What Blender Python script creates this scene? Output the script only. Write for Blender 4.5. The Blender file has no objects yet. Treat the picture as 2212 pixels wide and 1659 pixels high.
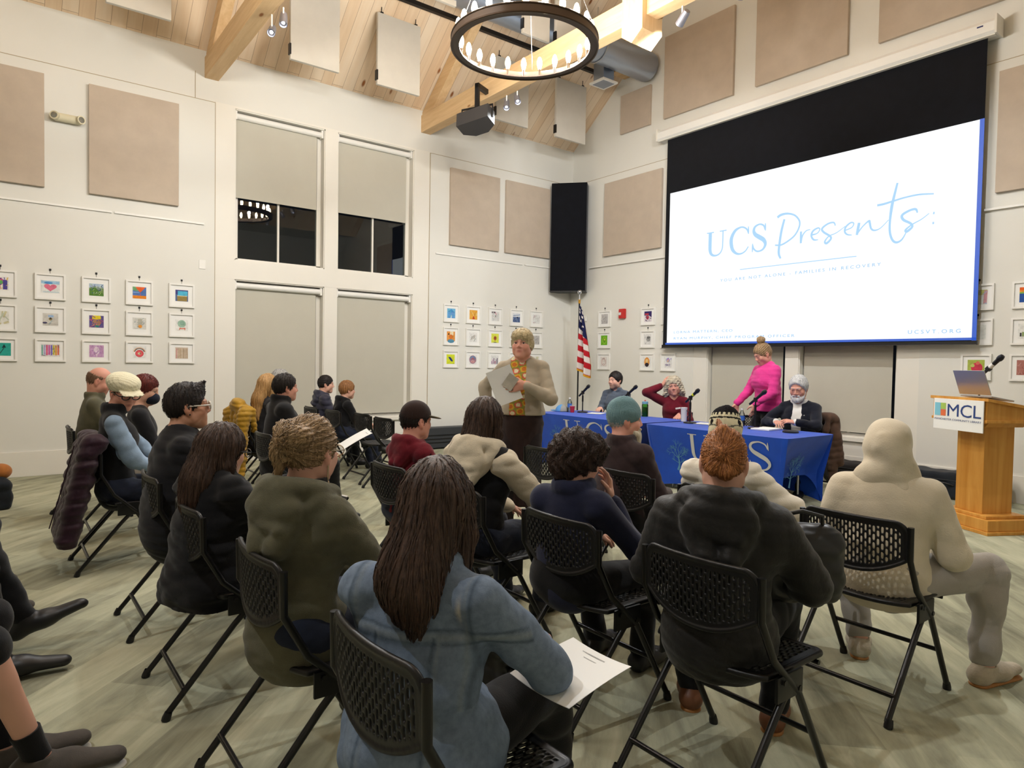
import bpy, bmesh, math, random
import numpy as np
from mathutils import Matrix, Vector
random.seed(7); RNG = np.random.default_rng(11)
COL = bpy.context.scene.collection
PI = math.pi
def lin(c):
    c = c/255.0
    return c/12.92 if c <= .04045 else ((c+.055)/1.055)**2.4
def C(r, g, b): return (lin(r), lin(g), lin(b), 1.0)

# ---------------------------------------------------------------- objects
def link(o, parent=None):
    COL.objects.link(o)
    if parent is not None: o.parent = parent
    return o
def tag(o, label=None, cat=None, group=None, kind=None):
    if label: o['label'] = label
    if cat: o['category'] = cat
    if group: o['group'] = group
    if kind: o['kind'] = kind
    return o
def thing(name, label, cat, loc=(0, 0, 0), rz=0, group=None):
    o = bpy.data.objects.new(name, None); o.empty_display_size = .1
    o.location = loc; o.rotation_euler = (0, 0, rz); link(o)
    return tag(o, label, cat, group)
def obj(name, me, parent=None, kind=None):
    o = bpy.data.objects.new(name, me); link(o, parent)
    if kind: o['kind'] = kind
    return o
def dup(root, loc, rz, label, group=None):
    r = root.copy(); COL.objects.link(r); r.location = loc; r.rotation_euler = (0, 0, rz); r['label'] = label
    if group: r['group'] = group
    for ch in list(root.children):
        c = ch.copy(); COL.objects.link(c); c.parent = r
        for g in ch.children:
            d = g.copy(); COL.objects.link(d); d.parent = c
    return r
def mesh_np(name, V, Q, mats, smooth=True, col=None, mi=None):
    me = bpy.data.meshes.new(name)
    V = np.asarray(V, np.float32); Q = np.asarray(Q, np.int32)
    k = Q.shape[1]
    me.vertices.add(len(V)); me.vertices.foreach_set('co', V.ravel())
    me.loops.add(Q.size); me.loops.foreach_set('vertex_index', Q.ravel())
    me.polygons.add(len(Q)); me.polygons.foreach_set('loop_start', np.arange(0, Q.size, k, dtype=np.int32))
    me.polygons.foreach_set('loop_total', np.full(len(Q), k, np.int32))
    me.polygons.foreach_set('use_smooth', np.full(len(Q), smooth, bool))
    for m in (mats if isinstance(mats, (list, tuple)) else [mats]): me.materials.append(m)
    if mi is not None: me.polygons.foreach_set('material_index', np.asarray(mi, np.int32))
    me.update(calc_edges=True)
    if col is not None:
        a = me.color_attributes.new('Col', 'FLOAT_COLOR', 'POINT')
        a.data.foreach_set('color', np.asarray(col, np.float32).ravel())
    return me

class MB:
    """collects boxes, tubes, lathes and prisms into one mesh"""
    def __init__(s): s.v = []; s.f = []; s.c = []; s.sm = []
    def put(s, V, F, M=None, col=None, smooth=False):
        b = len(s.v)
        for p in V:
            p = Vector(p)
            s.v.append(tuple(M @ p) if M is not None else tuple(p))
        for f in F: s.f.append(tuple(i+b for i in f)); s.c.append(col); s.sm.append(smooth)
        return s
    def box(s, lo, hi, b=0, M=None, col=None):
        lo = [min(p, q) for p, q in zip(lo, hi)] if False else lo
        x0, y0, z0 = lo; x1, y1, z1 = hi
        if b <= 0:
            V = [(x0,y0,z0),(x1,y0,z0),(x1,y1,z0),(x0,y1,z0),(x0,y0,z1),(x1,y0,z1),(x1,y1,z1),(x0,y1,z1)]
            F = [(0,3,2,1),(4,5,6,7),(0,1,5,4),(1,2,6,5),(2,3,7,6),(3,0,4,7)]
            return s.put(V, F, M, col)
        bm = bmesh.new(); bmesh.ops.create_cube(bm, size=1)
        for v in bm.verts:
            v.co = Vector(((x0+x1)/2+v.co.x*(x1-x0), (y0+y1)/2+v.co.y*(y1-y0), (z0+z1)/2+v.co.z*(z1-z0)))
        bmesh.ops.bevel(bm, geom=list(bm.edges), offset=b, segments=2, profile=.6, affect='EDGES')
        bm.verts.index_update()
        V = [v.co[:] for v in bm.verts]; F = [[v.index for v in f.verts] for f in bm.faces]; bm.free()
        return s.put(V, F, M, col)
    def prism(s, poly, z0, z1, M=None, col=None):
        n = len(poly)
        V = [(x, y, z0) for x, y in poly]+[(x, y, z1) for x, y in poly]
        F = [tuple(range(n-1, -1, -1)), tuple(range(n, 2*n))]+[(i, (i+1) % n, n+(i+1) % n, n+i) for i in range(n)]
        return s.put(V, F, M, col)
    def tube(s, P, r, n=10, col=None, closed=False, M=None):
        P = [Vector(p) for p in P]; m = len(P)
        R = r if isinstance(r, (list, tuple)) else [r]*m
        V = []; F = []; up = None
        for i, p in enumerate(P):
            a = P[(i-1) % m] if (closed or i) else p; b = P[(i+1) % m] if (closed or i < m-1) else p
            t = (b-a).normalized()
            if up is None:
                up = t.orthogonal().normalized()
            up = (up-t*up.dot(t)).normalized(); w = t.cross(up)
            for k in range(n):
                q = 2*PI*k/n; V.append(p+(up*math.cos(q)+w*math.sin(q))*R[i])
        for i in range(m if closed else m-1):
            for k in range(n):
                a = i*n+k; b = i*n+(k+1) % n; j = ((i+1) % m)*n
                F.append((a, b, j+(k+1) % n, j+k))
        if not closed:
            F.append(tuple(range(n-1, -1, -1))); F.append(tuple(range((m-1)*n, m*n)))
        return s.put(V, F, M, col, True)
    def lathe(s, prof, n=24, M=None, col=None, a0=0, a1=2*PI):
        full = abs(a1-a0-2*PI) < 1e-6
        V = []; F = []; k = len(prof); N = n if full else n+1
        for i in range(N):
            q = a0+(a1-a0)*i/n
            for (r, z) in prof: V.append((r*math.cos(q), r*math.sin(q), z))
        for i in range(n):
            j = (i+1) % N
            for t in range(k-1): F.append((i*k+t, j*k+t, j*k+t+1, i*k+t+1))
        return s.put(V, F, M, col, True)
    def ball(s, c, r, nu=12, nv=8, M=None, col=None):
        r = r if isinstance(r, (tuple, list)) else (r, r, r)
        V = [(c[0], c[1], c[2]-r[2])]; F = []
        for j in range(1, nv):
            a = -PI/2+PI*j/nv
            for i in range(nu):
                q = 2*PI*i/nu
                V.append((c[0]+r[0]*math.cos(a)*math.cos(q), c[1]+r[1]*math.cos(a)*math.sin(q), c[2]+r[2]*math.sin(a)))
        V.append((c[0], c[1], c[2]+r[2])); t = len(V)-1
        for i in range(nu):
            k = (i+1) % nu
            F.append((0, 1+k, 1+i)); F.append((t, t-nu+i, t-nu+k))
            for j in range(nv-2):
                a = 1+j*nu; F.append((a+i, a+k, a+nu+k, a+nu+i))
        return s.put(V, F, M, col, True)
    def build(s, name, mat, parent=None, kind=None):
        me = bpy.data.meshes.new(name); me.from_pydata(s.v, [], s.f)
        me.materials.append(mat)
        me.polygons.foreach_set('use_smooth', s.sm)
        if any(c is not None for c in s.c):
            a = me.color_attributes.new('Col', 'FLOAT_COLOR', 'CORNER'); d = []
            for f, c in zip(s.f, s.c): d += list(c or (1, 1, 1, 1))*len(f)
            a.data.foreach_set('color', d)
        me.update()
        if any(s.sm):
            try: me.set_sharp_from_angle(angle=math.radians(50))
            except Exception: pass
        return obj(name, me, parent, kind)
def T(x=0, y=0, z=0): return Matrix.Translation((x, y, z))
def RZ(a): return Matrix.Rotation(a, 4, 'Z')
def RX(a): return Matrix.Rotation(a, 4, 'X')
def RY(a): return Matrix.Rotation(a, 4, 'Y')

# ---------------------------------------------------------------- materials
class NT:
    def __init__(s, name):
        s.m = bpy.data.materials.new(name); s.m.use_nodes = True; s.t = s.m.node_tree
        s.b = next(n for n in s.t.nodes if n.type == 'BSDF_PRINCIPLED'); s.out = next(n for n in s.t.nodes if n.type == 'OUTPUT_MATERIAL')
    def n(s, k, **kw):
        x = s.t.nodes.new(k)
        for a, v in kw.items(): setattr(x, a, v)
        return x
    def l(s, a, b): s.t.links.new(a, b)
    def obj(s, scale=(1, 1, 1), rot=(0, 0, 0)):
        c = s.n('ShaderNodeTexCoord'); m = s.n('ShaderNodeMapping'); s.l(c.outputs['Object'], m.inputs[0])
        m.inputs['Scale'].default_value = scale; m.inputs['Rotation'].default_value = rot
        return m.outputs[0]
    def noise(s, vec, scale, detail=3, rough=.55, dist=0):
        x = s.n('ShaderNodeTexNoise'); s.l(vec, x.inputs['Vector']); x.inputs['Scale'].default_value = scale
        x.inputs['Detail'].default_value = detail; x.inputs['Roughness'].default_value = rough; x.inputs['Distortion'].default_value = dist
        return x.outputs['Fac']
    def ramp(s, fac, stops):
        r = s.n('ShaderNodeValToRGB'); s.l(fac, r.inputs[0]); e = r.color_ramp.elements
        while len(e) < len(stops): e.new(.5)
        for el, (p, c) in zip(e, stops): el.position = p; el.color = c
        return r.outputs[0]
    def mix(s, f, a, b, mode='MIX'):
        x = s.n('ShaderNodeMix', data_type='RGBA', blend_type=mode)
        for sock, v in ((x.inputs[0], f), (x.inputs[6], a), (x.inputs[7], b)):
            if hasattr(v, 'is_linked') or isinstance(v, bpy.types.NodeSocket): s.l(v, sock)
            else: sock.default_value = v
        return x.outputs[2]
    def bump(s, h, strength=.3, dist=.01):
        x = s.n('ShaderNodeBump'); s.l(h, x.inputs['Height']); x.inputs['Strength'].default_value = strength; x.inputs['Distance'].default_value = dist
        s.l(x.outputs[0], s.b.inputs['Normal'])
    def set(s, **k):
        for a, v in k.items():
            q = s.b.inputs[a.replace('_', ' ')]
            if isinstance(v, bpy.types.NodeSocket): s.l(v, q)
            else: q.default_value = v
        return s
def flat(name, col, rough=.6, metal=0, spec=.5, emit=0, ecol=None, coat=0):
    t = NT(name); t.set(Base_Color=col, Roughness=rough, Metallic=metal, Specular_IOR_Level=spec)
    if emit: t.set(Emission_Color=ecol or col, Emission_Strength=emit)
    if coat: t.set(Coat_Weight=coat)
    return t.m
def painted(name, col, rough=.75, var=.04, scale=3, bs=180, bst=.06):
    t = NT(name); v = t.obj(); f = t.noise(v, scale, 3)
    d = tuple(max(0, c*(1-var*2)) for c in col[:3])+(1,)
    t.set(Base_Color=t.ramp(f, [(.3, d), (.7, col)]), Roughness=rough, Specular_IOR_Level=.3)
    t.bump(t.noise(v, bs, 2), bst, .002); return t.m
def fabric(name, col, rough=.9, var=.18, scale=9, bs=260, bst=.25, fold=.0, dark=None):
    t = NT(name); v = t.obj(); f = t.noise(v, scale, 4, .6)
    d = dark or tuple(max(0, c*(1-var*2)) for c in col[:3])+(1,)
    t.set(Base_Color=t.ramp(f, [(.3, d), (.7, col)]), Roughness=rough, Specular_IOR_Level=.2, Sheen_Weight=.15, Sheen_Roughness=.5)
    h = t.noise(v, bs, 2)
    if fold:
        x = t.n('ShaderNodeMath', operation='MULTIPLY_ADD'); t.l(t.noise(v, 14, 3, .5, .8), x.inputs[0]); x.inputs[1].default_value = fold; t.l(h, x.inputs[2]); h = x.outputs[0]
    t.bump(h, bst, .004); return t.m
def vcol(name, rough=.6, spec=.4, bs=0, bst=.1, sss=0, mul=None, metal=0):
    t = NT(name); a = t.n('ShaderNodeVertexColor', layer_name='Col'); c = a.outputs[0]
    if mul:
        c = t.mix(1.0, c, t.ramp(t.noise(t.obj(), mul, 4), [(.3, (.72, .72, .72, 1)), (.7, (1, 1, 1, 1))]), 'MULTIPLY')
    t.set(Base_Color=c, Roughness=rough, Specular_IOR_Level=spec, Metallic=metal)
    if sss: t.set(Subsurface_Weight=sss, Subsurface_Radius=(.01, .004, .002))
    if bs: t.bump(t.noise(t.obj(), bs, 2), bst, .002)
    return t.m
def hairmat(name, a, b, rough=.45, sx=70, sz=5, spec=.35):
    t = NT(name); v = t.obj((sx, sx, sz)); f = t.noise(v, 1.6, 4, .65, .3)
    vc = t.n('ShaderNodeVertexColor', layer_name='Col')
    t.set(Base_Color=t.mix(1.0, t.ramp(f, [(.32, a), (.68, b)]), vc.outputs[0], 'MULTIPLY'), Roughness=rough, Specular_IOR_Level=spec)
    t.bump(t.noise(t.obj((sx*2.2, sx*2.2, sz)), 2, 3), .5, .004); return t.m
def wood(name, a, b, knots=None, rough=.55, along='x', ring=1.0):
    t = NT(name); s = {'x': (.7, 9, 9), 'y': (9, .7, 9), 'z': (9, 9, .7)}[along]; v = t.obj(s)
    f = t.noise(v, 1.7*ring, 5, .6, .6); col = t.ramp(f, [(.3, a), (.68, b)])
    if knots:
        vo = t.n('ShaderNodeTexVoronoi', feature='F1'); t.l(t.obj({'x': (1.2, 3, 3), 'y': (3, 1.2, 3), 'z': (3, 3, 1.2)}[along]), vo.inputs['Vector']); vo.inputs['Scale'].default_value = 1.1
        col = t.mix(t.ramp(vo.outputs['Distance'], [(.045, (1, 1, 1, 1)), (.085, (0, 0, 0, 1))]), col, knots)
    t.set(Base_Color=col, Roughness=rough, Specular_IOR_Level=.3); t.bump(f, .08, .003); return t.m

# ---------------------------------------------------------------- signed-distance volumes
def vec(*a): return np.array(a, np.float64)
class Vol:
    def __init__(s, lo, hi, h):
        s.h = h; s.lo = np.array(lo, float); n = np.ceil((np.array(hi, float)-s.lo)/h).astype(int)+1
        s.n = n; s.ax = [(s.lo[i]+h*np.arange(n[i])).astype(np.float32) for i in range(3)]
        s.D = np.full(n, .25, np.float32)
    def blk(s, lo, hi, pad):
        i0 = np.clip(np.floor((np.array(lo)-pad-s.lo)/s.h).astype(int), 0, s.n); i1 = np.clip(np.ceil((np.array(hi)+pad-s.lo)/s.h).astype(int)+1, 0, s.n)
        if (i1 <= i0).any(): return None, None
        sl = tuple(slice(a, b) for a, b in zip(i0, i1))
        return sl, (s.ax[0][sl[0]][:, None, None], s.ax[1][sl[1]][None, :, None], s.ax[2][sl[2]][None, None, :])
    def add(s, prim, k=.02):
        f, lo, hi = prim; sl, P = s.blk(lo, hi, k+2.5*s.h)
        if sl is None: return s
        d = f(*P); D = s.D[sl]
        if k > 0:
            t = np.clip(.5+.5*(D-d)/k, 0, 1); s.D[sl] = D+(d-D)*t-k*t*(1-t)
        else: s.D[sl] = np.minimum(D, d)
        return s
    def cut(s, prim, k=.01):
        f, lo, hi = prim; sl, P = s.blk(lo, hi, k+2.5*s.h)
        if sl is None: return s
        d = -f(*P); D = s.D[sl]; t = np.clip(.5-.5*(D-d)/k, 0, 1)
        s.D[sl] = D+(d-D)*t+k*t*(1-t); return s
    def keep(s, f, k=.008):   # keep where f<0
        d = f(s.ax[0][:, None, None], s.ax[1][None, :, None], s.ax[2][None, None, :])+np.zeros_like(s.D)
        t = np.clip(.5-.5*(s.D-d)/k, 0, 1); s.D = (s.D+(d-s.D)*t+k*t*(1-t)).astype(np.float32); return s
    def warp(s, f):
        s.D = s.D+f(s.ax[0][:, None, None], s.ax[1][None, :, None], s.ax[2][None, None, :]).astype(np.float32); return s
    def mesh(s, relax=1):
        D = np.pad(s.D, 1, constant_values=.3); lo = s.lo-s.h; I = D < 0
        cnt = np.zeros(tuple(np.array(D.shape)-1), np.int8)
        sh = [(a, b, c) for a in (0, 1) for b in (0, 1) for c in (0, 1)]
        q = lambda A, o: A[o[0]:A.shape[0]-1+o[0], o[1]:A.shape[1]-1+o[1], o[2]:A.shape[2]-1+o[2]]
        for o in sh: cnt += q(I, o)
        act = (cnt > 0) & (cnt < 8); idx = np.argwhere(act)
        if len(idx) == 0: return np.zeros((0, 3)), np.zeros((0, 4), int)
        num = np.full(act.shape, -1, np.int32); num[act] = np.arange(len(idx))
        pos = np.zeros((len(idx), 3)); w = np.zeros(len(idx))
        for o in sh:
            for ax in range(3):
                if o[ax]: continue
                p = list(o); p[ax] = 1
                da = D[idx[:, 0]+o[0], idx[:, 1]+o[1], idx[:, 2]+o[2]]; db = D[idx[:, 0]+p[0], idx[:, 1]+p[1], idx[:, 2]+p[2]]
                m = (da < 0) != (db < 0)
                if not m.any(): continue
                t = da[m]/(da[m]-db[m]); e = np.tile(np.array(o, float), (m.sum(), 1)); e[:, ax] = t
                pos[m] += e; w[m] += 1
        V = lo+s.h*(idx+pos/w[:, None]); Q = []
        for ax in range(3):
            a0 = [slice(1, -1)]*3; a1 = [slice(1, -1)]*3; a0[ax] = slice(0, -1); a1[ax] = slice(1, None)
            A = I[tuple(a0)]; B = I[tuple(a1)]; off = np.array([1, 1, 1]); off[ax] = 0
            for flip in (0, 1):
                e = np.argwhere((A & ~B) if not flip else (~A & B))+off
                if len(e) == 0: continue
                u, v = [(1, 2), (2, 0), (0, 1)][ax]; c = []
                for du, dv in ((-1, -1), (0, -1), (0, 0), (-1, 0)):
                    g = e.copy(); g[:, u] += du; g[:, v] += dv; c.append(num[g[:, 0], g[:, 1], g[:, 2]])
                F = np.stack(c, 1); Q.append(F[:, ::-1] if flip else F)
        Q = np.concatenate(Q)
        for _ in range(relax):
            S = np.zeros_like(V); n = np.zeros(len(V))
            for a, b in ((0, 1), (1, 2), (2, 3), (3, 0)):
                for p, r in ((a, b), (b, a)):
                    n += np.bincount(Q[:, p], minlength=len(V))
                    for j in range(3): S[:, j] += np.bincount(Q[:, p], V[Q[:, r], j], minlength=len(V))
            V = V+.5*(S/np.maximum(n, 1)[:, None]-V)
        return V, Q
def cap(a, b, ra, rb=None, fl=None, ff=1.0):
    a = np.array(a, float); b = np.array(b, float); rb = ra if rb is None else rb; ba = b-a; L = float(ba@ba)+1e-9; R = max(ra, rb)
    fl_ = None if fl is None else np.array(fl, float)/np.linalg.norm(fl)
    def f(X, Y, Z):
        x = X-a[0]; y = Y-a[1]; z = Z-a[2]
        t = np.clip((x*ba[0]+y*ba[1]+z*ba[2])/L, 0, 1)
        x = x-t*ba[0]; y = y-t*ba[1]; z = z-t*ba[2]
        if fl_ is not None:
            e = (x*fl_[0]+y*fl_[1]+z*fl_[2])*(ff-1); x = x+e*fl_[0]; y = y+e*fl_[1]; z = z+e*fl_[2]
        d = np.sqrt(x*x+y*y+z*z)-(ra+(rb-ra)*t)
        return d/((ff+1)/2) if fl_ is not None else d
    return f, np.minimum(a, b)-R, np.maximum(a, b)+R
def ell(c, r, R=None):
    c = np.array(c, float); r = np.array(r, float); m = r.max()*(1.05)
    def f(X, Y, Z):
        x = X-c[0]; y = Y-c[1]; z = Z-c[2]
        if R is not None: x, y, z = (R[0][0]*x+R[1][0]*y+R[2][0]*z, R[0][1]*x+R[1][1]*y+R[2][1]*z, R[0][2]*x+R[1][2]*y+R[2][2]*z)
        k0 = np.sqrt((x/r[0])**2+(y/r[1])**2+(z/r[2])**2)+1e-6; k1 = np.sqrt((x/r[0]**2)**2+(y/r[1]**2)**2+(z/r[2]**2)**2)+1e-6
        return k0*(k0-1)/k1
    return f, c-m, c+m
def rbox(c, h, rad=.01, R=None):
    c = np.array(c, float); h = np.array(h, float); m = np.linalg.norm(h)
    def f(X, Y, Z):
        x = X-c[0]; y = Y-c[1]; z = Z-c[2]
        if R is not None: x, y, z = (R[0][0]*x+R[1][0]*y+R[2][0]*z, R[0][1]*x+R[1][1]*y+R[2][1]*z, R[0][2]*x+R[1][2]*y+R[2][2]*z)
        x = abs(x)-h[0]+rad; y = abs(y)-h[1]+rad; z = abs(z)-h[2]+rad
        return np.sqrt(np.maximum(x, 0)**2+np.maximum(y, 0)**2+np.maximum(z, 0)**2)+np.minimum(np.maximum(x, np.maximum(y, z)), 0)-rad
    e = h if R is None else vec(m, m, m)
    return f, c-e, c+e
def spline(P, n=6):
    P = [np.array(p, float) for p in P]; out = []
    for i in range(len(P)-1):
        p0 = P[max(i-1, 0)]; p1 = P[i]; p2 = P[i+1]; p3 = P[min(i+2, len(P)-1)]
        for k in range(n):
            t = k/n; out.append(.5*((2*p1)+(p2-p0)*t+(2*p0-5*p1+4*p2-p3)*t*t+(3*p1-p0-3*p2+p3)*t**3))
    out.append(P[-1]); return out
def stroke(mb, P, fn, n=7, thick=0):
    """a pen stroke: points (u, v, width) mapped to 3-D by fn(u, v)"""
    S = spline(P, n); L = []; Rr = []
    for i, p in enumerate(S):
        a = S[max(i-1, 0)]; b = S[min(i+1, len(S)-1)]; t = (b-a)[:2]; t = t/(np.linalg.norm(t)+1e-9); q = vec(-t[1], t[0])*p[2]/2
        L.append(p[:2]+q); Rr.append(p[:2]-q)
    V = [fn(*p) for p in L]+[fn(*p) for p in Rr]; m = len(L)
    mb.put(V, [(i, i+1, m+i+1, m+i) for i in range(m-1)])
LET = {'U': (.86, [[(.12,1,.15),(.12,.5,.15),(.13,.25,.14),(.2,.08,.1),(.36,.015,.06),(.54,.07,.045),(.65,.25,.04),(.67,.55,.04),(.67,1,.04)],
                   [(-.03,.985,.03),(.28,.985,.03)],[(.53,.985,.03),(.82,.985,.03)]]),
       'C': (.92, [[(.8,.74,.03),(.74,.88,.05),(.6,.975,.05),(.45,.99,.06),(.24,.9,.11),(.1,.68,.14),(.08,.45,.15),(.15,.2,.13),(.32,.04,.08),(.52,.01,.05),(.7,.09,.04),(.82,.24,.03)],
                   [(.8,.98,.02),(.805,.82,.05),(.81,.7,.02)]]),
       'S': (.7, [[(.55,.76,.03),(.5,.9,.05),(.4,.97,.05),(.28,.985,.05),(.12,.92,.08),(.07,.78,.11),(.14,.64,.14),(.32,.52,.16),(.5,.4,.15),(.58,.24,.11),(.5,.08,.07),(.35,.015,.05),(.2,.03,.05),(.08,.14,.05),(.04,.28,.03)],
                  [(.56,.99,.02),(.56,.86,.05),(.57,.72,.02)],[(.03,.32,.02),(.035,.16,.05),(.03,.01,.02)]])}
def text_mesh(body, width, height=None, spacing=1.0):
    cu = bpy.data.curves.new('txt', 'FONT'); cu.body = body; cu.size = 1; cu.space_character = spacing; cu.resolution_u = 3
    o = bpy.data.objects.new('txt', cu); COL.objects.link(o)
    dg = bpy.context.evaluated_depsgraph_get(); dg.update()
    me = bpy.data.meshes.new_from_object(o.evaluated_get(dg)); COL.objects.unlink(o); bpy.data.objects.remove(o)
    V = np.array([v.co[:] for v in me.vertices]); F = [tuple(p.vertices) for p in me.polygons]
    x0, x1, y0, y1 = V[:, 0].min(), V[:, 0].max(), V[:, 1].min(), V[:, 1].max()
    sx = width/(x1-x0); sy = sx if height is None else height/(y1-y0)
    bpy.data.meshes.remove(me)
    return np.stack([(V[:, 0]-x0)*sx, (V[:, 1]-y0)*sy], 1), F
def lettering(mb, body, width, height, fn, spacing=1.0):
    V, F = text_mesh(body, width, height, spacing); mb.put([fn(u, v) for u, v in V], F)
CHP, CHP2, SPP, EXPO = 42, 24, 185, .05
# ================================================================ materials
M = {}
M['wall'] = painted('wall_paint', C(230, 228, 220), .8, .015, 1.2)
M['trim'] = painted('trim_paint', C(236, 232, 222), .55, .012, 2)
M['panel'] = fabric('panel_fabric', C(198, 182, 164), .95, .05, 5, 420, .25)
M['baffle'] = fabric('baffle_fabric', C(205, 199, 187), .95, .03, 5, 420, .2)
M['black'] = flat('black_plastic', C(16, 16, 18), .42, 0, .45)
M['blackfab'] = fabric('black_cloth', C(17, 19, 26), .95, .2, 8, 400, .3)
M['blackmetal'] = flat('black_metal', C(20, 20, 21), .38, .3, .5)
M['steel'] = flat('steel', C(190, 192, 196), .3, 1)
M['bronze'] = flat('bronze', C(70, 56, 44), .45, .6)
M['white'] = painted('white_paint', C(240, 238, 232), .45, .01)
M['paper'] = painted('paper_white', C(243, 243, 240), .8, .01, 4, 60, .02)
M['reveal'] = flat('reveal_line', C(176, 160, 130), .8)
M['gold'] = flat('brass', C(196, 150, 60), .3, .9)
M['shade'] = fabric('shade_fabric', C(198, 194, 180), .95, .02, 3, 700, .12)
M['beam'] = wood('beam_timber', C(208, 172, 126), C(226, 194, 150), C(150, 95, 48), .6, 'x')
M['beamz'] = wood('post_timber', C(208, 172, 126), C(228, 196, 152), C(150, 95, 48), .6, 'z')
def glassmat():
    t = NT('window_glass'); t.t.nodes.remove(t.b)
    tr = t.n('ShaderNodeBsdfTransparent'); gl = t.n('ShaderNodeBsdfGlossy'); gl.inputs['Roughness'].default_value = .0
    tr.inputs[0].default_value = (.8, .84, .84, 1)
    fr = t.n('ShaderNodeFresnel'); fr.inputs[0].default_value = 1.62
    mx = t.n('ShaderNodeMixShader'); t.l(fr.outputs[0], mx.inputs[0]); t.l(tr.outputs[0], mx.inputs[1]); t.l(gl.outputs[0], mx.inputs[2]); t.l(mx.outputs[0], t.out.inputs[0])
    return t.m
M['glass'] = glassmat()
def clearmat(name, col, rough=.05):
    t = NT(name); t.t.nodes.remove(t.b)
    tr = t.n('ShaderNodeBsdfTransparent'); gl = t.n('ShaderNodeBsdfGlossy'); gl.inputs['Roughness'].default_value = rough
    tr.inputs[0].default_value = col
    lw = t.n('ShaderNodeLayerWeight'); lw.inputs[0].default_value = .35
    mx = t.n('ShaderNodeMixShader'); t.l(lw.outputs['Fresnel'], mx.inputs[0]); t.l(tr.outputs[0], mx.inputs[1]); t.l(gl.outputs[0], mx.inputs[2]); t.l(mx.outputs[0], t.out.inputs[0])
    return t.m
M['clear'] = clearmat('clear_plastic', (.86, .9, .94, 1)); M['green'] = clearmat('green_plastic', (.25, .62, .2, 1), .1)
def planks(name, ang, sx, sy, cols, mort, rough, bs, streak, bst=.3):
    t = NT(name); v = t.obj((1, 1, 1), (0, 0, ang)); b = t.n('ShaderNodeTexBrick'); t.l(v, b.inputs['Vector'])
    b.offset = .37; b.inputs['Scale'].default_value = 1; b.inputs['Brick Width'].default_value = sx; b.inputs['Row Height'].default_value = sy
    b.inputs['Mortar Size'].default_value = mort; b.inputs['Color1'].default_value = (0, 0, 0, 1); b.inputs['Color2'].default_value = (1, 1, 1, 1); b.inputs['Mortar'].default_value = (.5, .5, .5, 1); b.inputs['Bias'].default_value = 0
    m = t.n('ShaderNodeMapping'); t.l(v, m.inputs[0]); m.inputs['Scale'].default_value = streak
    n = t.noise(m.outputs[0], 1, 5, .62, .5); x = t.n('ShaderNodeMath', operation='MULTIPLY_ADD'); t.l(b.outputs['Color'], x.inputs[0]); x.inputs[1].default_value = .30; 
    y = t.n('ShaderNodeMath', operation='MULTIPLY_ADD'); t.l(n, y.inputs[0]); y.inputs[1].default_value = 1.05; y.inputs[2].default_value = -.2; t.l(y.outputs[0], x.inputs[2])
    c = t.ramp(x.outputs[0], cols)
    f = t.n('ShaderNodeMath', operation='MULTIPLY'); t.l(b.outputs['Fac'], f.inputs[0]); f.inputs[1].default_value = .5
    c = t.mix(f.outputs[0], c, tuple(q*.45 for q in cols[0][1][:3])+(1,))
    t.set(Base_Color=c, Roughness=rough, Specular_IOR_Level=.25); t.bump(t.noise(t.obj(), bs, 2), bst, .004)
    return t.m
M['carpet'] = planks('carpet_planks', PI/4, 1.0, .25, [(.15, C(112, 112, 94)), (.36, C(150, 150, 128)), (.55, C(174, 174, 148)), (.8, C(198, 197, 170))], .0, .97, 330, (1.6, 9, 1), .5)
def ceilwood():
    t = NT('ceiling_boards'); v = t.obj((1, 1, 1), (0, 0, PI/2)); 
    v = t.obj(); b = t.n('ShaderNodeTexBrick'); 
    t.l(v, b.inputs['Vector']); b.offset = .43; b.inputs['Scale'].default_value = 1; b.inputs['Brick Width'].default_value = 3.1; b.inputs['Row Height'].default_value = .17; b.inputs['Mortar Size'].default_value = .003
    b.inputs['Color1'].default_value = (0, 0, 0, 1); b.inputs['Color2'].default_value = (1, 1, 1, 1); b.inputs['Mortar'].default_value = (.5, .5, .5, 1)
    m = t.n('ShaderNodeMapping'); t.l(v, m.inputs[0]); m.inputs['Scale'].default_value = (.6, 9, 9)
    n = t.noise(m.outputs[0], 1.3, 4, .6, .7); x = t.n('ShaderNodeMath', operation='MULTIPLY_ADD'); t.l(b.outputs['Color'], x.inputs[0]); x.inputs[1].default_value = .45
    y = t.n('ShaderNodeMath', operation='MULTIPLY'); t.l(n, y.inputs[0]); y.inputs[1].default_value = .75; t.l(y.outputs[0], x.inputs[2])
    c = t.ramp(x.outputs[0], [(.2, C(220, 190, 156)), (.5, C(234, 208, 176)), (.85, C(242, 222, 196))])
    vo = t.n('ShaderNodeTexVoronoi'); mm = t.n('ShaderNodeMapping'); t.l(v, mm.inputs[0]); mm.inputs['Scale'].default_value = (1.3, 3.2, 3.2); t.l(mm.outputs[0], vo.inputs['Vector']); vo.inputs['Scale'].default_value = 1
    c = t.mix(t.ramp(vo.outputs['Distance'], [(.05, (1, 1, 1, 1)), (.1, (0, 0, 0, 1))]), c, C(150, 92, 46))
    f = t.n('ShaderNodeMath', operation='MULTIPLY'); t.l(b.outputs['Fac'], f.inputs[0]); f.inputs[1].default_value = .55
    c = t.mix(f.outputs[0], c, C(120, 76, 42)); t.set(Base_Color=c, Roughness=.6, Specular_IOR_Level=.25); return t.m
M['ceil'] = ceilwood()

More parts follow.
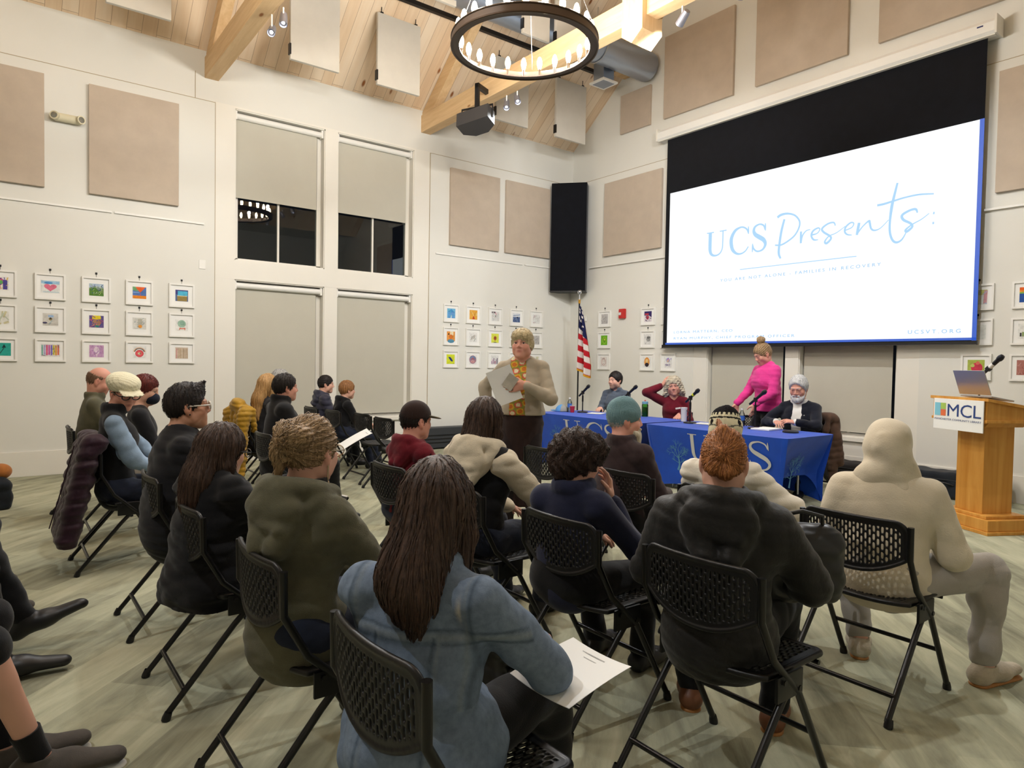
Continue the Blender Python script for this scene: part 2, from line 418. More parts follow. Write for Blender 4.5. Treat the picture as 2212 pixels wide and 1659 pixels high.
# ================================================================ shell
XR, YF, SL, ZE = 12.6, -14.0, .8, 5.62
RX_ = 4.7; RZ_ = ZE+SL*RX_
MB().box((-.4, YF-.3, -.12), (XR+.3, .4, 0)).build('floor', M['carpet'], kind='structure')
YO = [(-6.324, -5.023), (-4.825, -3.507)]; ZO = [(.55, 2.56), (2.83, 4.92)]; XO = [(3.234, 4.58), (4.777, 6.09)]
def holed(mb, a0, a1, z0, z1, opens, zo, box):
    a = a0
    for (p, q) in opens:
        box(a, p, z0, z1); zz = z0
        for (r, s_) in zo: box(p, q, zz, r); zz = s_
        box(p, q, zz, z1); a = q
    box(a, a1, z0, z1)
m = MB(); holed(m, YF, .4, 0, ZE+.35, YO, ZO, lambda a, b, c, d: m.box((-.33, a, c), (-.025, b, d))); m.build('wall_left', M['wall'], kind='structure')
m = MB(); holed(m, -.33, XR, 0, ZE, XO, ZO, lambda a, b, c, d: m.box((a, .025, c), (b, .33, d)))
m.put([(-.33,.025,ZE),(9.4+.3,.025,ZE),(9.4,.025,ZE),(RX_,.025,RZ_),(0,.025,ZE),(-.33,.33,ZE),(9.7,.33,ZE),(RX_,.33,RZ_)], [(4,2,3),(5,7,6)])
m.build('wall_back', M['wall'], kind='structure')
MB().box((XR, YF-.3, 0), (XR+.3, .4, ZE+.3)).build('wall_right', M['wall'], kind='structure')
m = MB().box((-.4, YF-.3, 0), (XR+.3, YF, ZE)); m.put([(-.4,YF,ZE),(9.7,YF,ZE),(RX_,YF,RZ_+.3)], [(0,1,2)]); m.build('wall_front', M['wall'], kind='structure')
# furring panels that step the walls out a finger below the high trim line
def trimobj(n, mb, mat='wall'): mb.build('trim_%d' % n, M[mat], kind='structure')
trimobj(1, MB().box((-.025, YF, 0), (0, -6.59, 4.93))); trimobj(2, MB().box((-.025, -3.21, 0), (0, .0, 4.93)))
trimobj(3, MB().box((0, 0, 0), (2.974, .025, 4.93))); trimobj(4, MB().box((6.347, 0, 0), (XR, .025, 4.93)))
trimobj(5, MB().box((2.974, .0, 2.9), (6.347, .025, 4.93)))
# window casings, transoms and sills
m = MB()
for y0, y1 in ((-6.59, -6.324), (-5.023, -4.825), (-3.507, -3.21)): m.box((-.025, y0, .3), (-.008, y1, 4.92))
m.box((-.025, -6.59, 2.56), (-.006, -3.21, 2.83)); m.box((-.025, -6.59, 4.92), (-.008, -3.21, 4.95)); m.box((-.03, -6.45, .5), (.03, -3.38, .55)); m.box((-.025, -6.59, .3), (-.01, -3.21, .5))
trimobj(6, m, 'trim')
m = MB()
for x0, x1 in ((2.974, 3.234), (4.58, 4.777), (6.09, 6.347)): m.box((x0, .006, .3), (x1, .025, 2.9))
m.box((2.974, .004, 2.56), (6.347, .025, 2.83)); m.box((3.1, -.03, .5), (6.22, .03, .55)); m.box((2.974, .008, .3), (6.347, .025, .5))
trimobj(7, m, 'trim')
for nm, lo, hi in (('baseboard_left', (0, YF, 0), (.022, -6.59, .3)), ('baseboard_back', (0, -.022, 0), (2.974, 0, .3))):
    MB().box(lo, hi, .005).build(nm, M['trim'], kind='structure')
MB().box((-.025, -6.59, 0), (.0, -3.21, .3)).box((0, -3.21, 0), (.022, -.0, .3)).build('baseboard_left_far', M['trim'], kind='structure')
MB().box((2.974, -.0, 0), (6.347, .025, .3)).box((6.347, -.022, 0), (XR, 0, .3)).build('baseboard_back_right', M['trim'], kind='structure')
# boarded ceiling: each slope is its own mesh in its own slope-aligned frame so the boards run up the slope
ang = math.atan(SL); Ls = RX_/math.cos(ang)+.5
for nm, xo, sgn in (('ceiling_left_slope', 0, 1), ('ceiling_right_slope', 2*RX_, -1)):
    o = MB().box((-.45, YF-.3, 0), (Ls-.5, .4, .12)).build(nm, M['ceil'], kind='structure')
    if sgn > 0: o.matrix_world = T(0, 0, ZE) @ RY(-ang)
    else: o.matrix_world = T(xo, 0, ZE) @ Matrix.Scale(-1, 4, (1, 0, 0)) @ RY(-ang)
MB().box((9.4, YF-.3, ZE), (XR+.3, .4, ZE+.1)).build('ceiling_flat', M['wall'], kind='structure')

# windows: frame, meeting stile, panes
def window(n, along, a0, a1, z0, z1):
    r = bpy.data.objects.new('window_%d' % n, None); link(r); r['kind'] = 'structure'
    def bx(mb, p, q, d0, d1, r0, r1):
        if along == 'y': mb.box((-d1, p, r0), (-d0, q, r1))
        else: mb.box((p, d0, r0), (q, d1, r1))
    f = MB(); w = .075
    for p, q, s_, t in ((a0, a0+w, z0, z1), (a1-w, a1, z0, z1), (a0, a1, z0, z0+w*.6), (a0, a1, z1-w, z1)): bx(f, p, q, .15, .21, s_, t)
    for p, q, s_, t in ((a0-.002, a0+.014, z0, z1), (a1-.014, a1+.002, z0, z1), (a0, a1, z1-.014, z1+.002), (a0, a1, z0-.002, z0+.014)): bx(f, p, q, .02, .3, s_, t)
    f.build('window_frame', M['trim'], r)
    f = MB(); c = (a0+a1)/2; bx(f, c-.014, c+.014, .155, .2, z0+.03, z1-.03); f.build('muntin', M['trim'], r)
    f = MB(); bx(f, a0+w, a1-w, .175, .182, z0+.03, z1-w); f.build('pane', M['glass'], r)
k = 1
for (z0, z1) in ZO[::-1]:
    for (p, q) in YO: window(k, 'y', p, q, z0, z1); k += 1
for (p, q) in XO: window(k, 'x', p, q, *ZO[0]); k += 1
def shade(along, a0, a1, ztop, zbot, label):
    def P(a, d, z): return (-d, a, z) if along == 'y' else (a, d, z)
    r = thing('roller_shade', label, 'window shade', P((a0+a1)/2, .08, zbot), 0, 'grey roller shades in the windows'); ox = Vector(r.location)
    def L(p): return tuple(Vector(p)-ox)
    def bx(mb, p, q, d0, d1, s_, t):
        A = L(P(p, d1 if along == 'y' else d0, s_)); B = L(P(q, d0 if along == 'y' else d1, t)); mb.box(A, B)
    m = MB(); m.tube([L(P(a0+.03, .085, ztop-.075)), L(P(a1-.05, .085, ztop-.075))], .042, 14); m.build('roller_tube', M['white'], r)
    for p_, q_ in ((a0+.015, a0+.035), (a1-.05, a1-.02)): m = MB(); bx(m, p_, q_, .04, .13, ztop-.13, ztop-.015); m.build('bracket', M['white'], r)
    m = MB(); bx(m, a0+.03, a1-.095, .108, .112, zbot, ztop-.08); m.build('shade_cloth', M['shade'], r)
    m = MB(); bx(m, a0+.03, a1-.095, .104, .116, zbot-.012, zbot+.008); m.build('hem_bar', M['shade'], r)
shade('y', *YO[0], 4.92, 3.73, 'grey roller shade half lowered in the upper window with the chandelier reflection')
shade('y', *YO[1], 4.92, 3.745, 'grey roller shade half lowered in the upper window nearer the corner')
shade('y', *YO[0], 2.56, .62, 'grey roller shade fully lowered in the lower left wall window behind the long-haired blonde')
shade('y', *YO[1], 2.56, .62, 'grey roller shade fully lowered in the lower left wall window behind the empty chairs')
shade('x', *XO[0], 2.56, .62, 'grey roller shade under the screen behind the woman in pink')
shade('x', *XO[1], 2.56, .62, 'grey roller shade under the screen beside the white haired man')

# roof trusses
def truss(n, y0, y1):
    r = bpy.data.objects.new('roof_truss_%d' % n, None); link(r); r['kind'] = 'structure'
    MB().box((-.05, y0, 5.24), (9.45, y1, 5.52), .008).build('tie_beam', M['beam'], r)
    for s_ in (1, -1):
        x = lambda q: q if s_ > 0 else 9.4-q
        P = [(x(-.03), ZE-.34), (x(RX_+.1), RZ_-.26), (x(RX_+.1), RZ_+.02), (x(-.03), ZE-.05)]
        m = MB(); V = [(p, y0+.02, z) for p, z in P]+[(p, y1-.02, z) for p, z in P]
        m.put(V, [(0, 1, 2, 3), (7, 6, 5, 4), (0, 4, 5, 1), (1, 5, 6, 2), (2, 6, 7, 3), (3, 7, 4, 0)]); m.build('rafter', M['beam'], r)
        P = [(x(2.2), 5.5), (x(2.5), 5.5), (x(3.4), 8.2), (x(3.12), 8.1)]
    w = .15; yb = y0-.07; yf = y1+.07
    m = MB(); V = []
    for y in (yb, yf):
        V += [(4.7-w, y, 5.08), (4.7, y, 4.97), (4.7+w, y, 5.08), (4.7+w, y, 9.2), (4.7-w, y, 9.2)]
    m.put(V, [(0, 1, 2, 3, 4), (9, 8, 7, 6, 5), (0, 5, 6, 1), (1, 6, 7, 2), (2, 7, 8, 3), (3, 8, 9, 4), (4, 9, 5, 0)]); m.build('king_post', M['beamz'], r)
for n, y in enumerate((-3.38, -6.72, -10.06)): truss(n+1, y, y+.18)
MB().box((1.3, -.35, 6.58), (1.5, .02, 6.72), .008).build('trim_8', M['beam'], kind='structure')

# ================================================================ wall and ceiling panels
def panel(along, a0, a1, z0, z1, label, t=.05):
    if along == 'y': lo, hi = (0.001, a0, z0), (t, a1, z1)
    elif along == 'yr': lo, hi = (-.025, a0, z0), (t-.025, a1, z1)
    else: lo, hi = (a0, -t, z0), (a1, -.001, z1)
    if along == 'x' and z0 > 5: lo, hi = (a0, .025-t, z0), (a1, .024, z1)
    o = MB().box(lo, hi, .006).build('acoustic_panel', M['panel'])
    tag(o, label, 'wall panel', 'beige acoustic panels on the walls')
panel('y', -9.52, -8.51, 3.455, 4.79, 'beige fabric wall panel left of the twin emergency light')
panel('y', -8.06, -7.05, 3.455, 4.79, 'beige fabric wall panel between the emergency light and the windows')
panel('y', -2.83, -1.795, 3.455, 4.76, 'beige fabric wall panel right beside the tall windows')
panel('y', -1.65, -.605, 3.455, 4.76, 'beige fabric wall panel on the left wall next to the corner column')
panel('x', .92, 2.272, 3.455, 4.79, 'beige fabric wall panel between the dark corner column and the screen')
panel('x', 1.255, 1.952, 5.605, 6.29, 'small square beige wall panel high up beside the ceiling slope')
panel('x', 2.25, 3.6, 5.61, 6.97, 'beige wall panel above the left end of the screen case')
panel('x', 3.98, 5.345, 5.61, 6.97, 'beige wall panel above the middle of the screen case')
panel('x', 5.742, 7.11, 5.61, 6.97, 'beige wall panel above the right end of the screen case')
panel('x', 7.085, 8.1, 3.46, 4.81, 'beige fabric wall panel right of the projection screen')
BAF = [(1.03, -7.99, -7.33, 5.39, 'cream ceiling baffle cut by the top edge left of the first truss'), (1.03, -5.93, -5.26, 5.35, 'cream ceiling baffle next to the first truss and its two spotlights'),
       (1.03, -4.7, -4.02, 5.35, 'cream ceiling baffle left of the chandelier'), (1.03, -2.64, -1.98, 5.34, 'cream ceiling baffle behind the hanging loudspeaker'),
       (1.03, -1.37, -.68, 5.34, 'cream ceiling baffle nearest the screen wall'), (2.35, -3.14, -2.66, 6.05, 'cream ceiling baffle seen through the chandelier ring'),
       (2.35, -2.54, -2.06, 6.05, 'cream ceiling baffle beside the round duct behind the king post'), (2.0, -5.93, -5.26, 6.25, 'cream ceiling baffle high above the spotlights'), (2.0, -4.7, -4.02, 6.25, 'cream ceiling baffle high above the chandelier rim')]
for x, y0, y1, z0, lab in BAF:
    r = thing('ceiling_baffle', lab, 'acoustic panel', (x, (y0+y1)/2, z0), 0, 'cream baffles hanging under the ceiling boards')
    w = (y1-y0)/2; MB().box((-.025, -w, 0), (.025, w, 1.0), .006).build('panel', M['baffle'], r)
    for s_ in (-1, 1):
        m = MB(); zc = ZE+SL*x-z0; m.tube([(0, s_*w*.8, 1.0), (0, s_*w*.8, zc)], .006, 6); m.box((-.02, s_*w*.8-.02, .99), (.02, s_*w*.8+.02, 1.02)); m.build('hanger', M['black'], r)
    MB().box((-.03, -w-.012, .06), (.03, -w+.01, .2)).build('edge_clip', M['black'], r)

m = MB()
m.box((0, YF, 4.93), (.004, -6.59, 4.937)).box((-.025, -6.592, 0), (.003, -6.585, 4.937)).box((0, -3.21, 4.93), (.004, 0, 4.937)).box((-.025, -3.213, 0), (.003, -3.206, 4.937)).box((0, -.004, 4.93), (2.974, 0, 4.937)).box((6.347, -.004, 4.93), (XR, 0, 4.937))
m.box((-.025, -6.84, 4.937), (-.018, -6.834, 5.3))
m.build('trim_9', M['reveal'], kind='structure')
# picture rails
for i, (p, q) in enumerate([((.02, -9.7, 3.268), (.02, -7.815, 3.268)), ((.02, -7.785, 3.268), (.02, -6.73, 3.268)), ((.02, -3.09, 3.285), (.02, -1.23, 3.285)), ((.02, -1.17, 3.285), (.02, -.52, 3.285)), ((.55, -.02, 3.285), (2.4, -.02, 3.285)), ((6.98, -.02, 3.285), (9, -.02, 3.285))]):
    lab = ['long white gallery rail over the pictures on the left wall', 'short white gallery rail between the long rail and the windows', 'long white gallery rail under the two beige panels beside the windows', 'short white gallery rail next to the dark corner column', 'white gallery rail between the corner column and the screen', 'white gallery rail right of the screen'][i]
    tag(MB().box(tuple(min(a, b)-(.018 if j == (0 if i < 4 else 1) else .012 if j == 2 else 0) for j, (a, b) in enumerate(zip(p, q))), tuple(max(a, b)+(.0 if j == 0 and i < 4 else .012 if j == 2 else 0) for j, (a, b) in enumerate(zip(p, q))), .003).build('picture_rail', M['white']), lab, 'picture rail', 'gallery rails on the walls')

# ================================================================ framed pictures
M['art'] = vcol('artwork_ink', .75, .2, 0, mul=26)
M['mat'] = painted('picture_mat', C(243, 242, 238), .8, .005)
def c3(s): return C(int(s[0:2], 16), int(s[2:4], 16), int(s[4:6], 16))
def disc(cx, cy, r, n=20, ry=None, a0=0, a1=2*PI): return [(cx+r*math.cos(a0+(a1-a0)*i/n), cy+(ry or r)*math.sin(a0+(a1-a0)*i/n)) for i in range(n if abs(a1-a0-2*PI) < 1e-6 else n+1)]
def rect(x0, y0, x1, y1): return [(x0, y0), (x1, y0), (x1, y1), (x0, y1)]
def bar(x0, y0, x1, y1, w):
    dx, dy = x1-x0, y1-y0; L = math.hypot(dx, dy); nx, ny = -dy/L*w/2, dx/L*w/2
    return [(x0+nx, y0+ny), (x0-nx, y0-ny), (x1-nx, y1-ny), (x1+nx, y1+ny)]
def ringseg(cx, cy, r0, r1, a0, a1, n=14): return [(cx+r0*math.cos(a0+(a1-a0)*i/n), cy+r0*math.sin(a0+(a1-a0)*i/n)) for i in range(n+1)]+[(cx+r1*math.cos(a1-(a1-a0)*i/n), cy+r1*math.sin(a1-(a1-a0)*i/n)) for i in range(n+1)]
heart = [(.0+.42*math.sin(t)**3, -.02+.026*(13*math.cos(t)-5*math.cos(2*t)-2*math.cos(3*t)-math.cos(4*t))) for t in [2*PI*i/28 for i in range(28)]]
def scat(seed, n, cols, s=.12, box=(-.46, -.46, .46, .46)):
    r = random.Random(seed); o = []
    for _ in range(n):
        x, y = r.uniform(box[0], box[2]), r.uniform(box[1], box[3]); a = r.uniform(0, PI); L = r.uniform(.4, 1.2)*s
        x0, y0, x1, y1 = [max(-.49, min(.49, q)) for q in (x-L*math.cos(a), y-L*math.sin(a), x+L*math.cos(a), y+L*math.sin(a))]
        if math.hypot(x1-x0, y1-y0) > .02: o.append((bar(x0, y0, x1, y1, r.uniform(.25, .5)*s), r.choice(cols)))
    return o
ART = {
 'masks': [(rect(-.5,-.5,.5,.5),'f0ece4'),(disc(-.1,.15,.3),'d8579a'),(disc(-.05,.1,.2),'6bb96a'),(rect(-.4,-.45,0,-.05),'e05545'),(rect(.15,-.45,.42,.3),'5a4fa0')]+scat(1,9,['e6b93c','5a4fa0']),
 'heart': [(rect(-.5,-.5,.5,.5),'eef0ec'),(rect(-.48,.22,.48,.46),'a9cfe8'),(disc(-.1,.3,.22,20,.1),'5b9bd5'),([(x*.8,y*.8-.03) for x,y in heart],'ee7f9a'),(rect(-.4,-.46,.45,-.38),'cfe0e6')],
 'green': [(rect(-.5,-.5,.5,.5),'7f9a5e'),(rect(-.5,.15,.5,.5),'b9cbe0'),(disc(-.05,.12,.3,16,.18),'8fa39a'),([(-.5,.02),(-.1,.2),(.5,-.35),(.5,-.5),(-.5,-.5)],'5f8a3f')]+scat(2,26,['a9c67a','3f6b3a','dfe8d8','4a6a90'],.1),
 'hour': [(rect(-.5,-.5,.5,.5),'5c7fc0'),([(-.35,.5),(.45,.5),(.06,.02)],'ef6a35'),([(-.5,.5),(-.3,.5),(-.05,.1),(-.5,.2)],'7bb07a'),([(.06,.0),(.02,-.2),(.1,-.2)],'c95a6a'),(rect(-.5,-.5,.5,-.24),'f2902f'),(rect(-.5,-.02,.0,.06),'8fb0e0')],
 'brick': [(rect(-.5,-.5,.5,.5),'5d6f9c'),(rect(-.5,.1,.5,.5),'4c4b8a'),(rect(-.32,-.02,.46,.4),'5cc3e6'),(rect(-.36,-.48,.42,-.02),'a08a50'),(rect(-.36,-.06,.42,.0),'e6dcb8')],
 'sketch': [(rect(-.5,-.5,.5,.5),'f1efe6')]+scat(3,8,['cfd6c0','d9d2a8'],.3),
 'pond': [(rect(-.5,-.5,.5,.5),'dcd8d0'),(rect(-.15,.18,.2,.36),'a5c4e8'),(disc(0,.05,.12),'9a8a5a'),(disc(0,.1,.06),'2a2a3a'),(disc(-.36,-.26,.16,12,.07),'4a4668'),(bar(-.1,-.42,.1,-.05,.1),'b9c4c4'),(bar(-.5,-.34,.5,-.36,.03),'9a948a')],
 'yellow': [(rect(-.5,-.5,.5,.5),'6f5f9a'),(rect(-.3,.2,.3,.5),'f2d935'),(disc(0,-.1,.3),'b98a6a')]+scat(4,26,['8a5a9a','e8a060','4a5aa0','d86a7a','e6d8b0'],.13)+[(rect(-.1,-.46,.15,-.3),'3a8a8a')],
 'kettle': [(rect(-.5,-.5,.5,.5),'e4e2da')]+scat(5,12,['b4bcba','cfd3d0'],.16)+[(rect(-.12,-.25,.2,.4),'c0beb0'),(disc(.05,-.25,.14),'f0a24a')],
 'tree': [(rect(-.5,-.5,.5,.5),'f4f3ee'),(disc(0,.14,.33),'a9c9b4'),(disc(.05,.2,.2),'93b8a4'),(bar(-.2,-.3,.3,-.28,.12),'e89a86'),(bar(-.2,-.42,-.1,-.2,.07),'d98a78'),(bar(.25,-.42,.2,-.2,.07),'d98a78')],
 'arrow': [(rect(-.5,-.5,.5,.5),'35b0a0'),(bar(-.05,-.35,.15,.1,.04),'2a4a4a'),([(.05,.1),(.26,.14),(.16,.4)],'264044')],
 'stripes': [(rect(-.5,-.5,.5,.5),'ece8e6')]+[(rect(-.48+.12*i,-.4+.03*(i%2),-.39+.12*i,.42),c) for i,c in enumerate(['8fc0b4','b4b0d8','e0608a','d060b0','8a7ac8','d8c84a','f0a83a','e87a5a'])]+scat(6,8,['6a6a78'],.09),
 'pink': [(rect(-.5,-.5,.5,.5),'d3a6d0'),(disc(0,.05,.2,14,.34),'f0dcea'),(bar(.02,-.45,.02,.0,.08),'f0dcea')]+scat(7,24,['b98ac8','e4c4e0','c894c0'],.12),
 'bowl': [(rect(-.5,-.5,.5,.5),'f5f4ef'),(ringseg(0,-.05,.46,.4,.2,PI-.2),'e8b48a'),(ringseg(0,-.05,.39,.33,.2,PI-.2),'4a4a4a'),(disc(0,-.12,.31),'e34a55'),(disc(0,-.12,.24),'ee6a70'),(disc(-.02,-.12,.1),'e8d8b0'),(disc(.05,-.1,.05),'5aa05a')],
 'woods': [(rect(-.5,-.5,.5,.5),'dbc8b4')]+[(bar(-.4+.14*i,-.48,-.38+.13*i,.4,.05),c) for i,c in enumerate(['d98a90','c8a888','b4986a','cdb898','a89068','c8b090','b49a78'])],
 'blue': [(rect(-.5,-.5,.5,.5),'7fc0e8'),([(-.45,.1),(0,.45),(.45,.1)],'4f9ad8'),(rect(-.4,-.5,.4,.1),'6aa8e0'),(bar(-.02,-.5,.02,-.2,.12),'e8f0f6')]+scat(8,10,['5fd0c0','8ab0f0'],.1),
 'campfire': [(rect(-.5,-.5,.5,.5),'f2b34a'),(bar(-.3,.4,.05,-.1,.05),'f6dc9a'),(bar(.35,.4,.1,-.1,.05),'d8903a'),([(-.15,-.45),(.2,-.45),(.03,-.1)],'c8402f'),(rect(.28,-.1,.5,.2),'f6cf7a')],
 'figure': [(rect(-.5,-.5,.5,.5),'e6e6e4'),(rect(-.5,.34,0,.5),'5a4a55'),(bar(0,.4,.12,.15,.07),'e87a9a'),(bar(.0,-.12,.02,.12,.07),'2e2e2e')]+scat(9,10,['c8ccc8','d8c8b8'],.13),
 'waves': [(rect(-.5,-.5,.5,.5),'5a6f9a'),(rect(-.5,.1,.5,.5),'e8ecf2'),(bar(-.5,.2,.5,.36,.06),'5a7aa8'),(bar(-.5,.05,.5,.1,.06),'8aa0c4'),(disc(.12,.02,.09),'22263a')]+scat(10,14,['44507a','a0b0cc'],.12,(-.46,-.46,.46,-.05)),
 'castle': [(rect(-.5,-.5,.5,.5),'efefec')]+scat(11,14,['cfc8c4','c8a0a8','d8d4d0'],.13),
 'fox': [(rect(-.5,-.5,.5,.5),'f0a24f'),(rect(-.1,.1,.3,.5),'f7e6c0'),(disc(0,-.05,.24),'e8833a'),(disc(-.28,.22,.08),'1e1e1e'),(disc(0,-.5,.42,16,.2),'5f9ab8')],
 'script': [(rect(-.5,-.5,.5,.5),'f1f0ec')]+[(bar(-.3+.14*i,-.3+.05*i,-.18+.14*i,.1+.06*i,.05),c) for i,c in enumerate(['5a5a50','8a7a5a','6a6a60','a08a6a'])]+[(bar(.1,-.45,.3,-.1,.05),'7a8a7a')],
 'turkey': [(rect(-.5,-.5,.5,.5),'e6ea5a'),(disc(0,0,.2,14,.24),'b4603a'),(bar(0,-.4,0,-.15,.06),'9a7a3a'),(rect(-.2,-.5,.2,-.42),'6a6a4a'),(disc(0,.02,.1),'8a4a2a')],
 'bird': [(rect(-.5,-.5,.5,.5),'dfe83c'),([(-.3,.2),(-.05,.24),(.12,.05),(.28,-.14),(.2,-.28),(-.02,-.15),(-.16,.04)],'2b3a8a'),(bar(.3,-.47,.46,-.45,.03),'6a7a3a')],
 'globe': [(rect(-.5,-.5,.5,.5),'f3f2ee'),(disc(0,0,.45,24),'b08a9a'),(disc(0,.16,.36,20,.22),'7f94b8'),([(-.3,.0),(0,.25),(.3,0)],'c0707a'),(disc(0,-.2,.25,16,.16),'d8a0a0')],
 'town': [(rect(-.5,-.5,.5,.5),'ecebe9')]+[(rect(-.46+.15*i,-.42,-.36+.15*i,-.1+.16*(i%3)),c) for i,c in enumerate(['a88aa8','c8a0b4','8a6a8a','b45a7a','9a8aa0','6a5a70'])],
 'grey': [(rect(-.5,-.5,.5,.5),'c9c6c4')]+scat(12,24,['b0acaa','d8d6d4','9a9a98'],.12),
 'lime': [(rect(-.5,-.5,.5,.5),'74b82a'),(disc(.05,0,.32,18,.38),'9ad03a'),(disc(.05,0,.22,18,.28),'6aa82a'),(disc(.08,.08,.12,12,.1),'d8e04a')],
 'face': [(rect(-.5,-.5,.5,.5),'efe8e2'),(ringseg(0,-.05,.34,.28,0,2*PI-.01,24),'d0a8a0'),(bar(-.14,.05,-.06,.06,.04),'9a7a78'),(bar(.06,.06,.14,.05,.04),'9a7a78'),(bar(-.1,-.2,.1,-.2,.03),'c09a98'),(disc(0,.3,.22,12,.1),'c8b4ae')],
 'night': [(rect(-.5,-.5,.5,.5),'3a2f6a'),([(-.5,.1),(.1,.1),(.5,-.1),(.5,-.5),(-.5,-.5)],'e8dfe6'),(disc(-.05,-.1,.2),'c8485a'),(rect(-.4,.15,.1,.3),'d04a55')]+scat(13,14,['5a2a4a','f0e8ec','2a2550'],.12,(-.46,-.46,.46,.05)),
 'owl': [(rect(-.5,-.5,.5,.5),'eeedea'),(disc(.12,.05,.28),'a8a8a6'),(disc(.05,.14,.09),'5a5a58'),(disc(.24,.16,.08),'6a6a68')]+scat(14,12,['7a7a78','c8c8c6'],.1),
 'sunset': [(rect(-.5,-.5,.5,.5),'f4f3ef'),(disc(0,0,.36,20,.46),'f0a04a'),(disc(0,.1,.2),'f6d090'),(disc(0,-.26,.27,16,.2),'3a3038')],
 'peace': [(rect(-.5,-.5,.5,.5),'f4f3f0'),(disc(0,.2,.22),'a8a0e0'),(disc(-.02,.12,.12),'e8c8a0'),(disc(.05,.26,.07),'f0a0a8'),(disc(.36,.32,.06),'8a7ac0')],
 'pale': [(rect(-.5,-.5,.5,.5),'e8ece8'),(rect(-.5,.15,.5,.5),'c8cc80'),(bar(.38,-.45,.42,.45,.2),'e0a8b0')]+scat(15,8,['b8c4dc'],.14),
 'rainbow': [(rect(-.5,-.5,.5,.5),'2f5aa8'),(rect(-.5,.3,.5,.5),'f06a2a'),(rect(-.5,.18,.5,.3),'f2a03a'),(rect(-.5,.08,.5,.18),'8ac05a'),(disc(.05,-.05,.3,16,.26),'1f3a6a'),(disc(.1,-.02,.18),'a8d84a')],
 'dancer': [(rect(-.5,-.5,.5,.5),'eef0ea'),(bar(-.4,.3,-.1,-.3,.07),'c88a7a'),(bar(-.1,.4,-.3,-.2,.04),'d8a898')],
 'hills': [(rect(-.5,-.5,.5,.5),'f1f1ec')]+[(rect(-.4+.12*i,-.35,-.3+.12*i,-.1+.05*(i%2)),c) for i,c in enumerate(['3a3a3a','8aa060','5a5a5a','a8b88a','4a4a48','8a9a6a'])],
 'apple': [(rect(-.5,-.5,.5,.5),'b4c25a'),(disc(.05,-.05,.34,18,.36),'d8445a'),(disc(.1,.28,.12),'e87a6a'),(disc(-.2,.1,.12),'cdd67a')],
 'brickred': [(rect(-.5,-.5,.5,.5),'b87a70')]+scat(16,20,['a8605a','d09a90','c08a80'],.12),
}
DESC = {'masks':'coloured masks','heart':'a pink heart under blue sky','green':'a green meadow','hour':'an orange and blue hourglass shape','brick':'a sandy wall under blue sky','sketch':'a very faint pencil sketch','pond':'a grey waterside scene','yellow':'a busy purple and yellow face','kettle':'a grey sketch with an orange spot','tree':'a pale green round tree','arrow':'a dark bird on teal','stripes':'rainbow upright stripes','pink':'a white tree on pink and violet','bowl':'a red bowl under an arc','woods':'pale tan and pink trunks','blue':'a light blue house','campfire':'an orange campfire','figure':'a small dark figure and pink ribbon','waves':'dark blue waves','castle':'faint pink scribbles','fox':'an orange animal over blue','script':'dark slanted strokes','turkey':'a brown turkey on yellow','bird':'a dark blue bird on lime yellow','globe':'a round pink and blue globe','town':'small purple houses','grey':'plain grey texture','lime':'a bright lime green square','face':'a faint line face','night':'a dark purple and red scene','owl':'a grey owl drawing','sunset':'an orange oval sunset','peace':'the word PEACE below an ornament','pale':'pale yellow and pink bands','rainbow':'a rainbow over blue','dancer':'thin brown strokes','hills':'black and green letters','apple':'a red shape on yellow green','brickred':'brick red texture'}
def picture(wall, a, z, key, where, w=.31, h=.31, aw=.165, ah=.14, hook=True):
    """frame, mat, art and hook; a = position along the wall, z = bottom"""
    r = thing('framed_picture', 'framed picture of %s, %s' % (DESC[key], where), 'picture', (0, a, z) if wall == 'A' else (a, 0, z), PI/2 if wall == 'A' else 0, 'framed children\'s pictures on the walls')
    f = MB(); b = .022; d = .028   # local: x along the wall, -y towards the room
    for lo, hi in (((-w/2, -d, 0), (-w/2+b, 0, h)), ((w/2-b, -d, 0), (w/2, 0, h)), ((-w/2+b, -d, 0), (w/2-b, 0, b)), ((-w/2+b, -d, h-b), (w/2-b, 0, h))): f.box(lo, hi)
    f.build('frame', M['white'], r)
    m = MB(); m.box((-w/2+b, -.012, b), (w/2-b, -.002, h-b)); m.build('mat_board', M['mat'], r)
    m = MB(); y = -.0126
    for i, (poly, c) in enumerate(ART[key]):
        col = c3(c) if isinstance(c, str) else c
        P = [(px*aw, y-.00022*i, h/2+py*ah) for px, py in poly]; m.put(P, [tuple(range(len(P)))], None, col)
    if key == 'peace': lettering(m, 'PEACE', .1, .035, lambda u, v: (u-.05, y-.004, h/2-.062+v)); m.c = [c or C(100, 60, 150) for c in m.c]
    m.build('artwork', M['art'], r)
    if hook:
        m = MB().box((-.011, -.01, h+.035), (.011, 0, h+.06), .003); m.tube([(0, -.004, h-.01), (0, -.004, h+.04)], .002, 5); m.build('hook', M['black'], r)
LX = [-8.935, -8.455, -7.98, -7.505, -7.005]; ZR = [2.12, 1.725, 1.375]
for row, keys in enumerate([['masks', 'heart', 'green', 'hour', 'brick'], ['sketch', 'pond', 'yellow', 'kettle', 'tree'], ['arrow', 'stripes', 'pink', 'bowl', 'woods']]):
    for y, k in zip(LX, keys): picture('A', y, ZR[row], k, ['top', 'middle', 'bottom'][row]+' row left of the windows', .31, .315 if row < 2 else .275, .155 if k not in ('arrow', 'heart', 'stripes') else .19, .15, row < 2)
MX = [-2.765, -2.305, -1.827, -1.347, -.872]; ZM = [2.138, 1.744, 1.357]
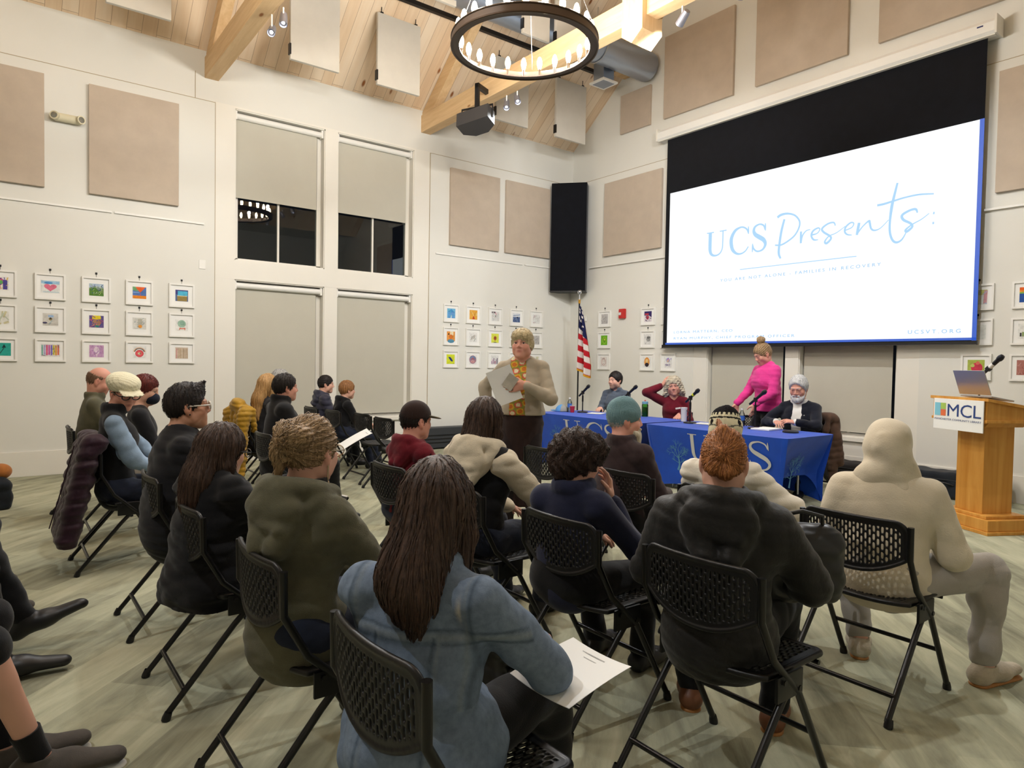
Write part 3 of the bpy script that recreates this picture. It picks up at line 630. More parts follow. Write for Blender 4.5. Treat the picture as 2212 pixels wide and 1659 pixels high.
for row, keys in enumerate([['blue', 'campfire', 'figure', 'waves', 'castle'], ['fox', 'script', 'turkey', 'pale', 'grey'], ['bird', 'globe', 'town', 'face', 'sketch']]):
    for y, k in zip(MX, keys): picture('A', y, ZM[row], k, ['top', 'middle', 'bottom'][row]+' row between windows and flag', .31, .308 if row < 2 else .295, .165, .165, row < 2)
for row, keys in enumerate([['grey', 'night', 'sketch'], ['lime', 'owl', 'figure'], ['face', 'sunset', 'peace']]):
    for x, k in zip([.958, 2.007, 2.47], keys): picture('B', x, [2.152, 1.758, 1.363][row], k, ['top', 'middle', 'bottom'][row]+' row between flag and screen', .314, .3, .165, .18, row < 2)
for row, keys in enumerate([['pale', 'rainbow'], ['dancer', 'hills'], ['apple', 'brickred']]):
    for x, k in zip([6.955, 7.43], keys): picture('B', x, [2.15, 1.75, 1.35][row], k, ['top', 'middle', 'bottom'][row]+' row right of the screen', .305, .3, .17, .165, row < 2)

# ================================================================ screen
SY = -.125
r = thing('projection_screen', 'large white projection screen with UCS Presents title and black drop above', 'projection screen', (4.72, SY, 1.77))
def S(x, z, d=0): return (x-4.72, -d, z-1.77)
t = NT('screen_light'); t.set(Base_Color=(.02, .02, .02, 1), Emission_Color=(.95, .985, 1, 1), Emission_Strength=1.06, Roughness=.9); M['screen'] = t.m
t = NT('screen_ink'); t.set(Base_Color=(.01, .01, .01, 1), Specular_IOR_Level=0, Emission_Color=C(176, 216, 248), Emission_Strength=1.0, Roughness=.9); M['ink'] = t.m
t = NT('screen_caption'); t.set(Base_Color=(.01, .01, .01, 1), Specular_IOR_Level=0, Emission_Color=C(140, 192, 236), Emission_Strength=1.0); M['ink2'] = t.m
t = NT('screen_edge'); t.set(Base_Color=C(30, 50, 120), Emission_Color=C(60, 110, 225), Emission_Strength=.55); M['edge'] = t.m
MB().box(S(2.445, 1.775, -.004), S(6.985, 5.2, -.001)).build('black_masking', M['blackfab'], r)
MB().box(S(2.53, 1.835, .0), S(6.94, 4.297, .004)).build('image_surface', M['screen'], r)
MB().box(S(6.94, 1.80, .0), S(6.985, 4.30, .005)).build('lit_edge', M['edge'], r)
MB().box(S(2.50, 1.805, .0), S(6.985, 1.835, .005)).build('lit_edge', M['edge'], r)
MB().box(S(2.435, 1.755, -.012), S(6.995, 1.80, .014), .004).build('weight_bar', M['black'], r)
m = MB()
SCRIPT = [
 [(4.583,3.550,.026),(4.543,3.391,.030),(4.518,3.213,.030),(4.511,3.081,.030),(4.541,3.003,.023)],
 [(4.473,3.592,.030),(4.536,3.620,.030),(4.634,3.620,.023),(4.740,3.577,.020),(4.809,3.490,.020),(4.806,3.402,.020),(4.749,3.305,.020),(4.663,3.243,.020),(4.549,3.195,.020),(4.449,3.202,.017)],
 [(4.837,3.341,.025),(4.837,3.252,.026),(4.839,3.179,.025)],
 [(4.842,3.203,.020),(4.861,3.281,.017),(4.910,3.338,.013),(4.969,3.349,.010)],
 [(4.988,3.271,.020),(5.070,3.283,.013),(5.105,3.333,.013),(5.076,3.353,.017),(5.011,3.323,.023),(4.988,3.263,.023),(5.023,3.203,.020),(5.086,3.194,.010)],
 [(5.317,3.349,.013),(5.292,3.394,.017),(5.213,3.388,.020),(5.137,3.337,.023),(5.160,3.286,.023),(5.250,3.219,.023),(5.260,3.179,.023),(5.205,3.131,.026),(5.180,3.158,.020),(5.234,3.221,.013),(5.336,3.253,.010),(5.450,3.321,.008)],
 [(5.452,3.267,.013),(5.535,3.293,.012),(5.559,3.342,.013),(5.518,3.356,.017),(5.458,3.312,.020),(5.445,3.253,.020),(5.477,3.210,.017),(5.538,3.194,.010)],
 [(5.628,3.339,.028),(5.616,3.266,.030),(5.603,3.185,.025)],
 [(5.606,3.200,.017),(5.677,3.287,.013),(5.749,3.343,.020),(5.761,3.319,.023),(5.781,3.242,.020),(5.825,3.213,.017),(5.896,3.232,.010),(5.991,3.320,.008)],
 [(6.080,3.758,.020),(6.044,3.593,.026),(6.021,3.467,.030),(6.006,3.296,.023),(6.010,3.164,.023),(6.041,3.066,.023),(6.090,3.026,.023),(6.151,3.051,.017),(6.202,3.137,.010)],
 [(5.846,3.523,.023),(5.928,3.526,.023),(6.039,3.543,.020),(6.174,3.562,.017),(6.333,3.568,.017),(6.493,3.547,.013)],
 [(6.320,3.352,.013),(6.299,3.398,.023),(6.233,3.395,.023),(6.148,3.352,.026),(6.163,3.293,.026),(6.245,3.237,.023),(6.266,3.191,.023),(6.208,3.143,.026),(6.194,3.167,.020),(6.265,3.220,.013),(6.368,3.267,.010),(6.450,3.324,.008)],
 [(6.492,3.320,.023),(6.509,3.318,.023)], [(6.489,3.202,.023),(6.507,3.201,.023)], [(3.885,2.912,.01),(5.608,2.912,.01)]]
for st in SCRIPT: stroke(m, [(a, b, c*1.2) for a, b, c in st], lambda u, v: S(u, v, .006))
for x0, ch, hgt, base, wd in ((3.29, 'U', .375, 3.165, .42), (3.69, 'C', .4, 3.143, .4), (4.075, 'S', .4, 3.143, .38)):
    W, sts = LET[ch]
    for st in sts: stroke(m, [(x0+a*wd*1.0, base+b*hgt, c*.36+.006) for a, b, c in st], lambda u, v: S(u, v, .006))
m.build('title_lettering', M['ink'], r)
m = MB()
lettering(m, 'YOU ARE NOT ALONE - FAMILIES IN RECOVERY', 2.37, .042, lambda u, v: S(3.545+u, 2.757+v, .006), 1.5)
lettering(m, 'LORNA MATTERN, CEO', 1.11, .044, lambda u, v: S(2.674+u, 1.981+v, .006), 1.35)
lettering(m, 'RYAN MURPHY, CHIEF PROGRAM OFFICER', 2.11, .044, lambda u, v: S(2.676+u, 1.881+v, .006), 1.35)
lettering(m, 'UCSVT.ORG', .567, .046, lambda u, v: S(6.26+u, 1.892+v, .006), 1.5)
m.build('caption_lettering', M['ink2'], r)
r = thing('screen_case', 'long white screen housing tube above the black masking', 'screen housing', (4.65, -.1, 5.2))
m = MB(); P = [(-.1, .0), (.07, .0), (.1, .03), (.1, .13), (.07, .17), (-.1, .19)]
m.put([(-2.37, -y, z) for y, z in P]+[(2.42, -y, z) for y, z in P], [tuple(range(6)), tuple(range(11, 5, -1))]+[(i, 6+i, 6+(i+1) % 6, (i+1) % 6) for i in range(6)]); m.build('housing', M['white'], r)
for s_ in (-2.39, 2.42): MB().box((s_, -.11, -.01), (s_+.025, .1, .2), .006).build('end_cap', M['trim'], r)
MB().box((2.25, -.104, .1), (2.31, -.1, .115)).build('badge', flat('badge_blue', C(40, 50, 100)), r)
MB().box((-2.37, -.075, -.012), (2.42, -.02, 0)).build('slot_lip', M['trim'], r)

# ================================================================ wall devices, corner column, flag
r = thing('corner_column', 'tall black fabric covered corner column box behind the flag', 'loudspeaker', (.27, -.31, 2.84), math.radians(41))
MB().box((-.335, -.14, 0), (.335, .16, 2.02), .012).build('grille', M['blackfab'], r)
MB().box((-.345, -.13, -.02), (.345, .17, 0), .005).build('base_plate', M['black'], r)
r = thing('fire_alarm', 'red fire alarm strobe on the wall between flag and screen', 'fire alarm', (1.415, -.0, 2.29))
MB().box((-.075, -.05, 0), (.075, -.001, .175), .015).build('housing', flat('alarm_red', C(196, 40, 38), .4), r)
MB().box((-.06, -.066, .06), (-.01, -.045, .11), .006).build('strobe_lens', flat('lens', C(225, 225, 225), .15), r)
r = thing('wall_sensor', 'small white wall box beside the flag pole', 'wall sensor', (.42, 0, 2.28))
MB().box((-.06, -.03, 0), (.06, -.001, .1), .008).build('case', M['white'], r); MB().box((-.03, -.034, .03), (.01, -.029, .06)).build('sensor_window', M['steel'], r)
r = thing('emergency_light', 'cream twin head emergency light between two beige panels', 'emergency light', (0, -8.28, 4.31))
v = Vol((-.05, -.2, -.09), (.18, .2, .12), .006); v.add(cap((.05, -.11, .0), (.05, .11, .0), .05), 0)
V, Q = v.mesh(); cream = painted('cream_plastic', C(222, 214, 184), .5, .02); obj('body', mesh_np('em', V, Q, cream), r)
for s_ in (-1, 1): MB().lathe([(0, .03), (.05, .03), (.05, 0), (.03, -.02), (0, -.02)], 18, T(.085, s_*.125, 0) @ RZ(s_*.5) @ RY(PI/2)).build('lamp_head', cream, r); MB().lathe([(0, .036), (.036, .032), (.036, .028)], 16, T(.085, s_*.125, 0) @ RZ(s_*.5) @ RY(PI/2)).build('lens', flat('emlens', C(150, 150, 140), .1, .5), r)
for i, (y, z) in enumerate(((-6.75, 2.66),)):
    tag(MB().box((.001, y-.04, z), (.008, y+.04, z+.12), .002).build('wall_plate', M['white']), 'blank white wall plate left of the tall windows', 'wall plate')

# flag on a pole: cloth falls in folds
def flagmat():
    return vcol('flag_cloth', .85, .15, 300, .15)
FX, FY = .92, -.62
r = thing('flag_pole', 'dark flag pole with silver ball in the wall corner', 'flag pole', (FX, FY, 0))
MB().tube([(0, 0, .05), (0, 0, 2.62)], .014, 10).build('pole', M['black'], r)
MB().lathe([(.14, 0), (.14, .02), (.06, .05), (.025, .09), (.018, .2)], 24).build('base', M['gold'], r)
MB().lathe([(.014, 2.6), (.012, 2.68), (.012, 2.72)], 12).ball((0, 0, 2.755), .042).build('finial', M['steel'], r)
MB().lathe([(.02, 2.55), (.022, 2.62)], 12).build('collar', M['gold'], r)
# folded cloth: rows run down the drape, columns across
nu, nv = 60, 90; V = []; cols = []
RED, WH, BL, GO = C(186, 38, 48), C(226, 218, 214), C(30, 34, 74), C(214, 160, 40)
stars = [(random.uniform(.1, .92), random.uniform(.06, .94)) for _ in range(26)]
for j in range(nv+1):
    v_ = j/nv
    for i in range(nu+1):
        u = i/nu            # 0 at the pole, 1 at the hanging outer edge
        width = .06+.30*min(1, v_*1.25)**.9
        fold = math.sin(u*11+v_*1.5)*.045*(.4+v_)
        x = .012+u*width*.95; z = 2.53-v_*(1.18+.18*u)-u*.10*(1-v_)
        if u > .8 and v_ > .8: z += (u-.8)*.5*(v_-.8)*2
        V.append((x*.79+fold*.3, x*.5*.2-fold, z))
        sv = v_*1.02
        if sv < .34+.12*u: c = BL
        else:
            k_ = int((sv-(.34+.12*u))*11+ (0 if u < .99 else 0)+u*1.2); c = RED if k_ % 2 else WH
        if u > .955 and sv > .3 or v_ > .968: c = GO
        if c is BL:
            for su, sv_ in stars:
                if abs(u-su) < .055 and abs(sv-sv_*.4) < .013: c = WH
        cols.append(c)
V = np.array(V); Q = np.array([(j*(nu+1)+i, j*(nu+1)+i+1, (j+1)*(nu+1)+i+1, (j+1)*(nu+1)+i) for j in range(nv) for i in range(nu)])
n_ = len(V); V2 = V+np.array([0, .004, 0]); E_ = Q[:, ::-1]+n_
o = obj('flag', mesh_np('flag', np.concatenate([V, V2]), np.concatenate([Q, E_]), flagmat(), True, np.concatenate([cols, cols])))
o.location = (FX, FY, 0); tag(o, 'stars and stripes flag with gold fringe hanging on the pole', 'flag')

# ================================================================ ceiling fittings
r = thing('chandelier', 'round dark bronze chandelier ring with glowing candle bulbs', 'chandelier', (4.7, -4.93, 4.47))
RO = .70
t = NT('band_metal'); t.set(Base_Color=C(78, 64, 54), Roughness=.5, Metallic=.3); M['band'] = t.m
MB().lathe([(RO, 0), (RO, .075), (RO-.012, .075), (RO-.012, .012), (RO-.075, .012), (RO-.075, 0), (RO, 0)], 96).build('ring_band', M['band'], r)
m = MB(); m.tube([(RO*math.cos(a), RO*math.sin(a), .075) for a in [2*PI*i/72 for i in range(72)]], .009, 8, closed=True); m.tube([(RO*math.cos(a), RO*math.sin(a), .0) for a in [2*PI*i/72 for i in range(72)]], .01, 8, closed=True); m.build('rim', M['bronze'], r)
t = NT('bulb_glow'); t.set(Base_Color=(1, .9, .7, 1), Emission_Color=(1, .80, .52, 1), Emission_Strength=55); M['bulb'] = t.m
NB = 24
for i in range(NB):
    a = 2*PI*(i+.5)/NB; cx, cy = (RO-.055)*math.cos(a), (RO-.055)*math.sin(a)
    b = MB().lathe([(.004, .205), (.016, .192), (.027, .155), (.028, .13), (.018, .09), (.013, .072)], 12, T(cx, cy, 0)).build('bulb', M['bulb'], r)
    MB().lathe([(.013, .012), (.016, .014), (.016, .074), (.012, .078)], 10, T(cx, cy, 0)).build('socket', M['bronze'], b)
for i in range(4):
    a = PI/4+PI/2*i; MB().tube([(RO*math.cos(a)*.99, RO*math.sin(a)*.99, .1), (.05*math.cos(a), .05*math.sin(a), 1.7)], .004, 6).build('cable', M['steel'], r)
MB().tube([(0, 0, 1.66), (0, 0, RZ_-4.47-.02)], .018, 10).ball((0, 0, 1.68), .07).build('stem', M['bronze'], r)
dup(r, (4.7, -8.42, 4.47), .1, 'round bronze chandelier over the rear rows above the camera')
def pointlight(loc, power, col, rad=.03):
    d = bpy.data.lights.new('candle_light', 'POINT'); d.energy = power; d.color = col; d.shadow_soft_size = rad
    o = bpy.data.objects.new('candle_light', d); o.location = loc; link(o); return o
def spotlamp(loc, target, label, mount_z, power, size=95, col=(.93, .97, 1)):
    r = thing('spotlight', label, 'spotlight', loc)
    d = Vector(target)-Vector(loc); q = d.to_track_quat('-Z', 'Y').to_matrix().to_4x4()
    m = MB(); m.lathe([(0, .16), (.035, .16), (.04, .13), (.045, .0), (.04, .0), (.036, .02), (0, .03)], 18, q @ T(0, 0, -.06)); m.build('lamp_head', flat('lamp_grey', C(150, 150, 160), .4, .6), r)
    MB().lathe([(0, .0), (.034, .0), (.034, -.004)], 16, q @ T(0, 0, -.035)).build('lens', M['spotglow'], r)
    MB().tube([(0, 0, .02), (0, 0, mount_z-loc[2])], .009, 8).build('stem', M['white'], r)
    L = bpy.data.lights.new('spot_beam', 'SPOT'); L.energy = power; L.spot_size = math.radians(size); L.spot_blend = .9; L.color = col; L.shadow_soft_size = .04
    o = bpy.data.objects.new('spot_beam', L); o.matrix_world = T(*loc) @ q @ T(0, 0, -.12); link(o)
t = NT('spot_glow'); t.set(Emission_Color=(.85, .9, 1, 1), Emission_Strength=30); M['spotglow'] = t.m
# loudspeaker on a bracket under the second truss
r = thing('hanging_loudspeaker', 'black loudspeaker hanging on a bracket from the second truss', 'loudspeaker', (1.97, -3.62, 4.83), math.radians(24))
V = [(-.25,-.14,-.105),(.25,-.14,-.105),(.25,.06,-.105),(.1,.16,-.105),(-.1,.16,-.105),(-.25,.06,-.105)]; V += [(x, y, .105) for x, y, z in V]
m = MB(); m.put(V, [(5,4,3,2,1,0),(6,7,8,9,10,11)]+[(i, (i+1) % 6, 6+(i+1) % 6, 6+i) for i in range(6)], RX(-.3) @ RY(-.16)); m.build('cabinet', flat('speaker_grey', C(52, 50, 50), .7), r)
MB().tube([(-.25, 0, .02), (-.25, 0, .19), (.25, 0, .19), (.25, 0, .02)], .014, 8).build('yoke', M['black'], r)
MB().box((-.03, -.02, .18), (.03, .02, .52)).box((-.03, -.02, .46), (.03, .28, .52)).build('bracket', M['black'], r)
# duct, register, lighting track
r = thing('air_duct', 'round spiral air duct running under the ceiling slope', 'air duct', (1.95, -.1, 6.55))
t = NT('galvanised'); t.set(Base_Color=C(170, 182, 200), Roughness=.32, Metallic=.85); M['galv'] = t.m
m = MB(); P = []
for i in range(0, 130): P += [(.235, -.1*i), (.24, -.1*i-.05)]
V = []; F = []; n = 28
for rr, y in P:
    for k in range(n): V.append((rr*math.cos(2*PI*k/n), y, rr*math.sin(2*PI*k/n)))
for i in range(len(P)-1):
    for k in range(n): F.append((i*n+k, i*n+(k+1) % n, (i+1)*n+(k+1) % n, (i+1)*n+k))
F.append(tuple(range(n))); m.put(V, F, smooth=True); m.build('spiral_pipe', M['galv'], r)
for y in (-1.2, -4.9, -8.2): MB().tube([(.245*math.cos(a), y, .245*math.sin(a)) for a in [2*PI*i/32 for i in range(32)]], .012, 6, closed=True).tube([(0, y, .24), (0, y, .62)], .006, 6).build('hanger_strap', M['steel'], r)
r = thing('air_register', 'square white air register below the round duct', 'air vent', (1.62, -.82, 6.18))
MB().box((-.17, -.17, 0), (.17, .17, .03), .004).build('frame', M['white'], r); MB().box((-.13, -.13, -.004), (.13, .13, 0)).build('grille', flat('grille_grey', C(150, 155, 165), .6), r); MB().box((-.12, -.12, .03), (.12, .12, .34)).build('boot', M['galv'], r)
tag(MB().box((1.24, -12.5, 6.5), (1.3, -.35, 6.56)).build('lighting_track', M['black']), 'long black track running under the boarded ceiling', 'lighting track')
r = thing('ceiling_speaker', 'white box fitting on the black ceiling track at the top edge', 'light fitting', (1.3, -5.0, 6.42)); MB().box((-.09, -.16, 0), (.09, .16, .09), .01).build('case', M['white'], r); MB().box((-.06, -.12, -.006), (.06, .12, 0)).build('diffuser', M['trim'], r)
# ================================================================ folding chairs
# local frame: x across, +y forward, origin on the floor under the top of the backrest
M['chairpl'] = flat('chair_plastic', C(15, 15, 17), .4, 0, .45); M['chairmt'] = flat('chair_tube', C(14, 14, 15), .3, .2, .55)
def slots(X, Z, px, pz, w, h):
    col = np.round(X/px); zz = Z/pz+.5*(np.abs(col) % 2)
    dx = np.abs(X-col*px); dz = np.abs(zz-np.round(zz))*pz
    dz = np.maximum(dz-(h/2-w/2), 0)
    return np.sqrt(dx*dx+dz*dz)-w/2
def chair_back():
    v = Vol((-.245, -.06, .55), (.245, .06, .84), .0034)
    X = v.ax[0][:, None, None]; Y = v.ax[1][None, :, None]; Z = v.ax[2][None, None, :]
    yc = -.035+X*X*.62+(Z-.7)*-.05                       # wraps round the sitter: edges forward
    zb = .575+.085*np.minimum(1, (np.abs(X)/.235)**2.2)  # smile shaped lower edge
    out = np.maximum(np.maximum(np.abs(X)-.232, Z-.82), zb-Z)
    cx = np.maximum(np.abs(X)-.172, 0); cz = np.maximum(Z-.76, 0)
    out = np.maximum(out, np.sqrt(cx*cx+cz*cz)-.0605)
    d = np.maximum(np.abs(Y-yc)-.0045, out)
    rim = np.sqrt(np.maximum(np.abs(Y-yc), 0)**2+(out+.008)**2)-.0095     # bead round the edge
    inner = out+.034; s = np.maximum(-slots(X, Z-.7, .0165, .036, .0088, .027), -1)
    d = np.where(inner < 0, np.maximum(d, -slots(X, Z-.7, .0165, .036, .0088, .027)), d)
    v.D = np.minimum(d, rim).astype(np.float32)+np.zeros(v.n, np.float32)
    return v.mesh(1)
def chair_seat():
    v = Vol((-.235, .0, .40), (.235, .47, .48), .0036)
    X = v.ax[0][:, None, None]; Y = v.ax[1][None, :, None]; Z = v.ax[2][None, None, :]
    zc = .448+X*X*.12-.35*np.maximum(Y-.39, 0)**1.5-.03*np.maximum(.1-Y, 0)
    q = np.abs(X)-.215+.02*np.maximum(0, (.14-Y)/.14)**2
    yb = .035+.045*(np.abs(X)/.215)**2.6
    out = np.maximum(np.maximum(q, Y-.452), yb-Y)
    cx = np.maximum(np.abs(X)-.16, 0); cy = np.maximum(Y-.4, 0); out = np.maximum(out, np.sqrt(cx*cx+cy*cy)-.055)
    d = np.maximum(np.abs(Z-zc)-.005, out)
    rim = np.sqrt((Z-zc+.004)**2+(out+.009)**2)-.0115
    d = np.where(out+.036 < 0, np.maximum(d, -slots(X, Y-.24, .0165, .036, .0088, .027)), d)
    v.D = np.minimum(d, rim).astype(np.float32)+np.zeros(v.n, np.float32)
    return v.mesh(1)
V, Q = chair_back(); ME_BACK = mesh_np('chair_backrest', V, Q, M['chairpl'])
V, Q = chair_seat(); ME_SEAT = mesh_np('chair_seat', V, Q, M['chairpl'])
def make_chair(loc, rz, label):
    r = thing('folding_chair', label, 'chair', loc, rz, 'black folding chairs')
    obj('backrest', ME_BACK, r); obj('seat', ME_SEAT, r)
    R = .0128
    for s_ in (-1, 1):
        x = s_*.236
        m = MB(); m.tube([(x, -.008, .80), (x, -.006, .66), (x, .07, .52), (x, .22, .38), (x, .43, .02)], R, 10); m.build('front_leg', M['chairmt'], r)
        m = MB(); m.tube([(s_*.222, .21, .425), (s_*.222, .12, .33), (s_*.224, -.14, .02)], R, 10); m.build('rear_leg', M['chairmt'], r)
        for y, nm in ((.433, 'front'), (-.145, 'rear')): MB().lathe([(.0, .0), (.017, .0), (.018, .012), (.0145, .035)], 12, T(s_*.23+(0 if y < 0 else s_*.006), y, .0) @ RX(.25 if y > 0 else -.35)).build('foot_cap', M['black'], r)
        m = MB(); m.box((x-.006, .0, -.055), (x+.006, .15, .03), .003, T(0, .09, .43)); m.tube([(x+s_*.012, .12, .44), (x+s_*.016, .12, .44)], .01, 10).tube([(x+s_*.012, .21, .40), (x+s_*.016, .21, .40)], .01, 10); m.build('hinge', M['blackmetal'], r)
    MB().tube([(-.236, .33, .205), (.236, .33, .205)], .0105, 8).build('front_crossbar', M['chairmt'], r)
    MB().tube([(-.224, -.075, .105), (.224, -.075, .105)], .0105, 8).build('rear_crossbar', M['chairmt'], r)
    MB().tube([(-.222, .2, .422), (.222, .2, .422)], .009, 8).tube([(-.222, .38, .43), (.222, .38, .43)], .009, 8).build('seat_rail', M['chairmt'], r)
    return r
CH = [(8.455, -5.97, 0, 'folding chair under the person in the cream hooded top'), (7.74, -5.97, 0, 'folding chair under the person in the black and cream knit hat'),
 (7.08, -5.97, 0, 'folding chair under the bearded man in the teal beanie'), (5.99, -5.67, 0, 'empty black folding chair in front of the standing speaker, papers on its seat'),
 (3.02, -5.52, 0, 'empty folding chair at the right end of the short row by the windows'), (2.36, -5.47, 0, 'empty folding chair beside the boy in the black hoodie'),
 (1.66, -5.55, 0, 'folding chair under the boy in the black hoodie'), (.98, -5.58, 0, 'folding chair under the dark haired woman in a grey puffer'),
 (8.48, -7.09, 0, 'folding chair under the redhead in the black puffer coat'), (7.77, -7.09, 0, 'folding chair under the boy with bushy brown hair'),
 (6.98, -7.09, 0, 'folding chair under the person in a black vest and cream hood'), (6.15, -7.05, 0, 'folding chair under the boy in the maroon hoodie'),
 (4.0, -7.14, 0, 'folding chair under the young man with the black coat'), (2.4, -6.87, 0, 'folding chair with the mustard puffer coat hung on its back'), (1.65, -6.48, 0, 'folding chair under the grey haired person behind the young man'),
 (8.465, -8.27, 0, 'folding chair under the woman in the denim jacket'), (7.6, -8.27, 0, 'folding chair under the woman in the olive jacket'), (6.72, -8.3, 0, 'folding chair under the woman with long brown hair and black coat'),
 (5.8, -8.3, 0, 'folding chair under the person in white framed sunglasses'), (4.45, -8.42, 0, 'folding chair with the dark purple coat over its back'), (3.62, -8.33, 0, 'folding chair under the masked person with red hair'), (2.72, -8.44, 0, 'folding chair under the bald man in olive'),
 (6.95, -9.62, 0, 'folding chair of the bare legged person at the left edge'), (6.05, -9.66, 0, 'folding chair of the person in black boots at the left edge'), (5.1, -9.66, 0, 'folding chair of the person in grey shoes at the left edge'),
 (2.50, -1.12, PI, 'folding chair behind the table under the man in a grey shirt'), (3.62, -1.15, PI, 'folding chair behind the table under the woman in maroon'), (4.86, -1.1, PI, 'empty folding chair behind the table next to the woman in pink'), (5.62, -1.2, PI, 'folding chair under the white haired man with a brown coat on its back')]
CH0 = None
for x, y, rz, lab in CH:
    if CH0 is None: CH0 = make_chair((x, y, 0), rz, 'black '+lab if not lab.startswith('empty') else lab)
    else: dup(CH0, (x, y, 0), rz, lab if lab.startswith('empty') else 'black '+lab)

# ================================================================ tables with stretch covers
def covermat():
    t = NT('stretch_cover'); v = t.obj(); f = t.noise(v, 3, 3)
    t.set(Base_Color=t.ramp(f, [(.3, C(4, 68, 182)), (.7, C(8, 80, 206))]), Roughness=.62, Specular_IOR_Level=.35, Sheen_Weight=.2)
    t.bump(t.noise(t.obj(), 500, 2), .12, .002); return t.m
M['cover'] = covermat(); M['ltr'] = flat('cover_letter', C(205, 208, 210), .7); M['tree'] = flat('cover_tree', C(92, 150, 196), .7)
TH = .742; TY0, TY1 = -2.72, -1.74
def make_table(x0, x1, label, xl):
    cx, cy = (x0+x1)/2, (TY0+TY1)/2; L, W = (x1-x0)/2, (TY1-TY0)/2
    r = thing('conference_table', label, 'table', (cx, cy, 0), 0, 'two blue covered tables in a row')
    def inset(v):  # v 0 at the top edge, 1 at the floor: (corner inset, mid-side inset)
        c = .075*min(1, v*1.6)**1.2; s_ = .02+.16*math.sin(min(1, v*1.15)*PI*.62)
        return c, s_
    def front(u, z):  # local y of the front face at x=u
        v = max(0, (TH-z)/TH); c, s_ = inset(v); q = min(1, abs(u)/L)
        return -(W-c*.75-(.035*math.sin(min(1, v*1.1)*PI*.6))*(1-q**4))
    N = 160; V = []; Fq = []; rows = [0, .004, .012, .024, .04, .07, .12, .2, .3, .4, .5, .6, .7, .8, .9, 1.0]
    per = []
    for i in range(N):
        a = 2*PI*i/N; c, s_ = math.cos(a), math.sin(a); e = .16
        per.append((math.copysign(abs(c)**e, c), math.copysign(abs(s_)**e, s_)))
    for v_ in rows:
        ci, si = inset(v_)
        for (px, py) in per:
            ex = 1-abs(py)**6 if abs(px) > .97 else 0     # on the short ends
            ey = 1-abs(px)**10 if abs(py) > .97 else 0    # on the long sides
            x = px*(L-ci-(si*ex)); y = py*(W-ci*.75-(.035*math.sin(min(1, v_*1.1)*PI*.6))*ey)
            lift = (.10*ey*(1-abs(px)**2)+.30*ex)
            z = TH*(1-v_)+(lift*v_**2.2) - (0)
            rr = .018
            if v_ < .03: z = TH-rr*(v_/.024)**2*.9
            V.append((x*(1-.006*(v_ < .002)), y*(1-.012*(v_ < .002)), max(z, .0)))
    for j in range(len(rows)-1):
        for i in range(N): Fq.append((j*N+i, j*N+(i+1) % N, (j+1)*N+(i+1) % N, (j+1)*N+i))
    m = MB(); m.put(V, [f[::-1] for f in Fq], smooth=True)
    m.put([V[i] for i in range(N)], [tuple(range(N))], smooth=False)
    m.build('stretch_cover', M['cover'], r)
    for sx in (-1, 1):
        for sy in (-1, 1): MB().tube([(sx*(L-.33), sy*(W-.2), 0.0), (sx*(L-.33), sy*(W-.2), .7)], .014, 8).build('leg', M['steel'], r)
    MB().box((-L+.12, -W+.12, TH-.05), (L-.12, W-.12, TH-.012)).build('table_top', M['black'], r)
    fn = lambda u, z: (u-cx, front(u-cx, z)-.004, z)
    m = MB()
    for ch, xo, wd in (('U', xl-1.235, .40), ('C', xl-.83, .40), ('S', xl-.47, .42)):
        for st in LET[ch][1]: stroke(m, [(xo+a*wd, .38+b*.305, c*.30) for a, b, c in st], fn, 7)
    lettering(m, 'UNITED COUNSELING SERVICE', 1.02, .034, lambda u, v: fn(xl-1.235+u, .285+v), 1.15); m.build('logo_lettering', M['ltr'], r)
    def tree(fn, x0, z0, h, seed):
        rr = random.Random(seed); m = MB()
        def br(x, z, a, L_, w, d):
            x2, z2 = x+L_*math.sin(a), z+L_*math.cos(a); xm, zm = (x+x2)/2+rr.uniform(-.08, .08)*L_, (z+z2)/2
            stroke(m, [(x, z, w), (xm, zm, w*.85), (x2, z2, w*.65)], fn, 3)
            if d > 0:
                for _ in range(3 if d > 1 else 4): br(x2-(x2-x)*rr.uniform(0, .5), z2-(z2-z)*rr.uniform(0, .5), a+rr.uniform(-.95, .95), L_*rr.uniform(.5, .72), w*.55, d-1)
        stroke(m, [(x0-.01, z0, .034), (x0+.012, z0+h*.2, .022), (x0, z0+h*.42, .016)], fn, 5)
        for a in (-.9, -.35, .12, .6, 1.05): br(x0, z0+h*.36, a, h*.26, .008, 3)
        br(x0, z0+h*.2, 1.1, h*.18, .008, 2); br(x0, z0+h*.22, -1.15, h*.16, .008, 2)
        return m
    tree(fn, xl-1.41, .235, .4, 3).build('tree_emblem', M['tree'], r)
    def side(u, z):
        v = max(0, (TH-z)/TH); c, s_ = inset(v); q = min(1, abs(u-cy)/W)
        return (L-c-s_*(1-q**6)+.004, u-cy, z)
    tree(side, cy-.02, .17, .45, 5).build('end_tree_emblem', M['tree'], r)
    return r
make_table(2.2, 4.31, 'long table with stretched blue UCS cover, behind the standing speaker', 4.13)
make_table(4.335, 6.25, 'long table with stretched blue UCS cover, in front of the white haired man', 6.25)

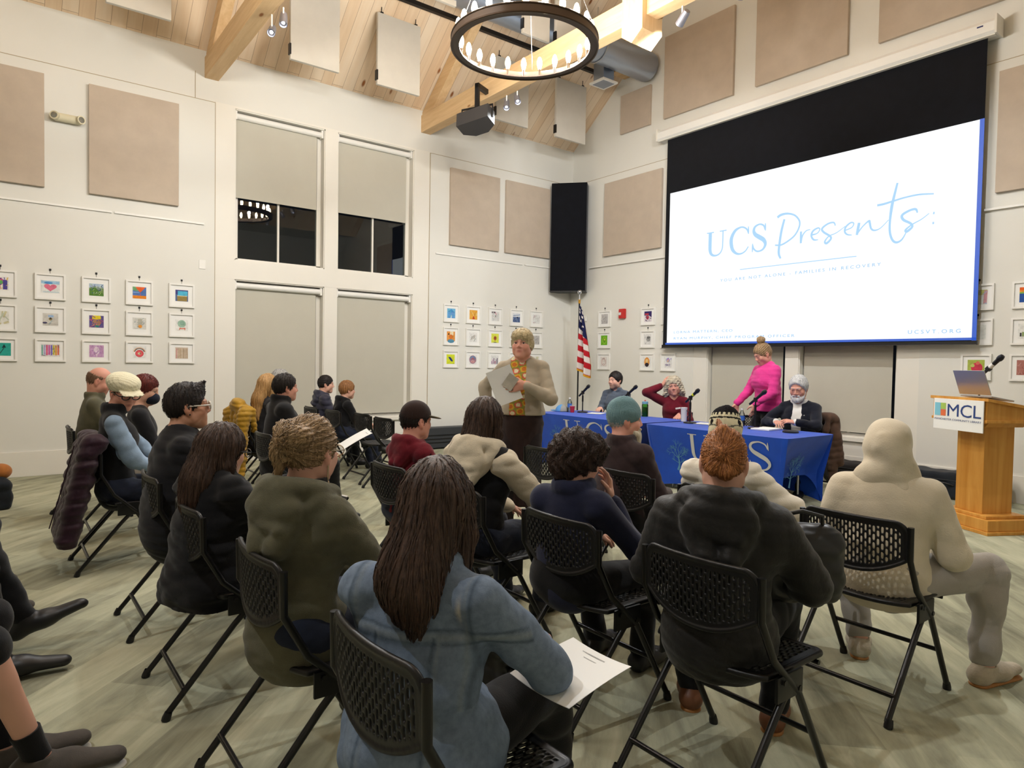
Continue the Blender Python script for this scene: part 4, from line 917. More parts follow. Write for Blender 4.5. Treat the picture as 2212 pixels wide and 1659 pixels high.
ZT = TH+.002
def micstand(x, y, h, az, label, ring=None):
    r = thing('microphone', label, 'microphone', (x, y, ZT), az, 'table microphones')
    MB().lathe([(0, .022), (.03, .022), (.075, .014), (.08, .004), (.08, 0)], 24).build('base', M['blackmetal'], r)
    MB().tube([(0, 0, .015), (0, 0, h-.1)], .0085, 8).tube([(0, 0, h*.4), (0, 0, h*.62)], .013, 10).build('stem', M['blackmetal'], r)
    A = T(0, 0, h-.1) @ RY(math.radians(52)); m = MB(); m.lathe([(0, -.1), (.012, -.1), (.0135, -.09), (.019, .1), (.021, .115)], 16, A); m.build('handle', M['black'], r)
    MB().lathe([(.021, .115), (.026, .125), (.027, .145), (.02, .168), (0, .176)], 16, A).build('grille', flat('mic_grille', C(46, 46, 50), .35, .6), r)
    if ring: MB().lathe([(.0175, .045), (.0195, .045), (.0205, .072), (.018, .072)], 16, A).build('coloured_ring', ring, r)
    MB().box((-.015, -.02, -.03), (.015, .02, .02), .004, T(0, 0, h-.1)).build('clip', M['black'], r)
micstand(2.62, -2.1, .40, .0, 'table microphone nearest the standing speaker'); micstand(3.62, -2.2, .43, .1, 'table microphone in front of the man in a grey shirt')
micstand(4.58, -2.12, .42, -.1, 'table microphone with a yellow ring beside the white tumbler', flat('yellow_ring', C(214, 214, 40), .5)); micstand(5.42, -2.02, .44, -.05, 'table microphone in front of the white haired man')
def lathe_thing(name, label, cat, x, y, parts, z=None, group=None):
    r = thing(name, label, cat, (x, y, ZT if z is None else z), 0, group)
    for nm, prof, mt in parts: MB().lathe(prof, 22).build(nm, mt, r)
    return r
BOT = lambda: [('bottle_body', [(0, .002), (.03, .0), (.033, .01), (.033, .13), (.03, .15), (.014, .185), (.013, .2)], M['clear']), ('label_band', [(.0336, .07), (.0336, .125)], flat('label_blue', C(60, 110, 190), .5)), ('water', [(0, .004), (.03, .004), (.03, .12), (0, .12)], M['clear']), ('cap', [(.015, .195), (.015, .215), (0, .216)], M['white'])]
lathe_thing('water_bottle', 'clear water bottle between the blue cap and the red cup', 'bottle', 2.47, -2.22, BOT()); lathe_thing('water_bottle', 'clear water bottle beside the white haired man\'s microphone', 'bottle', 5.14, -1.86, BOT())
lathe_thing('paper_cup', 'red paper cup next to the first table microphone', 'cup', 2.55, -2.24, [('cup_wall', [(0, .003), (.028, 0), (.038, .095), (.036, .095), (.027, .006)], flat('cup_red', C(172, 30, 52), .5)), ('rim', [(.038, .093), (.04, .096), (.037, .098)], M['white'])])
lathe_thing('drink_bottle', 'green translucent drink bottle in front of the woman in maroon', 'bottle', 3.58, -1.82, [('bottle_body', [(0, .0), (.043, .0), (.045, .01), (.045, .16), (.036, .18), (.034, .19)], M['green']), ('contents', [(0, .006), (.041, .006), (.041, .13), (0, .13)], flat('green_drink', C(70, 170, 60), .3)), ('lid', [(.044, .175), (.044, .205), (.03, .212), (0, .212)], flat('lid_blue', C(120, 165, 185), .4)), ('spout', [(.012, .21), (.012, .228), (0, .23)], flat('spout_orange', C(220, 90, 60), .4))])
r = lathe_thing('tumbler', 'tall white tumbler beside the yellow ringed microphone', 'tumbler', 4.36, -1.96, [('body', [(0, .0), (.034, .0), (.04, .16), (.043, .17), (.043, .178), (0, .18)], M['white'])])
MB().tube([(.042, 0, .14), (.075, 0, .13), (.078, 0, .08), (.05, 0, .05)], .006, 8).build('handle', M['black'], r)
r = thing('baseball_cap', 'light blue baseball cap with grey back lying on the table end', 'cap', (2.33, -2.25, ZT), math.radians(200))
v = Vol((-.12, -.13, -.02), (.2, .13, .13), .005); v.add(ell((0, 0, 0), (.1, .09, .105)), 0).keep(lambda X, Y, Z: -Z+0*X+0*Y)
V, Q = v.mesh(); obj('crown', mesh_np('cap_crown', V, Q, vcol('cap_cloth', .9, .2, 300, .2), True, np.where((V[:, :1] > -.02), np.array([C(92, 150, 205)]), np.array([C(150, 150, 145)]))), r)
v = Vol((.02, -.1, -.03), (.2, .1, .05), .004); v.add(ell((.09, 0, .012), (.095, .075, .012)), 0); V, Q = v.mesh(); obj('brim', mesh_np('cap_brim', V, Q, fabric('cap_brim_blue', C(92, 150, 205))), r)
def sheet(name, label, loc, w, h, rz, tilt=(0, 0), mat=None, lines=0, curl=.0, group=None, n=10):
    o = MB(); V = []; F = []
    for j in range(n+1):
        for i in range(n+1):
            x = (i/n-.5)*w; y = (j/n-.5)*h; z = curl*((i/n-.5)**2*4)+curl*.6*math.sin(j/n*3)
            V.append((x, y, z+.0012))
    k = len(V); V += [(x, y, z-.0012) for x, y, z in V]
    for j in range(n):
        for i in range(n):
            a = j*(n+1)+i; q = (a, a+1, a+n+2, a+n+1); F.append(q); F.append(tuple(p+k for p in q[::-1]))
    o.put(V, F, smooth=True)
    r = o.build(name, mat or M['paper']); r.location = loc; r.rotation_euler = (tilt[0], tilt[1], rz); tag(r, label, 'paper', group)
    if lines:
        m = MB(); rr = random.Random(lines)
        for j in range(lines):
            y = h*.38-j*h*.7/lines; L_ = rr.uniform(.5, .8)*w; i0 = -w*.4
            m.box((i0, y, .0013+curl*.4), (i0+L_, y+.004, .0016+curl*.4))
        m.build('printed_lines', M['printgrey'], r)
    return r
M['printgrey'] = flat('print_grey', C(170, 170, 168), .8)
sheet('paper_sheet', 'white paper lying on the table right of the first microphone', (2.86, -2.05, ZT+.002), .216, .28, .5, lines=6); sheet('paper_sheet', 'white paper beside the green bottle on the table', (3.36, -1.9, ZT+.002), .216, .28, .2, lines=6)
sheet('paper_sheet', 'white paper on the table between tumbler and knit hat', (4.72, -2.0, ZT+.002), .216, .28, .3, lines=6)
r = thing('note_pad', 'white note pad under the white haired man\'s hands', 'note pad', (5.55, -2.0, ZT), .1); MB().box((-.11, -.15, 0), (.11, .15, .018), .003).build('pages', M['paper'], r); MB().box((-.11, .13, .0165), (.11, .15, .0195)).build('binding', M['trim'], r)
r = thing('phone_puck', 'flat round black disc on the table corner', 'disc', (5.88, -2.05, ZT)); MB().lathe([(0, .022), (.07, .022), (.085, .012), (.085, 0)], 28).build('case', M['black'], r); MB().lathe([(0, .0235), (.03, .0232), (.032, .022)], 20).build('button', flat('puck_grey', C(50, 50, 52), .4), r)

# ================================================================ lectern, laptop, microphone
M['oak'] = wood('pine_varnished', C(196, 132, 52), C(222, 164, 82), C(110, 60, 22), .4, 'z', .8)
LE = thing('lectern', 'honey coloured wooden lectern with white MCL sign on its front', 'lectern', (7.60, -1.69, 0), math.radians(-28))
# local: -y is the front with the sign, x to its right
MB().box((-.31, -.25, 0), (.31, .29, .03), .004).box((-.29, -.23, .03), (.29, .27, .13), .006).box((-.24, -.2, .13), (.24, .22, .16), .006).build('plinth', M['oak'], LE)
MB().box((-.15, -.155, .16), (.15, .155, .99), .004).build('column', M['oak'], LE)
m = MB(); P = [(-.19, 0), (.19, 0), (.24, .05), (.24, .06), (-.24, .06), (-.24, .05)]
m.put([(x, -.2, z+.95) for x, z in P]+[(x, .2, z+.95) for x, z in P], [tuple(range(6)), tuple(range(11, 5, -1))]+[(i, 6+i, 6+(i+1) % 6, (i+1) % 6) for i in range(6)]); m.build('corbel', M['oak'], LE)
m = MB(); A = [(-.30, -.29, 1.0), (.30, -.29, 1.0), (.30, .27, 1.0), (-.30, .27, 1.0), (-.30, -.29, 1.19), (.30, -.29, 1.19), (.30, .27, 1.10), (-.30, .27, 1.10)]
m.put(A, [(0, 3, 2, 1), (4, 5, 6, 7), (0, 1, 5, 4), (1, 2, 6, 5), (2, 3, 7, 6), (3, 0, 4, 7)]); m.box((-.31, -.3, .995), (.31, .28, 1.02), .004); m.build('desk_box', M['oak'], LE)
m = MB(); B = [(-.325, -.305, 1.188), (.325, -.305, 1.188), (.325, .29, 1.095), (-.325, .29, 1.095)]; m.put(B+[(x, y, z+.026) for x, y, z in B], [(0, 3, 2, 1), (4, 5, 6, 7), (0, 1, 5, 4), (1, 2, 6, 5), (2, 3, 7, 6), (3, 0, 4, 7)]); m.build('desk_top', M['oak'], LE)
SG = thing('lectern_sign', 'white MCL sign with three coloured squares on the lectern front', 'sign', (7.60, -1.69, 0), math.radians(-28))
fn = lambda u, v: (u, -.319, v)
MB().box((-.265, -.317, .905), (.29, -.308, 1.19), .002).build('board', M['paper'], SG)
m = MB(); lettering(m, 'MCL', .37, .115, lambda u, v: fn(-.1+u, 1.03+v), .95); lettering(m, 'MANCHESTER COMMUNITY LIBRARY', .525, .018, lambda u, v: fn(-.25+u, .99+v), 1.0); m.build('lettering', flat('sign_blue', C(38, 66, 128), .6), SG)
for (x0, z0, x1, z1, c) in ((-.25, 1.03, -.183, 1.15, C(130, 200, 220)), (-.18, 1.092, -.12, 1.15, C(168, 200, 92)), (-.18, 1.03, -.12, 1.089, C(226, 112, 66))):
    m = MB(); m.put([fn(x0, z0), fn(x1, z0), fn(x1, z1), fn(x0, z1)], [(0, 1, 2, 3)]); m.build('colour_square', flat('square', c, .6), SG)
LT = thing('laptop', 'silver laptop standing open on the lectern', 'laptop', (7.62, -1.69, 1.193), math.radians(-28))
silver = flat('laptop_silver', C(182, 182, 186), .35, .75)
q = RX(-.155); MB().box((-.17, -.15, .0), (.17, .09, .014), .003, q).build('keyboard_base', silver, LT)
m = MB(); m.box((-.172, -.006, 0), (.172, .002, .235), .002, T(0, -.15, .045) @ RX(.36)); m.build('screen_lid', silver, LT)
MB().box((-.16, .0021, .012), (.16, .003, .225), 0, T(0, -.15, .045) @ RX(.36)).build('display', flat('display_dark', C(40, 44, 60), .2), LT)
GM = thing('gooseneck_microphone', 'black gooseneck microphone rising behind the laptop on the lectern', 'microphone', (7.52, -1.57, 1.13), math.radians(-28))
P = spline([(0, .0, 0), (-.03, -.01, .14), (-.01, -.02, .24), (.05, -.02, .31), (.10, -.02, .35)], 5); MB().tube([tuple(p) for p in P], .008, 8).lathe([(0, .02), (.03, .018), (.035, 0)], 16).build('gooseneck', M['black'], GM)
A = T(.1, -.02, .36) @ RZ(.1) @ RY(math.radians(48)); MB().lathe([(0, -.11), (.011, -.11), (.014, -.09), (.02, .09), (.021, .1)], 16, A).build('handle', M['black'], GM)
MB().lathe([(.021, .1), (.027, .112), (.028, .135), (.02, .158), (0, .165)], 16, A).build('grille', flat('goose_grille', C(40, 42, 52), .35, .6), GM); MB().lathe([(.0172, -.02), (.0182, -.02), (.02, .045), (.018, .045)], 16, A).build('white_band', M['white'], GM); MB().box((-.02, -.02, -.04), (.02, .02, .0), .006, A).build('clip', M['black'], GM)

# ================================================================ low black cases along the walls
def case(name, label, loc, rz, L, W, H, mat, strap=True):
    r = thing(name, label, 'case', loc, rz)
    v = Vol((-L/2-.03, -W/2-.03, -.01), (L/2+.03, W/2+.03, H+.03), .012); v.add(rbox((0, 0, H/2), (L/2, W/2, H/2), .045), 0); v.warp(lambda X, Y, Z: .006*np.sin(X*13+Z*9)+.004*np.sin(X*31))
    v.keep(lambda X, Y, Z: -Z+.001+0*X+0*Y); V, Q = v.mesh(); obj('body', mesh_np(name, V, Q, mat), r)
    if strap:
        MB().tube([(-.18, -W/2-.005, H*.55), (-.1, -W/2-.035, H*.62), (.1, -W/2-.035, H*.62), (.18, -W/2-.005, H*.55)], .011, 8).build('handle', M['black'], r)
        MB().box((-.3, -W/2-.012, H*.72), (.3, -W/2-.004, H*.745)).build('zip', flat('zip_grey', C(70, 72, 76), .4, .4), r)
    return r
M['casefab'] = fabric('case_nylon', C(38, 44, 52), .8, .25, 5, 300, .3)
case('equipment_case', 'long black padded case on the floor left of the lectern', (6.75, -.28, 0), 0, 1.25, .36, .30, M['casefab']); case('equipment_case', 'black padded case on the floor under the window right of the table', (5.75, -.26, 0), .03, .72, .34, .27, flat('case_dark', C(40, 36, 36), .8))
r = thing('floor_heater', 'long low dark grey heater along the left wall behind the boy in maroon', 'heater', (.16, -2.2, 0)); MB().box((-.11, -1.35, .02), (.1, 1.35, .36), .012).build('housing', flat('heater_grey', C(58, 60, 64), .5, .2), r); MB().box((.1, -1.3, .1), (.104, 1.3, .12)).box((.1, -1.3, .16), (.104, 1.3, .18)).box((.1, -1.3, .22), (.104, 1.3, .24)).build('louvres', M['black'], r); MB().box((-.11, -1.35, 0), (.08, -1.31, .02)).box((-.11, 1.31, 0), (.08, 1.35, .02)).build('feet', M['black'], r)
# ================================================================ people
# local frame of a person: x to their right, +y forward, z up; origin on the floor under the hips
SKIN = {'light': C(222, 172, 150), 'pink': C(220, 160, 140), 'tan': C(186, 126, 96), 'warm': C(206, 152, 124)}
M['skin'] = vcol('skin', .5, .35, 320, .05, .0)
def rotm(yaw, pitch, roll=0):
    R = Matrix.Rotation(yaw, 3, 'Z') @ Matrix.Rotation(roll, 3, 'Y') @ Matrix.Rotation(-pitch, 3, 'X')
    return np.array(R)
def ik(S, Tg, L1, L2, pole):
    S = np.array(S, float); Tg = np.array(Tg, float); d = Tg-S; n = np.linalg.norm(d)
    if n > (L1+L2)*.995: Tg = S+d/n*(L1+L2)*.995; d = Tg-S; n = np.linalg.norm(d)
    u = d/n; a = (L1*L1-L2*L2+n*n)/(2*n); h = math.sqrt(max(L1*L1-a*a, 0)); p = np.array(pole, float); p = p-u*(p@u); p /= np.linalg.norm(p)+1e-9
    return S+u*a+p*h, Tg
class Rig:
    def __init__(s, P):
        g = P.get; s.P = P; s.sit = g('sit', True); ht = P['ht']; s.hs = g('hs', 1.0); k = g('k', 1.0)*(1 if s.sit else ht/1.68)
        s.hipz = .53 if s.sit else .545*ht; s.hip = vec(0, 0, s.hipz)
        ly = g('lean', .03); lx = g('leanx', 0.)
        top = ht-g('hairtop', .015)
        s.neck = vec(lx, ly, top-g('nk', .25)*s.hs)
        s.HC = s.neck+vec(g('hx', 0.), g('hy', .035), 0); s.HC[2] = top-.118*s.hs*(1-.18*abs(math.sin(g('pitch', 0))))
        s.R = rotm(math.radians(g('hyaw', 0)), math.radians(g('hpitch', 4)), math.radians(g('hroll', 0)))
        sw = g('sw', .155)*k; s.sw = sw; s.sh = {}
        tw = math.radians(g('twist', 0))
        for sd in (-1, 1): s.sh[sd] = s.neck+vec(sd*sw*math.cos(tw), sd*sw*math.sin(tw)-.012, -.075*k+sd*g('shtilt', 0))
        s.chest = s.hip*.34+s.neck*.66+vec(0, .012+g('chest', 0), -.02); s.waist = s.hip*.72+s.neck*.28+vec(0, g('slouch', -.02), 0)
        L1, L2 = .275*k, .245*k; s.k = k
        s.el, s.wr = {}, {}
        for sd in (-1, 1):
            hand = g('rh' if sd > 0 else 'lh', (sd*.10, .30, .60) if s.sit else (sd*.26, .06, s.hipz-.12))
            pole = g('rp' if sd > 0 else 'lp', (sd*.55, -.8, -.6) if s.sit else (sd*.6, -1, -.2))
            s.el[sd], s.wr[sd] = ik(s.sh[sd], hand, L1, L2, pole)
        s.hj, s.kn, s.an = {}, {}, {}
        for sd in (-1, 1):
            s.hj[sd] = s.hip+vec(sd*.088*k, .0, -.02)
            if s.sit:
                ank = g('rf' if sd > 0 else 'lf', (sd*.13, .46, .085)); kp = g('rk' if sd > 0 else 'lk', (sd*.25, .6, 1))
                s.kn[sd], s.an[sd] = ik(s.hj[sd], ank, .42*k, .43*k, kp)
            else:
                ank = (sd*.095, .0+.03*sd, .085); s.kn[sd], s.an[sd] = ik(s.hj[sd], ank, s.hipz*.47, s.hipz*.46, (0, 1, 0))
        s.toe = {sd: vec(*g('rt' if sd > 0 else 'lt', (.12*sd, 1, -.05))) for sd in (-1, 1)}
        lo = np.min([s.hip-.25, s.HC-.22]+[v-.14 for D in (s.el, s.wr, s.kn, s.an) for v in D.values()], 0); hi = np.max([s.hip+.25, s.HC+.24]+[v+.2 for D in (s.el, s.wr, s.kn, s.an) for v in D.values()], 0)
        lo[2] = max(lo[2], -.01); s.lo, s.hi = lo, hi
    def H(s, x, y, z): return s.HC+s.R @ (vec(x, y, z)*s.hs)     # head-local point
    def torso(s, v, t=0, wide=1.0, k=.03, belly=0):
        f = (0, 1, 0); w = wide*s.k; x = s.sw/.155
        v.add(cap(s.hip+vec(0, -.005, .0), s.waist, .150*w+t*.8, .126*w+t*.8, f, 1.30), .0)
        v.add(cap(s.waist, s.chest, .126*w+t*.8, .138*w*x**.5+t*.8, f, 1.34), k); v.add(cap(s.chest, s.neck+vec(0, -.015, -.085), .138*w*x**.5+t*.8, .098*w+t*.6, f, 1.36), k)
        v.add(cap(s.sh[-1]*.9+s.neck*.1, s.sh[1]*.9+s.neck*.1, .043*s.k+t*.8, None), .03)
        for sd in (-1, 1): v.add(cap(s.neck+vec(sd*.015, -.014, -.005), s.sh[sd]+vec(-sd*.02, -.004, .006), .036*s.k+t*.6, .036*s.k+t*.8), .03)
        if belly: v.add(ell(s.waist+vec(0, .06, -.02), (.13, .10, .12)), .06)
        if s.P.get('bust'):
            for sd in (-1, 1): v.add(ell(s.chest+vec(sd*.068, .085, -.035), (.062+t*.5, .05+t*.4, .058+t*.5)), .04)
    def arms(s, v, t=0, t2=None, k=.02, end=1.0, which=(-1, 1)):
        t2 = t if t2 is None else t2
        for sd in which:
            a, b, c = s.sh[sd], s.el[sd], s.wr[sd]; c = b+(c-b)*end
            v.add(cap(a, b, .044*s.k+t, .037*s.k+t), k+.006); v.add(cap(b, c, .037*s.k+t, .026*s.k+t2), k)
    def legs(s, v, t=0, t2=None, k=.03, end=1.0):
        t2 = t if t2 is None else t2
        for sd in (-1, 1):
            a, b, c = s.hj[sd], s.kn[sd], s.an[sd]; c = b+(c-b)*end
            v.add(cap(a, b, .080*s.k+t, .054*s.k+t), k); m = b+(c-b)*.3
            v.add(cap(b, c, .050*s.k+t, .034*s.k+t2), k); v.add(cap(b+(0, -.012, 0), m+vec(0, -.014, 0), .046*s.k+t, .047*s.k+t), k)
    def foot(s, v, sd, t=0, L=.19):
        a = s.an[sd]; d = s.toe[sd]/np.linalg.norm(s.toe[sd]); heel = a+vec(0, 0, -.045)-d*.035; toe = heel+d*(L+.03)
        v.add(cap(a, heel, .036+t, .036+t), .02); v.add(cap(heel, a+vec(0, 0, -.04)+d*.09, .036+t, .042+t, (0, 0, 1), 1.2), .02); v.add(cap(a+vec(0, 0, -.042)+d*.08, toe, .043+t, .028+t, (0, 0, 1), 1.45), .03)
    def head(s, v):
        h = s.hs; A = lambda p, k: v.add(p, k)
        e = lambda c, r: ell(s.H(*c), np.array(r)*h, s.R)
        c_ = lambda a, b, ra, rb=None: cap(s.H(*a), s.H(*b), ra*h, (ra if rb is None else rb)*h)
        A(e((0, -.012, .022), (.073, .094, .096)), 0); A(e((0, .028, -.04), (.058, .064, .078)), .03); A(e((0, .066, -.095), (.026, .024, .022)), .03)
        for q in (-1, 1):
            A(e((q*.040, .052, -.028), (.026, .028, .028)), .025); A(c_((q*.012, .083, .024), (q*.042, .072, .022), .011, .009), .015)
            A(e((q*.055, .01, -.065), (.018, .036, .03)), .03)
        for q in (-1, 1): v.cut(e((q*.031, .098, .004), (.017, .018, .012)), .014)
        A(c_((0, .086, .012), (0, .103, -.024), .0075, .0102), .012)
        for q in (-1, 1): A(e((q*.0115, .094, -.030), (.0085, .010, .008)), .007)
        cl = s.P.get('lids', 0)
        for q in (-1, 1): A(e((q*.031, .0785, .0125-.006*cl), (.017, .0105, .0065+.004*cl)), .004); A(e((q*.031, .0785, -.0075), (.016, .009, .0055)), .004)
        A(c_((-.019, .083, -.057), (.019, .083, -.057), .0085), .008); A(c_((-.016, .081, -.069), (.016, .081, -.069), .0095), .008)
        v.cut(c_((-.022, .097, -.0625), (.022, .097, -.0625), .004), .006)
        for q in (-1, 1):
            A(e((q*.077, -.006, -.006), (.011, .021, .032)), .008); v.cut(e((q*.086, .0, -.0), (.006, .011, .018)), .004); A(e((q*.074, .0, -.036), (.009, .012, .013)), .008)
        A(cap(s.H(0, -.028, -.05), s.neck+vec(0, -.012, -.02), .05*h, .056*h), .03); A(cap(s.neck+vec(0, -.01, 0), s.neck+vec(0, -.01, -.09), .056*h, .09*h, (0, 1, 0), 1.25), .03)
    def hand(s, v, sd, spec):
        """palm, four bent fingers and a thumb; spec = (finger dir, palm normal, curl 0..1)"""
        w = s.wr[sd]; fd, pn, curl = spec; fd = np.array(fd, float); fd /= np.linalg.norm(fd); pn = np.array(pn, float); pn -= fd*(pn@fd); pn /= np.linalg.norm(pn)
        sx = np.cross(fd, pn)*sd           # towards the thumb side
        v.add(cap(w-fd*.02, w+fd*.035, .026, .03, pn, 1.5), .015)
        for o in (-.026, 0, .026): v.add(cap(w+fd*.03+sx*o*.7, w+fd*.088+sx*o, .019, .0155, pn, 1.25), .012)
        for i, (o, L) in enumerate(((.033, .076), (.0115, .086), (-.0105, .080), (-.032, .062))):
            p = w+fd*(.09-.006*abs(i-1))+sx*o; a = 0; d = fd; sp = sx*(o*1.6)
            for j, q in enumerate((.44, .32, .26)):
                a = curl*(.5, 1.1, 1.6)[j]*.85; d = fd*math.cos(a)+pn*math.sin(a)+sp*(1 if j == 0 else .5); d = d/np.linalg.norm(d)
                n = p+d*L*q; v.add(cap(p, n, .0088-.0009*j, .0082-.0009*j), .003 if j else .007); p = n
        b = w+fd*.028+sx*.03+pn*.008; d = (fd*.62+sx*.72+pn*.35); d /= np.linalg.norm(d); n = b+d*.042; v.add(cap(b, n, .0145, .0105), .012)
        d2 = fd*.85+sx*.25*(1-curl)+pn*(.45+.3*curl); d2 /= np.linalg.norm(d2); v.add(cap(n, n+d2*.034, .0105, .0082), .004)

def fold(a=.004, seed=0, f=1.0):
    r = np.random.default_rng(seed+5); W = r.normal(0, 1, (7, 3))*vec(13, 13, 22)*f; ph = r.uniform(0, 6, 7)
    def fn(X, Y, Z):
        s = 0
        for i, ((x, y, z), p) in enumerate(zip(W, ph)):
            q = np.sin(x*X+y*Y+z*Z+p+1.5*np.sin(7*Z+5*X+p)+.8*np.sin(11*Y-9*X+2*p)); s = s+(1-2.2*np.abs(q)**.75 if i < 4 else q)
        return a*.42*s
    return fn
def eyes(rg, r, iris=(70, 50, 36), closed=0):
    col = [C(205, 196, 190), C(*iris), C(12, 10, 10)]
    for q in (-1, 1):
        m = MB(); c = rg.H(q*.031, .0752, .003); F = np.array(rg.R)
        m.ball((0, 0, 0), .0112*rg.hs, 14, 10)
        me = []
        for f_ in m.f:
            p = np.mean([m.v[i] for i in f_], 0); d = (F.T @ p)/np.linalg.norm(p); ang = math.acos(max(-1, min(1, d[1])))
            me.append(col[2] if ang < .3 else col[1] if ang < .66 else col[0])
        m.c = me; o = m.build('eye', M['eye'], r); o.location = c
M['eye'] = vcol('eye_white', .15, .5)
def skincol(rg, V, P):
    base = np.array(SKIN[P.get('skin', 'light')]); col = np.tile(base, (len(V), 1)); L = ((V-rg.HC) @ rg.R)/rg.hs
    def dab(c, r, rgb, a):
        d = np.sqrt((((L-np.array(c))/np.array(r))**2).sum(1)); w = np.clip(1.25-d, 0, 1)[:, None]*a; col[:] = col*(1-w)+w*np.array(rgb)
    for q in (-1, 1):
        dab((q*.042, .06, -.03), (.03, .04, .028), base*vec(1.0, .78, .76, 1), .5); dab((q*.078, -.005, -.01), (.02, .03, .04), base*vec(1.0, .72, .68, 1), .5)
        dab((q*.03, .095, .007), (.022, .03, .012), base*vec(.62, .56, .55, 1), .75)
    dab((0, .1, -.03), (.02, .025, .015), base*vec(1, .78, .76, 1), .5)
    dab((0, .095, -.063), (.022, .03, .0125), P.get('lips', C(176, 92, 86)), .8)
    bc = P.get('brow', C(90, 66, 48))
    for q in (-1, 1):
        dab((q*.022, .095, .026), (.013, .03, .0055), bc, .8); dab((q*.042, .085, .0265), (.013, .03, .0055), bc, .8)
    if P.get('stubble') is not None:
        w = (np.clip((-.035-L[:, 2])/.03, 0, 1)*np.clip((L[:, 1]+.0)/.04, 0, 1)*(L[:, 2] > -.13))[:, None]*.65; col[:] = col*(1-w)+w*np.array(P['stubble'])
    return col
